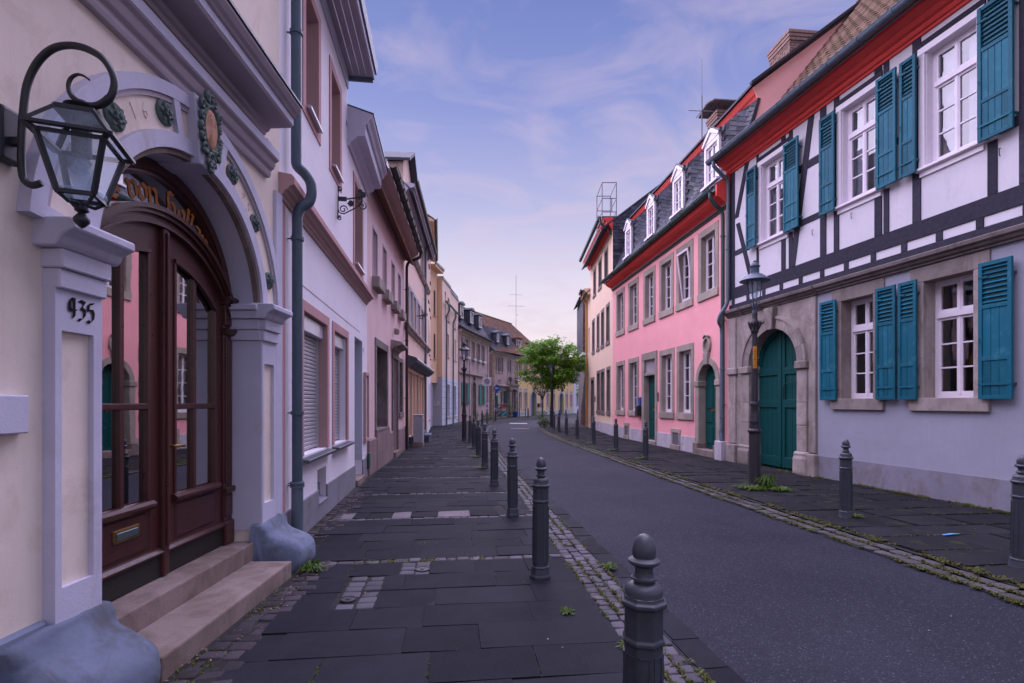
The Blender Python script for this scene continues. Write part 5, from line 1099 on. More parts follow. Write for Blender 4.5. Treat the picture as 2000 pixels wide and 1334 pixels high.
# zinc downpipe at the corner with the pink house
downpipe(h, bend([(.10,-.495,7.30),(.10,-.50,7.20),(.09,-.30,7.02),(.08,-.09,6.88),(.06,-.08,6.7),(.06,-.09,3.95),(.04,-.12,3.82),(-.02,-.24,3.62),(-.10,-.24,3.45),(-.16,-.12,3.35),(-.17,-.10,3.2),(-.17,-.10,.85),(-.20,-.12,.72),(-.15,-.12,.60),(-.15,-.12,-.02)], 5), .045, M['zinc'], [(.06,-.09,5.2),(-.17,-.10,2.3),(-.17,-.10,1.1)])
part('pipe_base', MB().box(-.34,-.05,-.20,-.02,-.05,.50), M['plinth_w'], h, bevel=.01)
# ---------------------------------------------------------------- right: salmon pink house with slate mansard
H8 = Front((4.37,22.2), (5.35,12.59), 'pink_mansard_house', 'salmon pink house with stone window frames and a slate mansard with white dormers'); h = H8.root; LL = H8.L
U8 = [(.68,1.46),(2.24,3.06),(3.92,4.70),(5.40,6.20),(6.74,7.54),(8.18,8.97)]; D8 = [(.68,1.48),(2.25,3.08),(5.42,6.25),(6.77,7.57)]
AX, AW, AS = 8.56, .49, 2.02
wall(h, 0, LL, -.05, 6.42, [(a, b, 4.43, 5.97, None, .22) for a, b in U8] + [(a, b, 1.15, 3.0, None, .22) for a, b in D8] + [(3.82,4.88,-.05,2.98,None,.35),(AX-AW,AX+AW,-.05,AS+AW,'r',.3)], M['pink'])
shell(h, LL, 9, 6.42, M['pink'], 6.5, 0, 0, None, sides=True)
for a, b in U8: surround(h, a, b, 4.43, 5.97, .17, M['stone_l'], .018, .20, .20)
for i, (a, b) in enumerate(U8):
    w = casement(h, a, b, 4.43, 5.97, .13, 2, 4, fw=.055); curtain(w, a+.02, b-.02, 4.45, 5.5 if i % 2 else 5.92, .30, M['net'])
    if i == 4:
        sash = MB(); sash.box(a+.03,a+.08,0,.03,0,1.44); sash.box(b-.08,b-.03,0,.03,0,1.44); sash.box(a+.08,b-.08,0,.03,0,.06); sash.box(a+.08,b-.08,0,.03,1.38,1.44)
        o = part('tilted_sash', sash, M['wframe'], w); o.location = (0,.08,4.49); o.rotation_euler = (R(-7) if False else R(7),0,0)
for i, (a, b) in enumerate(D8): surround(h, a, b, 1.15, 3.0, .17, M['stone_l'], .018, .20, .19); w = casement(h, a, b, 1.15, 3.0, .13, 2, 4, fw=.055); curtain(w, a+.02, b-.02, 1.17, 2.2 if i % 2 else 2.9, .30, M['net'])
# front door with grille light
ds = link('door_surround', None, h)
for x0, x1 in ((3.60,3.835),(4.865,5.04)): part('jamb', MB().box(x0, x1, -.03, .33, 0, 2.965), M['stone_l'], ds, bevel=.008)
part('lintel', MB().box(3.60,5.04,-.032,.33,2.965,3.22), M['stone_l'], ds, bevel=.008); part('transom_stone', MB().box(3.82,4.88,-.01,.33,2.41,2.50), M['stone_l'], ds, bevel=.006); part('door_step', MB().box(3.7,4.98,-.06,.30,-.04,.15), M['stone'], ds, bevel=.012)
gr = link('fanlight_grille', None, ds)
for i in range(9): part('bar', MB().box(3.90+i*.112, 3.925+i*.112, .05, .075, 2.50, 2.98), M['wframe'], gr)
part('fanlight_pane', MB().box(3.82,4.88,.2,.205,2.5,3.0), M['glass'], gr)
def panel_door(parent, x0, x1, z0, z1, y, mat, nm='door', arch=False):
    d = link(nm, None, parent); 
    if arch:
        w = (x1-x0)/2; cx = (x0+x1)/2; P = [(x0,z0),(x1,z0)] + arc_pts(cx, z1-w, w, 0, math.pi, 16); part('door_leaf', MB().prism(P, y, y+.05), mat, d, bevel=.003)
    else: part('door_leaf', MB().box(x0, x1, y, y+.05, z0, z1), mat, d, bevel=.003)
    xm = (x0+x1)/2
    for a, b in ((x0+.09, xm-.04), (xm+.04, x1-.09)):
        for c, e in ((z0+.15, z0+.62), (z0+.72, z0+1.0), (z0+1.1, z1-.3)): part('panel', MB().box(a, b, y-.018, y+.001, c, e), mat, d, bevel=.014)
    part('handle', MB().tube([(x1-.08,y-.002,z0+1.0),(x1-.08,y-.05,z0+1.0),(x1-.17,y-.055,z0+.995)], .009, 6), M['brass'], d); part('letter_flap', MB().box(xm-.12,xm+.12,y-.026,y-.018,z0+1.02,z0+1.09), M['brass'], d, bevel=.003); return d
panel_door(h, 3.84, 4.86, .16, 2.40, .17, M['green'])
# arched side door under an oval niche
for sg in (-1, 1):
    xi = AX+sg*AW; a, b = (xi-.19, xi+.010) if sg < 0 else (xi-.010, xi+.19)
    part('jamb', MB().box(a, b, -.04, .28, .36, AS-.12), M['stone_l'], ds, bevel=.01); part('impost', MB().box(a-.03, b+.03, -.07, .28, AS-.12, AS+.03), M['stone_l'], ds, bevel=.012); part('jamb_base', MB().box(a-.04, b+.05, -.10, .28, -.05, .36), M['step'], ds, bevel=.02)
for i in range(7):
    if i != 3: part('voussoir', ring(MB(), AX, AS, AW-.002, AW+.15, math.pi*i/7+.005, math.pi*(i+1)/7-.005, -.045, .28, 5), M['stone_l'], ds)
part('keystone', MB().prism([(AX-.10,AS+AW-.04),(AX+.10,AS+AW-.04),(AX+.13,2.80),(AX-.13,2.80)], -.09, .26), M['stone_l'], ds, bevel=.01)
ov = MB(); nn = 24; o0 = [(AX+.20*math.cos(2*math.pi*i/nn), 3.0+.235*math.sin(2*math.pi*i/nn)) for i in range(nn)]; o1 = [(AX+.135*math.cos(2*math.pi*i/nn), 3.0+.165*math.sin(2*math.pi*i/nn)) for i in range(nn)]
vs = [(x,-.06,z) for x,z in o0]+[(x,-.07,z) for x,z in o1]+[(x,-.012,z) for x,z in o1]+[(x,.01,z) for x,z in o0]; f = []
for i in range(nn): j = (i+1) % nn; f += [(i,j,nn+j,nn+i),(nn+i,nn+j,2*nn+j,2*nn+i),(j,i,3*nn+i,3*nn+j)]
f.append(tuple(range(2*nn,3*nn))); ov.add(vs, f); part('oval_niche', ov, M['stone_l'], ds); part('niche_crest', MB().tube([(AX-.16,-.05,3.20),(AX-.07,-.07,3.25),(AX,-.08,3.27),(AX+.07,-.07,3.25),(AX+.16,-.05,3.20)], .03, 7), M['stone_l'], ds, smooth=True)
panel_door(h, AX-AW+.01, AX+AW-.01, .20, AS+AW-.01, .17, M['green'], arch=True); part('door_step', MB().box(AX-AW,AX+AW,-.10,.28,-.04,.20), M['step'], h, bevel=.015)
# plinth and cellar vents
for x0, x1 in ((0,1.58),(2.18,3.60),(5.04,6.18),(6.88,7.80)): part('plinth', MB().box(x0, x1, -.02, .01, -.05, .48), M['plinth_w'], h, bevel=.004)
for x0, x1 in ((1.62,2.14),(6.22,6.84)): v = surround(h, x0+.08, x1-.08, .16, .55, .11, M['stone_l'], .03, .12, .14, 'cellar_vent'); part('vent_grille', MB().box(x0+.08,x1-.08,-.012,.02,.16,.55), M['sign_g'], v)
t = link('letter_box', None, None, label='dark letter box with a blue panel beside the green front door of the pink house', cat='letter box', loc=H8.w(3.42, 0, 0), rz=H8.rz); part('box', MB().box(-.14,.14,-.16,-.005,.98,1.36), M['iron'], t, bevel=.01); part('blue_panel', MB().box(-.13,.13,-.05,-.004,1.37,1.66), M['sign_b'], t, bevel=.004); part('flap', MB().box(-.12,.12,-.168,-.160,1.28,1.33), M['cast'], t)
part('bell_plate', MB().box(5.09,5.16,-.02,0,1.5,1.8), M['cast'], h)
# eaves
rails(h, .0, LL+.02, [(.01,6.28),(-.03,6.28),(-.045,6.32),(-.075,6.335),(-.08,6.37),(.01,6.375)], 'eaves_fillet', M['gutter_d']); rails(h, -.02, LL+.03, [(.01,6.376),(-.07,6.376),(-.11,6.42),(-.22,6.47),(-.30,6.53),(-.34,6.60),(-.34,6.66),(.01,6.70)], 'red_cornice', M['redc'])
part('cornice_end', MB().sweep([(.01,6.30),(-.10,6.34),(-.36,6.52),(-.36,6.80),(.30,7.4),(.30,6.3)], LL-.02, LL+.06), M['redc'], h)
gutter(h, -.15, LL-.05, -.43, 6.72, .085, M['copper'], .8); downpipe(h, bend([(LL-.12,-.43,6.66),(LL-.12,-.44,6.52),(LL-.14,-.28,6.34),(LL-.16,-.10,6.22),(LL-.16,-.09,6.0),(LL-.16,-.09,.0)], 5), .048, M['copper'], [(LL-.16,-.09,5.6),(LL-.16,-.09,3.5),(LL-.16,-.09,1.4)])
# mansard
MP = [(-.40,6.80),(-.16,6.96),(.04,7.20),(.20,7.50),(.48,8.14),(.74,8.99)]
def mans(s):
    for (a, b) in zip(MP, MP[1:]):
        l = math.hypot(b[0]-a[0], b[1]-a[1])
        if s <= l: t = s/l; return (a[0]+(b[0]-a[0])*t, a[1]+(b[1]-a[1])*t, math.atan2(b[1]-a[1], b[0]-a[0]))
        s -= l
    return None
def mans_y(z):
    for (a, b) in zip(MP, MP[1:]):
        if a[1] <= z <= b[1]: return a[0]+(b[0]-a[0])*(z-a[1])/(b[1]-a[1])
    return MP[-1][0]
part('mansard', MB().sweep([(y+.05, z) for y, z in MP] + [(.95,8.95),(.65,8.1),(.35,7.4),(.15,7.1),(-.05,6.86),(-.34,6.74)], 0, LL), M['slate_i'], h)
DX = [(1.46,2.18),(3.88,4.60),(6.12,6.88),(8.22,9.02)]; YF = .15
def sm(t): t = min(1, max(0, t)); return t*t*(3-2*t)
def edge_dist(x):      # distance to the nearest dormer cheek
    return min([min(abs(x-a), abs(x-b)) for a, b in DX])
def swept(x, z):       # slate skin: flows forward and upward into the dormer cheeks
    y = mans_y(max(6.81, min(z, 8.99))); w = sm(edge_dist(x)/.62); return y if y < YF else YF + (y-YF)*w
def ztop(x): return 8.60 + .395*sm(edge_dist(x)/.60)
def lift(x): return .30*(1-sm(edge_dist(x)/.80))**1.4
rng = random.Random(5); sl = []
gaps = [(0, DX[0][0])] + [(DX[i][1], DX[i+1][0]) for i in range(3)] + [(DX[3][1], LL)]
bs = MB()
for (ga, gb) in gaps:
    nx = max(3, int((gb-ga)/.08)); vs = [(X_, swept(X_, 6.80+(ztop(X_)-6.80)*j/16)+.012, 6.80+(ztop(X_)-6.80)*j/16) for X_ in [ga+(gb-ga)*i/nx for i in range(nx+1)] for j in range(17)]; bs.add(vs, [(i*17+j, (i+1)*17+j, (i+1)*17+j+1, i*17+j+1) for i in range(nx) for j in range(16)])
    r_ = 0; z = 6.30
    while z < 9.0:
        x = ga - (.10 if r_ % 2 else 0)
        while x < gb-.01:
            xa = max(x, ga+.002); e = .01; dy = (swept(xa+e, min(8.9, z+.2))-swept(xa-e, min(8.9, z+.2)))/(2*e); w = rng.uniform(.17,.23)/math.sqrt(1+dy*dy); xb = min(x+w, gb-.002)
            if xb-xa > .015:
                P = []
                for (xx, zz, off) in ((xa, z, .026), (xb, z, .024), (xb, z+.165, .004), (xa, z+.165, .004)):
                    zl = min(ztop(xx), zz+lift(xx)+rng.uniform(-.006,.006)); P.append((xx+(.003 if xx == xa else -.003), swept(xx, zl)-off, zl))
                if min(p[2] for p in P) > 6.80 and P[3][2]-P[0][2] > .03 and P[2][2]-P[1][2] > .03: sl.append(P)
            x = max(x, ga) + w if x < ga else x + w
        z += .125; r_ += 1
part('mansard_boarding', bs, M['slate_i'], h)
for i, (a_, b_) in enumerate(DX):        # strip under each dormer sill
    z = 6.82; k = 0
    while z < 7.16:
        x = a_ - (.1 if k % 2 else 0)
        while x < b_: xa, xb = max(x, a_), min(x+.2, b_); sl.append([(xa,mans_y(z)-.024,z),(xb-.005,mans_y(z)-.024,z),(xb-.005,mans_y(z+.16)-.004,z+.16),(xa,mans_y(z+.16)-.004,z+.16)]); x += .2
        z += .125; k += 1
def slate_geo(mb, P):
    Q = [(x, y+.012, z) for x, y, z in P]; return mb.add(P+Q, [(0,1,2,3),(0,3,7,4),(2,1,5,6),(1,0,4,5),(3,2,6,7)])
sl.sort(key=lambda P: -P[0][0]); mf = link('mansard_slates', None, h)
for P in sl[:290]: part('slate', slate_geo(MB(), P), M['slate_m'] if rng.random() < .12+.3*(edge_dist(P[0][0]) < .7 and P[0][2] > 8.2) else M['slate'], mf)
rest = MB()
for P in sl[290:]: slate_geo(rest, P)
part('slate_field', rest, M['slate_i'], mf, kind='stuff')
def dormer(x0, x1):
    d = link('dormer', None, h); yf, zb, zs, zp = .06, 7.30, 8.42, 8.70; xm = (x0+x1)/2
    fr = MB(); fr.box(x0, x0+.10, yf, yf+.10, zb, zs); fr.box(x1-.10, x1, yf, yf+.10, zb, zs); fr.box(x0+.10, x1-.10, yf, yf+.10, zs-.10, zs); part('dormer_frame', fr, M['wframe'], d, bevel=.004)
    part('pediment', MB().prism([(x0-.03,zs),(x1+.03,zs),(x1+.03,zs+.05),(xm,zp),(x0-.03,zs+.05)], yf-.01, yf+.10), M['wframe'], d, bevel=.004)
    mb = MB(); mb.bar((x0-.05,yf-.03,zs+.03),(xm,yf-.03,zp+.01),.10,.03,(0,1,0)); mb.bar((xm,yf-.03,zp+.01),(x1+.05,yf-.03,zs+.03),.10,.03,(0,1,0)); part('raking_board', mb, M['wframe'], d)
    part('dormer_sill', MB().box(x0-.04, x1+.04, yf-.09, yf+.10, zb-.07, zb), M['wframe'], d, bevel=.006); w = casement(d, x0+.10, x1-.10, zb, zs-.10, yf+.04, 2, 3, fw=.035, bw=.02)
    curtain(w, x0+.14, x1-.14, zb+.05, zs-.15, yf+.2)
    # cheeks, swept up behind, hung with slates in sagging courses
    def top(t): return zs+.20 + (.34*t*t - .10*math.sin(math.pi*t))
    def yb(z): return max(mans_y(min(z, 8.98))+.02, yf+.06)
    ch = link('cheek', None, d); n = 8
    for xs in (x0+.012, x1-.012):
        pts = [(yf+.10, zb-.02)] + [(mans_y(zb+.0)+.06, zb-.0)] + [(.78, 8.99)] + [(.78, top(1))] + [(yf+.02+(.76-yf)*(1-i/n), top(1-i/n)) for i in range(n+1)]; part('cheek_board', MB().sweep([p for p in pts], xs-.01, xs+.01), M['slate_i'], ch)
    # little curved roof of the dormer
    rp = MB(); m_ = 9; prof = [(x0-.07, zs+.02),(x0+.10, zs+.14),(xm-.10, zp+.01),(xm, zp+.045),(xm+.10, zp+.01),(x1-.10, zs+.14),(x1+.07, zs+.02)]; vs = []
    for i in range(m_):
        t = i/(m_-1); dz = .34*t*t - .10*math.sin(math.pi*t)
        for (x, zz) in prof: vs.append((x, yf-.05+(.90-yf)*t, zz+dz+.02))
    q = len(prof); up_ = [(x, y_, zz+.035) for x, y_, zz in vs]; f = []
    for i in range(m_-1):
        for j in range(q-1): a = i*q+j; f += [(a, a+q, a+q+1, a+1), (a+m_*q, a+1+m_*q, a+q+1+m_*q, a+q+m_*q)]
        for j in (0, q-1): a = i*q+j; f.append((a, a+q, a+q+m_*q, a+m_*q))
    for j in range(q-1): f.append((j, j+1, j+1+m_*q, j+m_*q))
    rp.add(vs+up_, f); part('dormer_roof', rp, M['slate_m'], d)
for a, b in DX: dormer(a, b)
part('red_frieze', MB().sweep([(.74,8.97),(.70,9.06),(.66,9.10),(.60,9.22),(.60,9.25),(.95,9.25),(.95,8.97)], 0, LL-.025), M['redc'], h)
part('roof', MB().sweep([(.54,9.25),(.54,9.31),(4.6,12.42),(8.7,9.2),(8.6,9.12),(4.6,12.30)], -.03, LL+.05), M['slate_i'], h); part('roof_edge', MB().sweep([(.52,9.27),(.50,9.33),(4.6,12.48),(4.6,12.40)], LL+.02, LL+.12), M['gutter_d'], h)
mb = MB(); P = [(0.004,6.2),(0.004,6.4),(.20,7.50),(.48,8.14),(.735,8.985),(.60,9.24),(4.6,12.32),(8.6,9.15),(8.9,6.3)]; mb.sweep(P, LL-.02, LL+.004); part('gable_wall', mb, M['red_gable'], h)
mb = MB(); mb.sweep(P, 0, .02); part('gable_wall', mb, M['red_gable'], h)
part('verge_slates', MB().sweep([(-.1,6.98),(.18,7.50),(.46,8.14),(.72,8.99),(.80,8.97),(.55,8.1),(.28,7.45)], LL+.005, LL+.03), M['slate'], h)
# chimneys
def chimney(parent, x0, x1, y0, y1, z0, z1, nm='chimney'):
    c = link(nm, None, parent); part('shaft', MB().box(x0+.02, x1-.02, y0+.02, y1-.02, z0, z1-.3), M['mortar'], c); hh = .075; n = int((z1-.3-z0)/hh); bricks = MB()
    for i in range(n):
        za = z0+i*hh; off = .11 if i % 2 else 0
        x = x0-off
        while x < x1:
            a, b = max(x, x0), min(x+.215, x1)
            if b-a > .03: bricks.box(a, b-.01 if b < x1 else b, y0, y0+.06, za, za+hh-.012); bricks.box(a, b-.01 if b < x1 else b, y1-.06, y1, za, za+hh-.012)
            x += .225
        y = y0+.06-off
        while y < y1-.06:
            a, b = max(y, y0+.06), min(y+.215, y1-.06)
            if b-a > .03: bricks.box(x0, x0+.06, a, b-.01, za, za+hh-.012); bricks.box(x1-.06, x1, a, b-.01, za, za+hh-.012)
            y += .225
    part('brickwork', bricks, M['brick'], c, kind='stuff')
    for k in range(3): e = .02+.02*k; part('cap_course', MB().box(x0-e, x1+e, y0-e, y1+e, z1-.3+k*.10, z1-.3+(k+1)*.10-.008), M['brick'], c, bevel=.006)
    return c
c = chimney(h, 6.3, 7.3, 3.18, 4.25, 10.4, 12.58); part('flue_pot', MB().lathe([(.07,12.57),(.07,12.78),(.09,12.79),(.09,12.83),(.05,12.85)], 10, (6.8,4.1)), M['iron'], c)
c = chimney(h, 3.6, 4.3, 2.5, 3.3, 10.2, 11.85)
for x in (3.65,4.25):
    for y in (2.55,3.25): part('cap_rod', MB().tube([(x,y,11.83),(x,y,12.12)], .012, 5), M['iron'], c)
part('cap_plate', MB().prism([(3.35,12.06),(3.95,12.24),(4.55,12.06),(4.55,12.10),(3.95,12.29),(3.35,12.10)], 2.25, 3.55), M['stone_d'], c)
def antenna(loc, hgt, arms, label, rz=0):
    t = link('roof_antenna', None, None, label=label, cat='antenna', loc=loc, rz=rz); part('mast', MB().tube([(0,0,-.3),(0,0,hgt)], .022, 6), M['sign_g'], t)
    for (z, l, k) in arms:
        b = part('boom', MB().tube([(-l/2,0,z),(l/2,0,z+.02)], .014, 5), M['sign_g'], t)
        for i in range(k): x = -l/2+.05+i*(l-.1)/max(1, k-1); part('element', MB().tube([(x,-.16,z+.01),(x,.16,z+.01)], .008, 4), M['sign_g'], b)
    return t
t = antenna(H8.w(4.35, 1.9, 10.3), 2.0, [(1.45,.9,0)], 'thin rod antenna with crossed arms on the pink house roof', H8.rz); part('boom', MB().tube([(-.1,-.45,1.5),(.1,.45,1.4)], .014, 5), M['sign_g'], t); part('whip', MB().tube([(0,0,2.0),(0,0,3.3)], .009, 5), M['sign_g'], t)

# ---------------------------------------------------------------- right: cream three-storey house with slate gable
H9 = Front((4.44,29), (4.37,22.2), 'cream_slate_house', 'three storey cream house with slate hung gable behind the pink house'); h = H9.root; LL = H9.L
o9 = [(1.28,2.0,7.25,8.5),(3.05,3.8,7.25,8.5),(4.8,5.55,7.25,8.5),(.85,1.5,4.25,5.85),(2.5,3.1,4.25,5.85),(3.85,4.5,4.25,5.85),(5.3,5.95,4.25,5.85),(2.5,3.3,1.05,2.95),(3.75,4.6,1.05,2.95),(5.4,6.1,1.05,2.95)]
wall(h, 0, LL, -.05, 9.3, o9 + [(.35,1.35,-.05,2.7,None,.3)], M['buff']); shell(h, LL, 9.2, 9.3, M['buff'], 12.75, .5, 0, M['slate_i'], sides=False); part('gable_wall', MB().sweep([(.012,-.05),(.012,9.3),(4.6,12.76),(9.2,9.3),(9.2,-.05)], LL-.03, LL-.004), M['slate_i'], h); part('gable_wall', MB().sweep([(.012,-.05),(.012,9.3),(4.6,12.76),(9.2,9.3),(9.2,-.05)], .004, .03), M['buff'], h)
for a, b, c, d in o9: surround(h, a, b, c, d, .15, M['stone_d'], .015, .18, .16); casement(h, a, b, c, d, .16, 2, 2)
surround(h, .35, 1.35, .0, 2.7, .15, M['stone_d'], .02, .2, .04, 'door_surround'); part('door', MB().box(.36,1.34,.24,.29,.02,2.69), M['wood_d'], h)
part('plinth', MB().box(1.5,LL,-.02,.01,-.05,.52), M['plinth_w'], h); part('door_bell', MB().box(1.75,1.9,-.03,0,1.5,1.8), M['iron'], h)
rails(h, -.3, LL, [(.01,9.0),(-.05,9.0),(-.07,9.08),(-.12,9.12),(-.15,9.2),(-.24,9.26),(-.28,9.34),(-.36,9.40),(-.40,9.50),(.01,9.52)], 'red_cornice', M['redc'])
gutter(h, -.4, LL-.05, -.52, 9.62, .085, M['copper']); downpipe(h, bend([(LL-.2,-.52,9.56),(LL-.2,-.5,9.3),(LL-.25,-.1,9.05),(LL-.25,-.08,8.9),(LL-.25,.05,8.85)], 4), .05, M['copper'])
rest = MB(); z = 6.3; k = 0
while z < 12.6:
    y_ = .0 - (.1 if k % 2 else 0)
    while y_ < 4.6:
        w = rng.uniform(.18,.24); zt = 9.3+ (12.75-9.3)*min(1, (y_+w/2)/4.6)
        if z+.2 < zt+.06:
            o_ = rng.uniform(.012,.022); ya = max(y_, .004); rest.add([(LL+o_,ya,z+rng.uniform(0,.02)),(LL+o_,y_+w-.006,z),(LL+.004,y_+w-.006,z+.17),(LL+.004,ya,z+.17),(LL-.004,ya,z),(LL-.004,y_+w-.006,z)], [(0,1,2,3),(0,4,5,1)])
        y_ += w
    z += .14; k += 1
part('slate_cladding', rest, M['slate_i'], h, kind='stuff')
t = link('rooftop_railing', None, None, label='grey metal railing cage on the eaves of the cream slate gabled house', cat='railing', loc=H9.w(4.6, -.1, 10.0), rz=H9.rz)
for x in (0, -1.6):
    for y in (0, .68): part('post', MB().box(x-.018,x+.018,y-.018,y+.018,-.4,1.95), M['sign_g'], t)
for z in (.55, 1.2, 1.95):
    for y in (0, .68): part('rail', MB().box(-1.6,0,y-.014,y+.014,z-.014,z+.014), M['sign_g'], t)
    for x in (0, -1.6): part('rail', MB().box(x-.014,x+.014,0,.68,z-.015,z+.013), M['sign_g'], t)
part('stair_post', MB().box(-.03,.01,.44,.48,.55,1.2), M['sign_g'], t); part('platform', MB().box(-1.6,0,0,.68,.30,.36), M['sign_g'], t)
# ---------------------------------------------------------------- right, beyond: low peach house, jettied slate and tile hung house
H10 = Front((4.50,30.4), (4.44,29.02), 'peach_house', 'narrow peach house with an ochre downpipe behind the cream house'); h = H10.root; LL = H10.L
wall(h, 0, LL, -.05, 7.8, [(.4,1.0,4.3,5.8)], M['buff']); shell(h, LL, 8, 7.8, M['buff'], 11, .4, 0, M['slate_i'])
for a, b, c, d in ((.4,1.0,4.3,5.8),): casement(h, a, b, c, d, .16, 2, 2)
rails(h, -.1, LL, [(.01,7.6),(-.1,7.62),(-.36,7.86),(-.36,7.94),(.01,7.96)], 'eaves_board', M['buff']); gutter(h, -.2, LL-.05, -.44, 7.95, .09, M['gutter_d']); downpipe(h, bend([(.2,-.44,7.86),(.2,-.42,7.7),(.2,-.14,7.4),(.2,-.10,7.2),(.2,-.10,0)], 4), .06, plain('ochre_pipe', (.55,.30,.10), .5), [(.2,-.1,5),(.2,-.1,2)])
H11 = Front((4.83,38.0), (4.66,33.5), 'jettied_house', 'narrow stone house with jettied slate and tile hung upper floor at the bend'); h = H11.root; LL = H11.L
part('stone_wall', MB().box(0, LL-.03, .10, 8, -.05, 4.75), M['stone_d'], h); part('upper_wall', MB().box(0, LL, 0, 8, 4.75, 8.4), M['slate_i'], h); part('roof', MB().sweep([(-.25,8.35),(4,11.5),(8.2,8.35),(8.2,8.45),(4,11.62),(-.25,8.45)], -.1, LL-.4), M['slate_i'], h); part('jetty_beam', MB().box(-.05,LL+.05,-.06,1.5,4.60,4.76), M['wframe'], h)
ta, tb_ = MB(), MB(); z = 4.8; k = 0
while z < 8.3:
    x = 0 if k % 2 else -.08
    while x < LL-.02: w = rng.uniform(.18,.24); a = max(0, x); tb_.add([(a,-.028,z),(min(x+w-.006,LL),-.028,z),(min(x+w-.006,LL),-.004,z+.18),(a,-.004,z+.18)], [(0,1,2,3)]); x += w
    y_ = 0
    while y_ < 2.5: ta.add([(LL+.03,y_,z),(LL+.03,y_+.19,z),(LL+.004,y_+.19,z+.18),(LL+.004,y_,z+.18)], [(0,1,2,3)]); y_ += .2
    z += .15; k += 1
part('slate_cladding', tb_, M['slate_i'], h, kind='stuff'); part('tile_cladding', ta, M['tile_i'], h, kind='stuff')
for z in (1.2, 2.4, 3.6): part('stone_course', MB().box(LL-.031,LL-.02,.10,2.5,z,z+.03), M['stone'], h)
part('buttress', MB().sweep([(.11,-.05),(-.18,-.05),(-.12,1.2),(.11,3.6)], LL-1.0, LL-.04), M['stone_d'], h, bevel=.03)
# ---------------------------------------------------------------- the houses round the bend
H12 = Front((-4.05,39), (-2.15,47.8), 'sandstone_mansard_house', 'pink sandstone baroque house with teal shutters, slate mansard and three dormers'); h = H12.root; LL = H12.L
u12 = [(.25,.80),(1.70,2.30),(3.50,4.15),(5.05,5.75),(6.55,7.25)]; g12 = [(1.12,1.78),(6.1,6.75)]
wall(h, 0, LL, -.05, 7.0, [(a, b, 5.0, 6.5) for a, b in u12] + [(a, b, 1.3, 3.05) for a, b in g12] + [(3.5,4.5,-.05,3.2,'r',.3)], M['stone_p']); shell(h, LL, 9, 7.0, M['stone_p'], 7.2, 0, 0, None)
for a, b in u12: frame4(h, a, b, 5.0, 6.5, .12, M['stone_l'], .04); casement(h, a, b, 5.0, 6.5, .15, 2, 2); part('flower_trough', MB().box(a-.05, b+.05, -.22, -.045, 4.98, 5.14), M['sign_w'], h)
for a, b in g12:
    frame4(h, a, b, 1.3, 3.05, .10, M['stone_l'], .03); casement(h, a, b, 1.3, 3.05, .15, 2, 3); w = .58
    for xa, xb in ((a-.08-w, a-.08), (b+.08, b+.08+w)): part('shutter', MB().box(xa, xb, -.09, -.05, 1.30, 3.05).box(xa+.06, xb-.06, -.10, -.085, 1.4, 2.1).box(xa+.06, xb-.06, -.10, -.085, 2.2, 2.95), M['green2'], h)
part('door', MB().box(3.5,4.5,.25,.3,0,3.2), M['wood_d'], h); part('door_arch', ring(MB(), 4.0, 2.7, .5, .68, 0, math.pi, -.06, .05, 14).box(3.32,3.5,-.06,.05,0,2.7).box(4.5,4.68,-.06,.05,0,2.7), M['stone_l'], h); part('door_crest', MB().lathe([(.02,3.3),(.14,3.4),(.10,3.55),(.02,3.7)], 8, (4,-.08)), M['stone_d'], h)
rails(h, 0, LL, [(.01,3.66),(-.08,3.66),(-.14,3.74),(-.18,3.78),(.01,3.84)], 'string_course', M['stone_l']); rails(h, 0, LL+.1, [(.01,6.75),(-.06,6.75),(-.1,6.88),(-.22,6.95),(-.26,7.05),(-.34,7.1),(.01,7.12)], 'cornice', M['stone_l'])
for x in (0,2.75,8.5): part('pilaster', MB().box(x, x+.42, -.05, .01, 0, 6.74), M['stone_p'], h)
for x0, x1 in ((.5,2.6),(5.2,8.3)): part('apron_panel', MB().box(x0, x1, -.025, .01, 4.0, 4.75), M['stone_p'], h); part('lower_panel', MB().box(x0, x1, -.025, .01, .4, 1.15), M['stone_p'], h)
gutter(h, -.1, LL+.1, -.42, 7.14, .08, M['gutter_d'])
part('mansard', MB().sweep([(-.4,7.15),(0,7.4),(.45,8.2),(1.0,9.6),(4.5,11.2),(8,9.6),(9.3,7.1),(9.2,7.0),(8,9.4),(4.5,11.0),(1.1,9.5),(.5,8.1),(0,7.2)], 0, LL), M['slate_i'], h)
def slate_rows(parent, x0, x1, prof, holes=(), step=.16, w=.24):
    mb = MB(); k = 0
    for (a, b) in zip(prof, prof[1:]):
        l = math.hypot(b[0]-a[0], b[1]-a[1]); n = max(1, int(l/step))
        for i in range(n):
            y0, z0 = a[0]+(b[0]-a[0])*i/n, a[1]+(b[1]-a[1])*i/n; y1, z1 = a[0]+(b[0]-a[0])*(i+1.2)/n, a[1]+(b[1]-a[1])*(i+1.2)/n; x = x0-(w/2 if k % 2 else 0)
            while x < x1:
                xa, xb = max(x, x0), min(x+w*.97, x1); j = random.uniform(0,.012)
                if xb-xa > .03 and not any(p < (xa+xb)/2 < q for p, q in holes): mb.add([(xa,y0-.035-j,z0),(xb,y0-.03,z0),(xb,y1-.01,z1),(xa,y1-.01,z1)], [(0,1,2,3)])
                x += w
            k += 1
    return part('slate_field', mb, M['slate_i'], parent, kind='stuff')
slate_rows(h, 0, LL, [(-.4,7.17),(0,7.42),(.45,8.22),(1.0,9.62)])
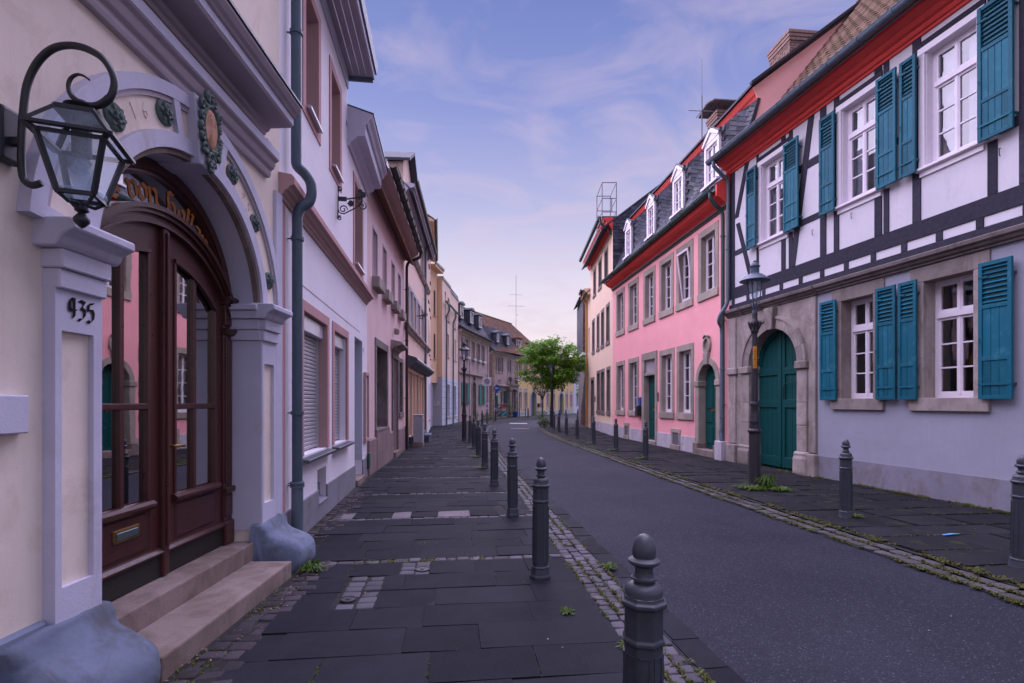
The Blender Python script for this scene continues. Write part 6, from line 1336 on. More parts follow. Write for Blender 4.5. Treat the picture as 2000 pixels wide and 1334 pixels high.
def far_dormer(parent, x0, x1, z0, z1, y, mat, roofm, curved=True):
    d = link('dormer', None, parent); part('dormer_body', MB().box(x0, x1, y+.05, y+1.4, z0, z1), mat, d); casement(d, x0+.06, x1-.06, z0+.1, z1-.08, y+.02, 2, 2); part('dormer_roof', MB().prism([(x0-.1,z1),(x1+.1,z1),(x1+.06,z1+.14),((x0+x1)/2,z1+.22),(x0-.06,z1+.14)], y-.08, y+1.6), roofm, d); return d
for x in (.3, 3.0, 5.6): far_dormer(h, x, x+.95, 7.95, 9.1, -.02, M['slate'], M['zinc'])
H13 = Front((-1.95,49), (.44,54.7), 'sandstone_corner_house', 'pink sandstone house with quoins, gilt medallion and columned door before the yellow house'); h = H13.root; LL = H13.L
u13 = [(1.05,1.75),(1.95,2.65),(3.95,4.75)]
wall(h, 0, LL, -.05, 6.3, [(a, b, 4.5, 5.92) for a, b in u13] + [(1.45,2.85,1.05,2.65),(4.35,5.25,-.05,2.45)], M['stone_p']); shell(h, LL, 9, 6.3, M['stone_p'], 6.4, 0, 0, None)
for a, b in u13: frame4(h, a, b, 4.5, 5.92, .12, M['stone_l'], .04); casement(h, a, b, 4.5, 5.92, .15, 2, 2)
frame4(h, 1.45, 2.85, 1.05, 2.65, .10, M['wframe'], .03); casement(h, 1.45, 2.85, 1.05, 2.65, .12, 2, 1); part('window_hood', MB().sweep([(.01,3.0),(-.15,3.0),(-.3,3.12),(-.3,3.2),(.01,3.3)], 1.0, 3.6), M['stone_l'], h)
for xa, xb in ((.80,1.36),(2.95,3.55)): part('shutter', MB().box(xa, xb, -.09, -.05, 1.05, 2.65).box(xa+.06, xb-.06, -.10, -.085, 1.2, 2.5), M['green'], h)
for i in range(17): part('quoin', MB().box(-.03, .62 if i % 2 else .45, -.04, .62, .01+i*.36, .345+i*.36), M['quoin'], h, bevel=.012)
for i in range(17): part('quoin', MB().box(LL-(.5 if i % 2 else .36), LL, -.03, .02, .01+i*.36, .345+i*.36), M['stone_l'], h, bevel=.01)
part('medallion', MB().lathe([(.001,0),(.2,.02),(.27,.0)], 18, sx=1, sy=1.35), M['gold'], h, loc=(1.85,-.04,3.75)); bpy.data.objects[-1] if False else None
h.children[-1].rotation_euler = (R(90),0,0); h.children[-1].location = (1.85,-.06,3.78)
pt = link('portal', None, h)
for x in (3.95, 5.45): part('column', MB().lathe([(.24,0),(.24,.12),(.17,.18),(.17,2.5),(.15,2.6),(.24,2.72),(.24,2.85)], 12, (x,-.25)), M['stone'], pt, smooth=.6)
part('entablature', MB().sweep([(.01,2.85),(-.45,2.85),(-.45,3.15),(-.58,3.25),(-.6,3.38),(.01,3.45)], 3.65, 5.8), M['stone'], pt)
for x in (3.95, 5.5): part('urn', MB().lathe([(.12,3.4),(.08,3.5),(.10,3.6),(.22,3.85),(.16,3.95),(.24,4.05),(.05,4.2)], 12, (x,-.3)), M['stone_d'], pt, smooth=.6)
part('door', MB().box(4.35,5.25,.12,.18,.1,2.45), M['green'], h); part('portal_step', MB().box(3.8,5.7,-.7,.1,-.05,.14), M['stone'], pt)
rails(h, -.25, LL, [(.01,6.1),(-.06,6.1),(-.14,6.22),(-.28,6.3),(-.32,6.4),(.01,6.42)], 'cornice', M['stone_l'])
part('mansard', MB().sweep([(-.4,6.42),(-.05,6.75),(.3,7.4),(.75,8.9),(3.2,9.5),(8.2,6.4),(8.1,6.3),(3.2,9.35),(.85,8.8),(.4,7.3),(0,6.5)], -.25, LL), M['slate_i'], h); slate_rows(h, -.25, LL, [(-.4,6.44),(-.05,6.77),(.3,7.42),(.75,8.92)])
for x in (1.2, 3.7): far_dormer(h, x, x+.62, 7.35, 8.35, -.02, M['slate'], M['zinc'])
t = link('flower_box', None, None, label='window box of pink flowers under the green shuttered window of the corner house', cat='flower box', loc=H13.w(2.15,-.28,1.0), rz=H13.rz); part('trough', MB().box(-.7,.7,-.1,.1,-.12,.1), M['terra'], t)
def leaf_cloud(n, c, r, size, rnd, mb=None, flat=0):
    mb = mb or MB()
    for _ in range(n):
        while True:
            p = Vector((rnd.uniform(-1,1), rnd.uniform(-1,1), rnd.uniform(-1,1)))
            if p.length < 1: break
        p = Vector((c[0]+p.x*r[0], c[1]+p.y*r[1], c[2]+p.z*r[2])); a = Vector((rnd.gauss(0,1), rnd.gauss(0,1), rnd.gauss(0,.5))).normalized(); b = a.cross(Vector((rnd.gauss(0,.5), rnd.gauss(0,.5), 1))).normalized(); s = size*rnd.uniform(.6,1.3)
        mb.add([p-a*s, p+b*s*.5+a*s*.1, p+a*s, p-b*s*.5+a*s*.1], [(0,1,2,3)])
    return mb
rl = random.Random(11)
part('flowers', leaf_cloud(260, (0,0,.28), (.7,.18,.2), .05, rl), M['pinkf'], t, kind='stuff'); part('leaves', leaf_cloud(160, (0,0,.16), (.7,.18,.14), .05, rl), M['grass'], t, kind='stuff')
H14 = Front((.44,54.7), (8.66,72.1), 'yellow_house', 'long ochre yellow house with blue grey window frames and arched doors behind the tree'); h = H14.root; LL = H14.L
wx = [.62,2.15,7.0,9.0,11.0,16.0,17.85]; dx = [4.75,14.15]
wall(h, 0, LL, -.05, 6.5, [(x, x+.75, .8, 2.62) for x in wx] + [(x, x+.75, 4.35, 6.0) for x in wx+[4.2,13.2]] + [(x-.78, x+.78, -.05, 2.75, 'r', .3) for x in dx], M['yellow']); shell(h, LL, 8.4, 6.5, M['yellow'], 6.6, 0, 0, None, sides=True)
for x in wx+[4.2,13.2]:
    for z0, z1 in ((.8,2.62),(4.35,6.0)):
        if z0 < 1 and x in (4.2,13.2): continue
        frame4(h, x, x+.75, z0, z1, .16, M['greyb'], .04); part('arched_head', ring(MB(), x+.375, z1-.25, .60, .75, R(52), R(128), -.05, .01, 8), M['greyb'], h); casement(h, x, x+.75, z0, z1, .12, 2, 2)
for x in dx: part('door_arch', ring(MB(), x, 1.97, .78, 1.05, 0, math.pi, -.06, .05, 16).box(x-1.05,x-.78,-.06,.05,0,1.97).box(x+.78,x+1.05,-.06,.05,0,1.97), M['greyb'], h); part('door', MB().box(x-.78,x+.78,.2,.25,0,2.75), M['zinc_d'], h); part('door_lamp', MB().lathe([(.05,2.95),(.16,3.0),(.18,3.25),(.06,3.4)], 8, (x,-.2)), M['zinc_d'], h)
rails(h, 0, LL, [(.01,6.3),(-.1,6.3),(-.3,6.42),(-.34,6.5),(.01,6.52)], 'cornice', M['wframe']); gutter(h, -.1, LL, -.45, 6.5, .08, M['zinc']); downpipe(h, [(.15,-.3,6.4),(.15,-.1,6.0),(.15,-.1,0)], .07, M['brown_m']); part('plinth', MB().box(0,3.4,-.03,.01,-.05,.5).box(6,13,-.03,.01,-.05,.5).box(15.3,LL,-.03,.01,-.05,.5), M['greyb'], h); part('letter_box', MB().box(5.95,6.5,-.2,0,.95,1.4), M['iron'], h)
def hip_roof(x0, x1, zr, y0, hip, nm):
    E0 = 6.55; mb = MB(); mb.add([(x0,-.5,E0),(x1,-.5,E0),(x1-hip,y0,zr),(x0,y0,zr),(x1,8.9,E0),(x0,8.9,E0)], [(0,1,2,3),(1,4,2),(4,5,3,2),(0,3,5),(0,5,4,1)]); part(nm, mb, M['tile_i'], h)
    tf = MB(); n = 26; k = 0
    for i in range(n):
        t0, t1 = i/n, (i+1.15)/n; ya, za = -.5+(y0+.5)*t0, E0+(zr-E0)*t0; yb_, zb_ = -.5+(y0+.5)*min(1,t1), E0+(zr-E0)*min(1,t1); xe = x1-hip*t0; x = x0-(.12 if i % 2 else 0)
        while x < xe:
            xa, xb = max(x, x0), min(x+.24, xe)
            if xb-xa > .04: j = random.uniform(0,.02); tf.add([(xa,ya-.05-j,za+.02),(xb,ya-.05,za+.02),(xb,yb_-.01,zb_+.02),(xa,yb_-.01,zb_+.02)], [(0,1,2,3)])
            x += .25
    part('tile_field', tf, M['tile_i'], h, kind='stuff'); part('ridge_tiles', MB().tube([(x0,y0,zr+.02),(x1-hip,y0,zr+.02)], .11, 6), M['tile_i'], h)
hip_roof(-6.0, 9.6, 11.1, 3.9, 2.6, 'roof'); hip_roof(6.5, LL, 9.2, 3.0, .5, 'lower_roof')
far_dormer(h, 1.2, 2.5, 7.3, 8.5, .5, M['slate'], M['tile_i']); far_dormer(h, 4.9, 6.0, 7.3, 8.4, .5, M['slate'], M['tile_i'])
t = antenna((.47,59.5,10.3), 6.0, [(2.4,2.0,16),(3.7,1.5,5)], 'tall television mast with two combs of aerials above the brown tile roof', R(12)); part('boom', MB().tube([(0,0,1.35),(.3,0,1.42)], .02, 5), M['sign_g'], t)
H16 = Front((8.7,72.2), (15,83), 'bluish_white_house', 'bluish white house at the far end past the yellow house'); h = H16.root; LL = H16.L
wall(h, 0, LL, -.05, 7.2, [(x, x+.9, z, z+1.8) for x in (1,2.8,4.6,6.4) for z in (.9,4.4)], M['bluew']); shell(h, LL, 9, 7.2, M['bluew'], 7.6, .4, 0, M['slate_i'])
for x in (1,2.8,4.6,6.4):
    for z in (.9,4.4): casement(h, x, x+.9, z, z+1.8, .12, 2, 2); part('window_trim', MB().box(x-.15,x,-.03,.01,z-.1,z+1.95).box(x+.9,x+1.05,-.03,.01,z-.1,z+1.95), M['greyb'], h)
# ---------------------------------------------------------------- bollards
def make_bollard():
    t = link('bollard', None, None, label='x', cat='bollard', group='grey cast iron bollards along the pavement edges')
    o = 8; ph = .5
    part('foot', MB().lathe([(.098,-.03),(.098,.02),(.090,.035),(.082,.085),(.084,.098),(.076,.108)], o, ph=ph), M['cast'], t, bevel=.003)
    part('shaft', MB().lathe([(.0735,.105),(.0735,.665),(.080,.672),(.080,.684),(.0735,.692),(.0735,.800)], o, ph=ph), M['cast'], t, bevel=.002)
    for k in range(8):
        w = 2*math.pi*(k+1.0)/8; d = Vector((math.cos(w), math.sin(w), 0)); s = Vector((-math.sin(w), math.cos(w), 0)); r = .0735*math.cos(math.pi/8); mb = MB()
        for a in (-.019, .019): mb.obox(d*(r+.0015)+s*a+Vector((0,0,.39)), s*.0022, d*.0025, Vector((0,0,.245)))
        for z in (.148, .632): mb.obox(d*(r+.0015)+Vector((0,0,z)), s*.021, d*.0025, Vector((0,0,.0022)))
        part('panel_bead', mb, M['cast'], t)
    part('collar', MB().lathe([(.075,.798),(.087,.810),(.087,.822),(.076,.829),(.074,.842)], o, ph=ph), M['cast'], t, bevel=.002)
    pr = [(.070,.838),(.067,.844),(.070,.858),(.063,.874),(.047,.884),(.036,.889),(.036,.893),(.047,.899),(.047,.906),(.036,.913),(.032,.925),(.034,.944),(.048,.952),(.0575,.961),(.0575,.969),(.048,.976),(.041,.980),(.044,1.0),(.041,1.022),(.032,1.045),(.018,1.060),(.006,1.065),(.001,1.066)]
    part('finial', MB().lathe(pr, 24), M['cast'], t, smooth=.7); return t
proto = make_bollard(); first = [True]
def bollard(x, y, label, s=.935):
    o = proto if first[0] else copy_tree(proto); first[0] = False; o.location = (x, y, 0); o.scale = (s, s, s); o.rotation_euler = (random.uniform(-.012,.012), random.uniform(-.012,.012), random.uniform(-.2,.2)); o['label'] = label
ordn = ['nearest', 'second', 'third', 'fourth', 'fifth', 'sixth', 'seventh', 'eighth', 'ninth', 'tenth', 'eleventh', 'twelfth']
LB = [(.449,1.775),(.235,4.265),(.01,6.6),(-.31,9.0),(-.607,11.4),(-.91,13.9),(-1.22,16.5),(-1.55,18.9)]
for i, (x, y) in enumerate(LB): bollard(x, y, '%s grey iron bollard from the camera along the left pavement edge' % ordn[i] if i else 'nearest grey iron bollard, cut by the lower edge of the picture')
RB = [(4.43,4.46),(4.19,6.42),(3.39,13.0),(3.11,15.3),(2.85,17.9),(2.58,20.3),(2.40,22.6),(2.27,24.8),(2.25,27.4)]
for i, (x, y) in enumerate(RB): bollard(x, y, ['grey iron bollard cut by the right edge of the picture','lone grey iron bollard before the lavender wall with the teal shutters','grey iron bollard before the arched side door of the pink house','grey iron bollard before the letter box of the pink house','grey iron bollard before the far corner of the pink house','grey iron bollard before the cream house, sixth on the right pavement','grey iron bollard, seventh on the right pavement','grey iron bollard, eighth on the right pavement near the tree','grey iron bollard right beside the lamp post under the tree'][i])
FB = [(-1.9,32.5,'small far bollard on the left pavement before the sandstone house'),(-1.75,36.2,'far bollard left of the no parking sign'),(-1.3,40.0,'far bollard by the bicycle rack'),(1.55,49.2,'far bollard before the yellow house'),(3.1,33.5,'far bollard behind the tree'),(3.9,37.0,'far bollard on the right pavement beyond the tree'),(5.2,40.4,'farthest bollard on the right pavement before the white house')]
for x, y, l in FB: bollard(x, y, l)
# ---------------------------------------------------------------- street lamps
def lamp(x, y, label, glass_big=True, hm=3.86, headmat='lampgrey'):
    t = link('street_lamp', None, None, label=label, cat='street lamp', group='cast iron street lamps', loc=(x, y, 0)); k = hm/3.86; HM = M[headmat]
    part('base', MB().lathe([(.115,-.03),(.115,.03),(.105,.05),(.098,.08),(.092,.10),(.088,.92),(.092,.95),(.112,.97),(.112,.99),(.092,1.02)], 12), M['cast2'], t, bevel=.003)
    part('fluted_base', MB().lathe([(.078,1.02),(.082,1.06),(.074,1.10),(.086,1.13),(.086,1.15),(.072,1.18),(.078,1.22),(.070,1.25),(.060,1.38),(.074,1.42),(.074,1.44),(.058,1.47)], 16), M['cast2'], t, smooth=.6)
    shf = MB(); n = 20; vs = []
    for z, r in ((1.47,.054),(2.62,.042)):
        for i in range(n): w = 2*math.pi*i/n; rr = r*(1 if i % 2 else .90); vs.append((rr*math.cos(w), rr*math.sin(w), z))
    shf.add(vs, [(i,(i+1)%n,n+(i+1)%n,n+i) for i in range(n)]); part('shaft', shf, M['cast2'], t)
    part('capital', MB().lathe([(.044,2.62),(.060,2.64),(.066,2.68),(.052,2.71),(.060,2.75),(.075,2.78),(.070,2.82),(.048,2.85),(.042,2.90),(.046,2.95),(.036,2.98)], 14), M['cast2'], t, smooth=.7)
    lv = MB()
    for i in range(6):
        w = 2*math.pi*i/6; d = Vector((math.cos(w), math.sin(w), 0)); lv.tube([d*.045+Vector((0,0,2.66)), d*.085+Vector((0,0,2.74)), d*.105+Vector((0,0,2.80)), d*.095+Vector((0,0,2.83))], [.014,.016,.016,.006], 6)
    part('acanthus_leaves', lv, M['cast2'], t, smooth=True)
    part('spigot', MB().lathe([(.036,2.98),(.030,3.05),(.040,3.08),(.030,3.12)], 12), HM, t, smooth=.6)
    for i in range(4):
        w = math.pi/4+math.pi*i/2; d = Vector((math.cos(w), math.sin(w), 0)); part('lamp_arm', MB().tube([d*.02+Vector((0,0,3.02)), d*.06+Vector((0,0,3.10)), d*.085+Vector((0,0,3.20)), d*.115+Vector((0,0,3.44)), d*.12+Vector((0,0,3.50))], .010, 6), HM, t, smooth=True)
    part('globe', MB().lathe([(.02,3.20),(.050,3.25),(.085,3.36),(.105,3.46),(.108,3.52)], 18), M['clear'], t, smooth=True)
    part('bulb', MB().lathe([(.02,3.50),(.03,3.44),(.028,3.36),(.01,3.31)], 12), M['curtain'], t, smooth=True)
    part('hood', MB().lathe([(.235,3.500),(.240,3.508),(.232,3.518),(.205,3.535),(.160,3.580),(.115,3.610),(.080,3.625),(.070,3.635),(.070,3.730),(.085,3.742),(.088,3.752),(.070,3.762),(.068,3.775),(.045,3.810),(.026,3.822),(.026,3.840),(.012,3.856),(.001,3.860)], 28), HM, t, smooth=.7); return t
L1_ = lamp(4.09, 8.63, 'cast iron street lamp with grey hood and yellow plate before the green gate')
lamp(-1.86, 19.9, 'dark street lamp on the left pavement beyond the row of bollards', hm=3.9, headmat='cast2'); lamp(2.27, 29.6, 'street lamp standing in front of the leafy tree trunk')
t = link('lamp_sign', None, None, label='narrow orange yellow plate strapped to the street lamp by the gate', cat='sign', loc=(4.09,8.63,0)); mb = MB(); mb.box(-.06,.0,-.075,-.068,2.03,2.40) ; part('plate', mb, M['sign_y'], t); pr = MB()
for i in range(9): part('print_line', MB().box(-.05+.008*(i % 3), -.012, -.0775, -.0755, 2.06+i*.035, 2.072+i*.035), plain('sign_ink%d' % i, (.25,.08,.0), .6) if i == 0 else bpy.data.materials['sign_ink0'], t)
part('strap', MB().box(-.06,.05,-.068,-.045,2.2,2.22), M['zinc'], t)
# ---------------------------------------------------------------- trees
def tree(name, loc, label, trunk_r, fork, crown, nclump, nleaf, leafmat, leafsize, spread, seed):
    """trunk, limbs reaching to clumps spread through the crown, leaves round every clump"""
    rnd = random.Random(seed); t = link(name, None, None, label=label, cat='tree', loc=loc); tk = MB(); cx, cy, cz, rx, ry, rz = crown
    P = [(0,0,-.05),(.015,.01,.4),(-.02,.02,fork*.6),(.0,.0,fork)]; tk.tube(P, [trunk_r*1.25,trunk_r,trunk_r*.85,trunk_r*.75], 10); part('trunk', tk, M['bark'], t, smooth=True)
    br = MB(); cl = []; top = Vector(P[-1])
    mains = []
    for i in range(7):
        w = 2*math.pi*i/7+rnd.uniform(-.3,.3); e = Vector((cx+math.cos(w)*rx*.5, cy+math.sin(w)*ry*.5, cz+rnd.uniform(-.2,.45)*rz)); m = top*.5+e*.5+Vector((0,0,-.10)); br.tube([top, m, e], [trunk_r*.5, trunk_r*.36, trunk_r*.22], 6, cap=False); mains.append((m+e)/2); mains.append(e)
    for i in range(nclump):
        while True:
            v = Vector((rnd.uniform(-1,1), rnd.uniform(-1,1), rnd.uniform(-1,1)))
            if .35 < v.length < 1 and v.z > -.9: break
        k = rnd.uniform(.86,1.10); c = Vector((cx+v.x*rx*k, cy+v.y*ry*k, cz+v.z*rz*k)); b0 = min(mains, key=lambda q: (q-c).length); mid = (b0+c)/2+Vector((rnd.uniform(-.1,.1), rnd.uniform(-.1,.1), rnd.uniform(-.05,.12)))
        br.tube([b0, mid, c], [.022, .014, .006], 4, cap=False); cl.append((c, rnd.uniform(.7,1.25), (c-mid).normalized()))
    part('limbs', br, M['bark'], t, smooth=True); lf = MB()
    for i in range(nleaf):
        c, k, d = rnd.choice(cl); p = c + Vector((rnd.gauss(0,spread*k), rnd.gauss(0,spread*k), rnd.gauss(-.02,spread*.45*k))) + d*rnd.uniform(-.1,.16)
        a = (Vector((rnd.gauss(0,1), rnd.gauss(0,1), rnd.gauss(-.5,.4))) + d*.6).normalized(); nrm = Vector((rnd.gauss(0,.5), rnd.gauss(0,.5), 1)).normalized(); b = nrm.cross(a).normalized(); s = leafsize*rnd.uniform(.6,1.3); dz = nrm*s*.12
        lf.add([p-a*s, p-a*s*.2+b*s*.42-dz, p+a*s, p-a*s*.2-b*s*.42-dz, p-a*s*.1], [(0,1,4),(1,2,4),(2,3,4),(3,0,4)])
    part('crown', lf, leafmat, t, kind='stuff'); return t
tree('street_tree', (2.42,30.9,0), 'leafy green street tree with a dense crown at the bend of the road', .12, 2.2, (0,0,3.85,1.98,1.7,1.55), 115, 16000, M['leaf'], .085, .20, 3)
tree('young_tree', (2.95,49.5,0), 'thin young tree with sparse brownish leaves before the yellow house', .07, 1.7, (0,0,3.4,1.3,1.2,1.4), 40, 1700, M['leaf_p'], .085, .22, 9)
t = link('vine_tree', None, None, label='small green leafy branch growth before the bluish white house', cat='shrub', loc=(6.6,47.5,0)); part('stem', MB().tube([(0,0,0),(.05,0,1.5),(0,.1,3.4)], .04, 6), M['bark'], t); part('foliage', leaf_cloud(900, (0,0,2.6), (.7,.6,1.0), .09, rl), M['leaf'], t, kind='stuff')
# ---------------------------------------------------------------- shrubs and pots round the bend
def shrub(x, y, r, hgt, n, label, mat='grass', nm='shrub'):
    t = link(nm, None, None, label=label, cat='shrub', loc=(x, y, 0)); part('stems', MB().tube([(0,0,0),(.02,.02,hgt*.6)], .02, 5), M['bark'], t); part('foliage', leaf_cloud(n, (0,0,hgt*.5), (r, r, hgt*.55), .055, rl), M[mat], t, kind='stuff')
shrub(1.95,30.9,.42,.55,700,'low green bush at the foot of the street tree'); shrub(2.85,49.4,.8,.7,700,'low hedge at the foot of the thin young tree'); shrub(-.2,50.2,.42,1.7,700,'tall yellow green potted shrub beside the columned door'); shrub(-3.3,43.6,.5,.9,500,'weedy bush at the foot of the sandstone house'); shrub(-2.1,44.6,.6,.55,500,'low weeds under the no parking sign')
shrub(.55,53.2,.3,2.2,260,'thin climbing plant beside the first window of the yellow house', 'grass')
t = link('planter', None, None, label='blue planter tub by the drainpipe of the yellow house', cat='planter', loc=(.35,52.3,0)); part('tub', MB().lathe([(.22,0),(.3,.5),(.32,.5),(.32,.55),(.28,.55),(.26,.45)], 14), M['sign_b'], t)
# ---------------------------------------------------------------- signs
t = link('parking_sign', None, None, label='square white zone sign with a grey struck circle on a grey post', cat='sign', loc=(-1.72,35.3,0)); part('post', MB().tube([(0,0,0),(0,0,3.35)], .03, 8), M['zinc'], t); part('panel', MB().box(-.30,.30,-.05,-.03,2.62,3.20), M['sign_w'], t, bevel=.01)
def disc(parent, x, z, r0, r1, y, m, nm): mb = ring(MB(), x, z, max(r0, .001), r1, 0, 2*math.pi, y, y+.006, 24); part(nm, mb, m, parent)
disc(t, 0, 2.94, 0, .205, -.058, M['sign_g'], 'disc'); disc(t, 0, 2.94, .15, .17, -.062, M['sign_w'], 'circle'); b = MB(); b.obox((0,-.064,2.94), (.15,0,.15), (0,.002,0), (-.012,0,.012)); part('strike', b, M['sign_w'], t); part('small_plate', MB().box(-.12,.12,-.045,-.03,1.05,1.45), M['sign_w'], t); part('plate_print', MB().box(-.05,.05,-.05,-.046,1.15,1.35), M['sign_g'], t)
t = link('one_way_sign', None, None, label='round blue sign with a white arrow pointing left before the sandstone corner house', cat='sign', loc=(-1.28,44.2,0)); part('post', MB().tube([(0,0,0),(0,0,3.0)], .03, 8), M['zinc'], t); disc(t, 0, 2.72, 0, .27, -.05, M['sign_b'], 'disc'); part('arrow', MB().box(-.08,.17,-.056,-.052,2.69,2.75).prism([(-.20,2.72),(-.06,2.83),(-.06,2.61)], -.056, -.052), M['sign_w'], t); part('small_plate', MB().box(-.08,.08,-.05,-.03,2.1,2.3), M['sign_w'], t)
t = link('sticker_post', None, None, label='slim post with three small white stickers beside the zone sign', cat='post', loc=(-1.35,37.2,0)); part('post', MB().tube([(0,0,0),(0,0,2.6)], .03, 8), M['zinc'], t)
for z in (1.75,1.9,2.1): part('sticker', MB().box(-.05,.05,-.04,-.032,z,z+.08), M['sign_w'], t)
for i, (x, y, l) in enumerate(((-1.25,46.6,'bicycle rack hoop with a grey board left of the window box'),(-.75,47.4,'metal frame stand with a teal board before the columned door'))):
    t = link('rack_stand', None, None, label=l, cat='rack', loc=(x, y, 0), rz=.5); part('hoop', MB().tube([(-.35,0,0),(-.35,0,.8),(.35,0,.8),(.35,0,0)], .025, 6), M['zinc'], t); part('board', MB().box(-.3,.3,-.02,.02,.2,.72), M['green2'] if i else M['cast'], t); b = MB(); b.obox((0,-.024,.46), (.26,0,.2), (0,.002,0), (-.01,0,.014)); part('stripe', b, M['sign_w'], t)
t = link('low_railing', None, None, label='low railing with two posts before the yellow house', cat='railing', loc=(.75,51.2,0), rz=.9)
for x in (0, 1.0): part('post', MB().tube([(x,0,0),(x,0,.95)], .04, 8), M['cast'], t)
for z in (.35,.8): part('rail', MB().tube([(0,0,z),(1,0,z)], .02, 6), M['cast'], t)
# ---------------------------------------------------------------- utility cabinet and its pedestal
t = link('utility_cabinet', None, None, label='pale grey utility cabinet standing against the beige shop house', cat='cabinet', loc=H4.w(1.15,-.32,0), rz=H4.rz); part('pedestal', MB().box(-.26,.26,-.17,.17,-.03,.14), M['step'], t, bevel=.01); part('cabinet', MB().box(-.24,.24,-.15,.15,.14,1.02), M['box_g'], t, bevel=.01); part('lid', MB().box(-.255,.255,-.165,.165,1.02,1.06), M['box_g'], t, bevel=.01); part('cabinet_door', MB().box(-.21,.21,-.157,-.15,.19,.97), M['box_g'], t, bevel=.004); part('sticker', MB().box(-.06,.04,-.161,-.158,.78,.90), M['sign_g'], t)
t = link('wall_basin', None, None, label='carved grey stone tub against the shop front base', cat='basin', loc=H4.w(3.2,-.42,0), rz=H4.rz); part('bowl', MB().box(-.5,.5,-.14,.12,.18,.30), M['guard'], t, bevel=.05, seg=2); part('foot', MB().box(-.4,.4,-.11,.1,-.03,.18), M['guard'], t, bevel=.03, seg=2)
# ---------------------------------------------------------------- weeds, moss, litter
rw_ = random.Random(21)
def tuft(mb, x, y, z, r, hgt, n):
    for _ in range(n):
        a = rw_.uniform(0, 2*math.pi); d = Vector((math.cos(a), math.sin(a), 0)); p = Vector((x, y, z)) + d*rw_.uniform(0, r*.6); l = r*rw_.uniform(.4,1); hh = hgt*rw_.uniform(.4,1.1); s = Vector((-d.y, d.x, 0))*rw_.uniform(.003,.008)*(1+r*4)
        mb.add([p-s, p+s, p+d*l*.55+Vector((0,0,hh))+s*.8, p+d*l+Vector((0,0,hh*.55)), p+d*l*.55+Vector((0,0,hh))-s*.8], [(0,1,2,4),(4,2,3)])
ms = MB()
def scatter(f, off0, off1, y0, y1, n, z, r=(.01,.03), hgt=(.004,.015), k=5, clump=1.6):
    for _ in range(n):
        y = y0+(y1-y0)*rw_.random()**clump; 
        if math.sin(y*7.3)+math.sin(y*3.1+1)+rw_.uniform(-1.2,1.2) < -.3: continue
        x = f(y)+rw_.uniform(off0, off1); tuft(ms, x, y, z, rw_.uniform(*r), rw_.uniform(*hgt), k)
for k in range(4): scatter(CL, -.010+.098*k, .010+.098*k, 1.5, 18, 520, -.008, (.012,.036), (.005,.018), 6)
scatter(CL, .29, .33, 1.4, 16, 300, -.025); scatter(AR, -.03, .04, 2, 28, 1400, -.022, (.02,.055), (.008,.026), 7); scatter(AR, .11, .15, 2, 28, 1100, -.004, (.015,.045), (.008,.024), 7); scatter(AR, .22, .33, 2, 28, 1500, .022, (.02,.055), (.008,.024), 7)
for (xx, yy, z, rz, sx, sy, sz) in SR:
    if yy < 14 and rw_.random() < .8:
        c, s_ = math.cos(rz), math.sin(rz)
        for _ in range(int(sx*34)):
            if rw_.random() < .55: continue
            u = rw_.uniform(-.5,.5)*sx; tuft(ms, xx+c*u+s_*sy*.5, yy+s_*u-c*sy*.5, .022, rw_.uniform(.012,.036), rw_.uniform(.005,.014), 5)
scatter(lambda y: wall_right(y), -.14, -.01, 5.5, 12, 900, .03, (.015,.06), (.006,.03), 6); scatter(lambda y: wall_left(y), .02, .30, 4.9, 10, 260, -.01, (.01,.03), (.004,.02)); scatter(lambda y: -1.70, -.12, .03, 2.0, 4.6, 240, -.012, (.01,.03), (.004,.02))
for (s0, t0, t1, n) in ((4.80,-.9,.3,120),(4.80,-.6,-.1,80),(5.4,-.9,.9,40)):
    for _ in range(n): xx, yy = st(s0+rw_.uniform(-.05,.05), rw_.uniform(t0, t1)); tuft(ms, xx, yy, -.008, rw_.uniform(.01,.03), rw_.uniform(.005,.015), 4)
for (xx, yy, z, rz, sx, sy, sz) in SP:
    if 2 < yy < 8 and rw_.random() < .30:
        for _ in range(int(rw_.uniform(4,16))): v = rw_.uniform(-.5,.5)*sy; tuft(ms, xx+math.cos(rz)*sx*.5-math.sin(rz)*v, yy+math.sin(rz)*sx*.5+math.cos(rz)*v, -.006, rw_.uniform(.006,.016), rw_.uniform(.003,.009), 4)
part('joint_moss', ms, M['moss'], None, kind='stuff', label='low moss and grass in the joints of the paving')
def weed(x, y, z, r, hgt, n, label): mb = MB(); tuft(mb, x*0, 0, 0, r, hgt, n); o = part('weed_clump', mb, M['grass'], None, label=label, cat='weeds', loc=(x, y, z))
weed(-1.74,4.45,-.005,.11,.07,110,'small green weed clump on the setts right of the blue guard stone')
weed(4.22,8.50,.03,.17,.22,120,'tall weed clump at the foot of the street lamp by the gate'); weed(3.95,8.42,.03,.26,.07,150,'flat spreading weeds before the foot of the street lamp'); weed(4.35,8.30,.03,.20,.06,110,'low weeds to the right of the street lamp foot'); weed(4.28,6.40,.03,.10,.03,120,'small weed tuft beside the lone bollard on the right pavement')
weed(.86,4.55,-.01,.07,.03,90,'green tuft in the cobble gutter behind the second bollard'); weed(.70,3.05,-.01,.06,.03,90,'green tuft in the cobble gutter left of the nearest bollard'); weed(.38,3.55,-.004,.05,.025,80,'single tuft in a slab joint of the left pavement')
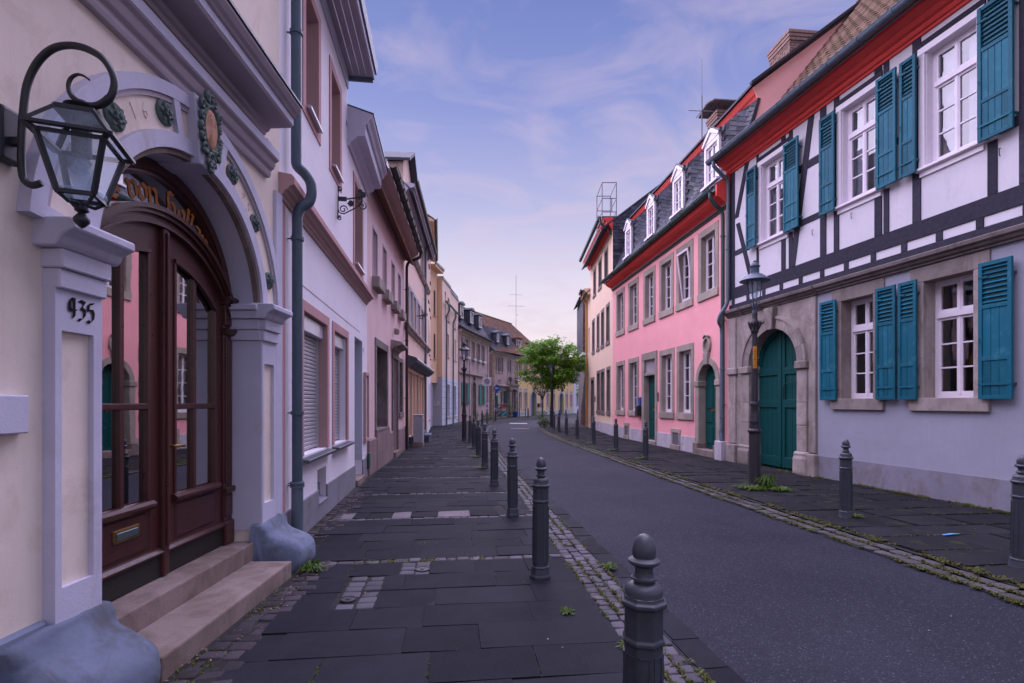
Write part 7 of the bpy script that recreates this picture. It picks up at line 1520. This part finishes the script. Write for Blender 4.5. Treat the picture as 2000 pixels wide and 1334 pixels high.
for i, (x, y) in enumerate(((-.98,13.7),(-.7,11.35),(-1.3,16.4),(3.3,13.0),(3.02,15.3),(2.75,17.9))): weed(x, y, .0 if x < 0 else .03, .14, .04, 120, ['grass tuft at the foot of the sixth left bollard','grass tuft at the foot of the fifth left bollard','grass tuft at the foot of the seventh left bollard','grass tuft at the foot of the bollard before the side door','grass tuft at the foot of the bollard before the letter box','grass tuft at the bollard before the far corner of the pink house'][i])
weed(-4.35,38.4,0,.3,.3,260,'weeds at the foot of the pale peach block')
lt = MB(); 
for _ in range(420):
    if rw_.random() < .5: y = rw_.uniform(2,9); x = (-1.72 if y < 4.7 else wall_left(y)+.2)+rw_.uniform(-.1,.12); z = .004
    elif rw_.random() < .6: y = rw_.uniform(5.5,13); x = wall_right(y)-rw_.uniform(.02,.3); z = .036
    else: y = rw_.uniform(3,14); x = rw_.uniform(-2.2, 6.0); z = .036 if x > AR(y)+.25 else .006
    if CL(y) < x < AR(y)+.2: z = ROAD_Z+.004
    a = rw_.uniform(0,6.28); s = rw_.uniform(.005,.013); lt.add([(x-s*math.cos(a),y-s*math.sin(a),z),(x+s*.5*math.sin(a),y-s*.5*math.cos(a),z+.002),(x+s*math.cos(a),y+s*math.sin(a),z),(x-s*.5*math.sin(a),y+s*.5*math.cos(a),z+.003)], [(0,1,2,3)])
part('leaf_litter', lt, plain('dry_litter', (.34,.20,.12), .9, var=.3, isl=.5), None, kind='stuff', label='dry leaf bits and crumbs along the kerbs and walls')
t = link('blue_wrapper', None, None, label='flat blue plastic wrapper lying on the right pavement', cat='litter', loc=(4.72,5.5,.038), rz=.2); part('wrapper_sheet', MB().add([(-.12,-.01,0),(.0,-.022,.008),(.11,-.006,.002),(.12,.012,.001),(.01,.016,.010),(-.11,.014,.003)], [(0,1,4,5),(1,2,3,4)]), M['litter'], t)
t = link('paper_scrap', None, None, label='small pale blue scrap on the pavement behind the lone right bollard', cat='litter', loc=(5.05,7.75,.038), rz=.5); part('scrap_sheet', MB().add([(-.06,0,0),(0,-.015,.006),(.06,.004,.001),(0,.016,.005)], [(0,1,2,3)]), M['litter'], t)
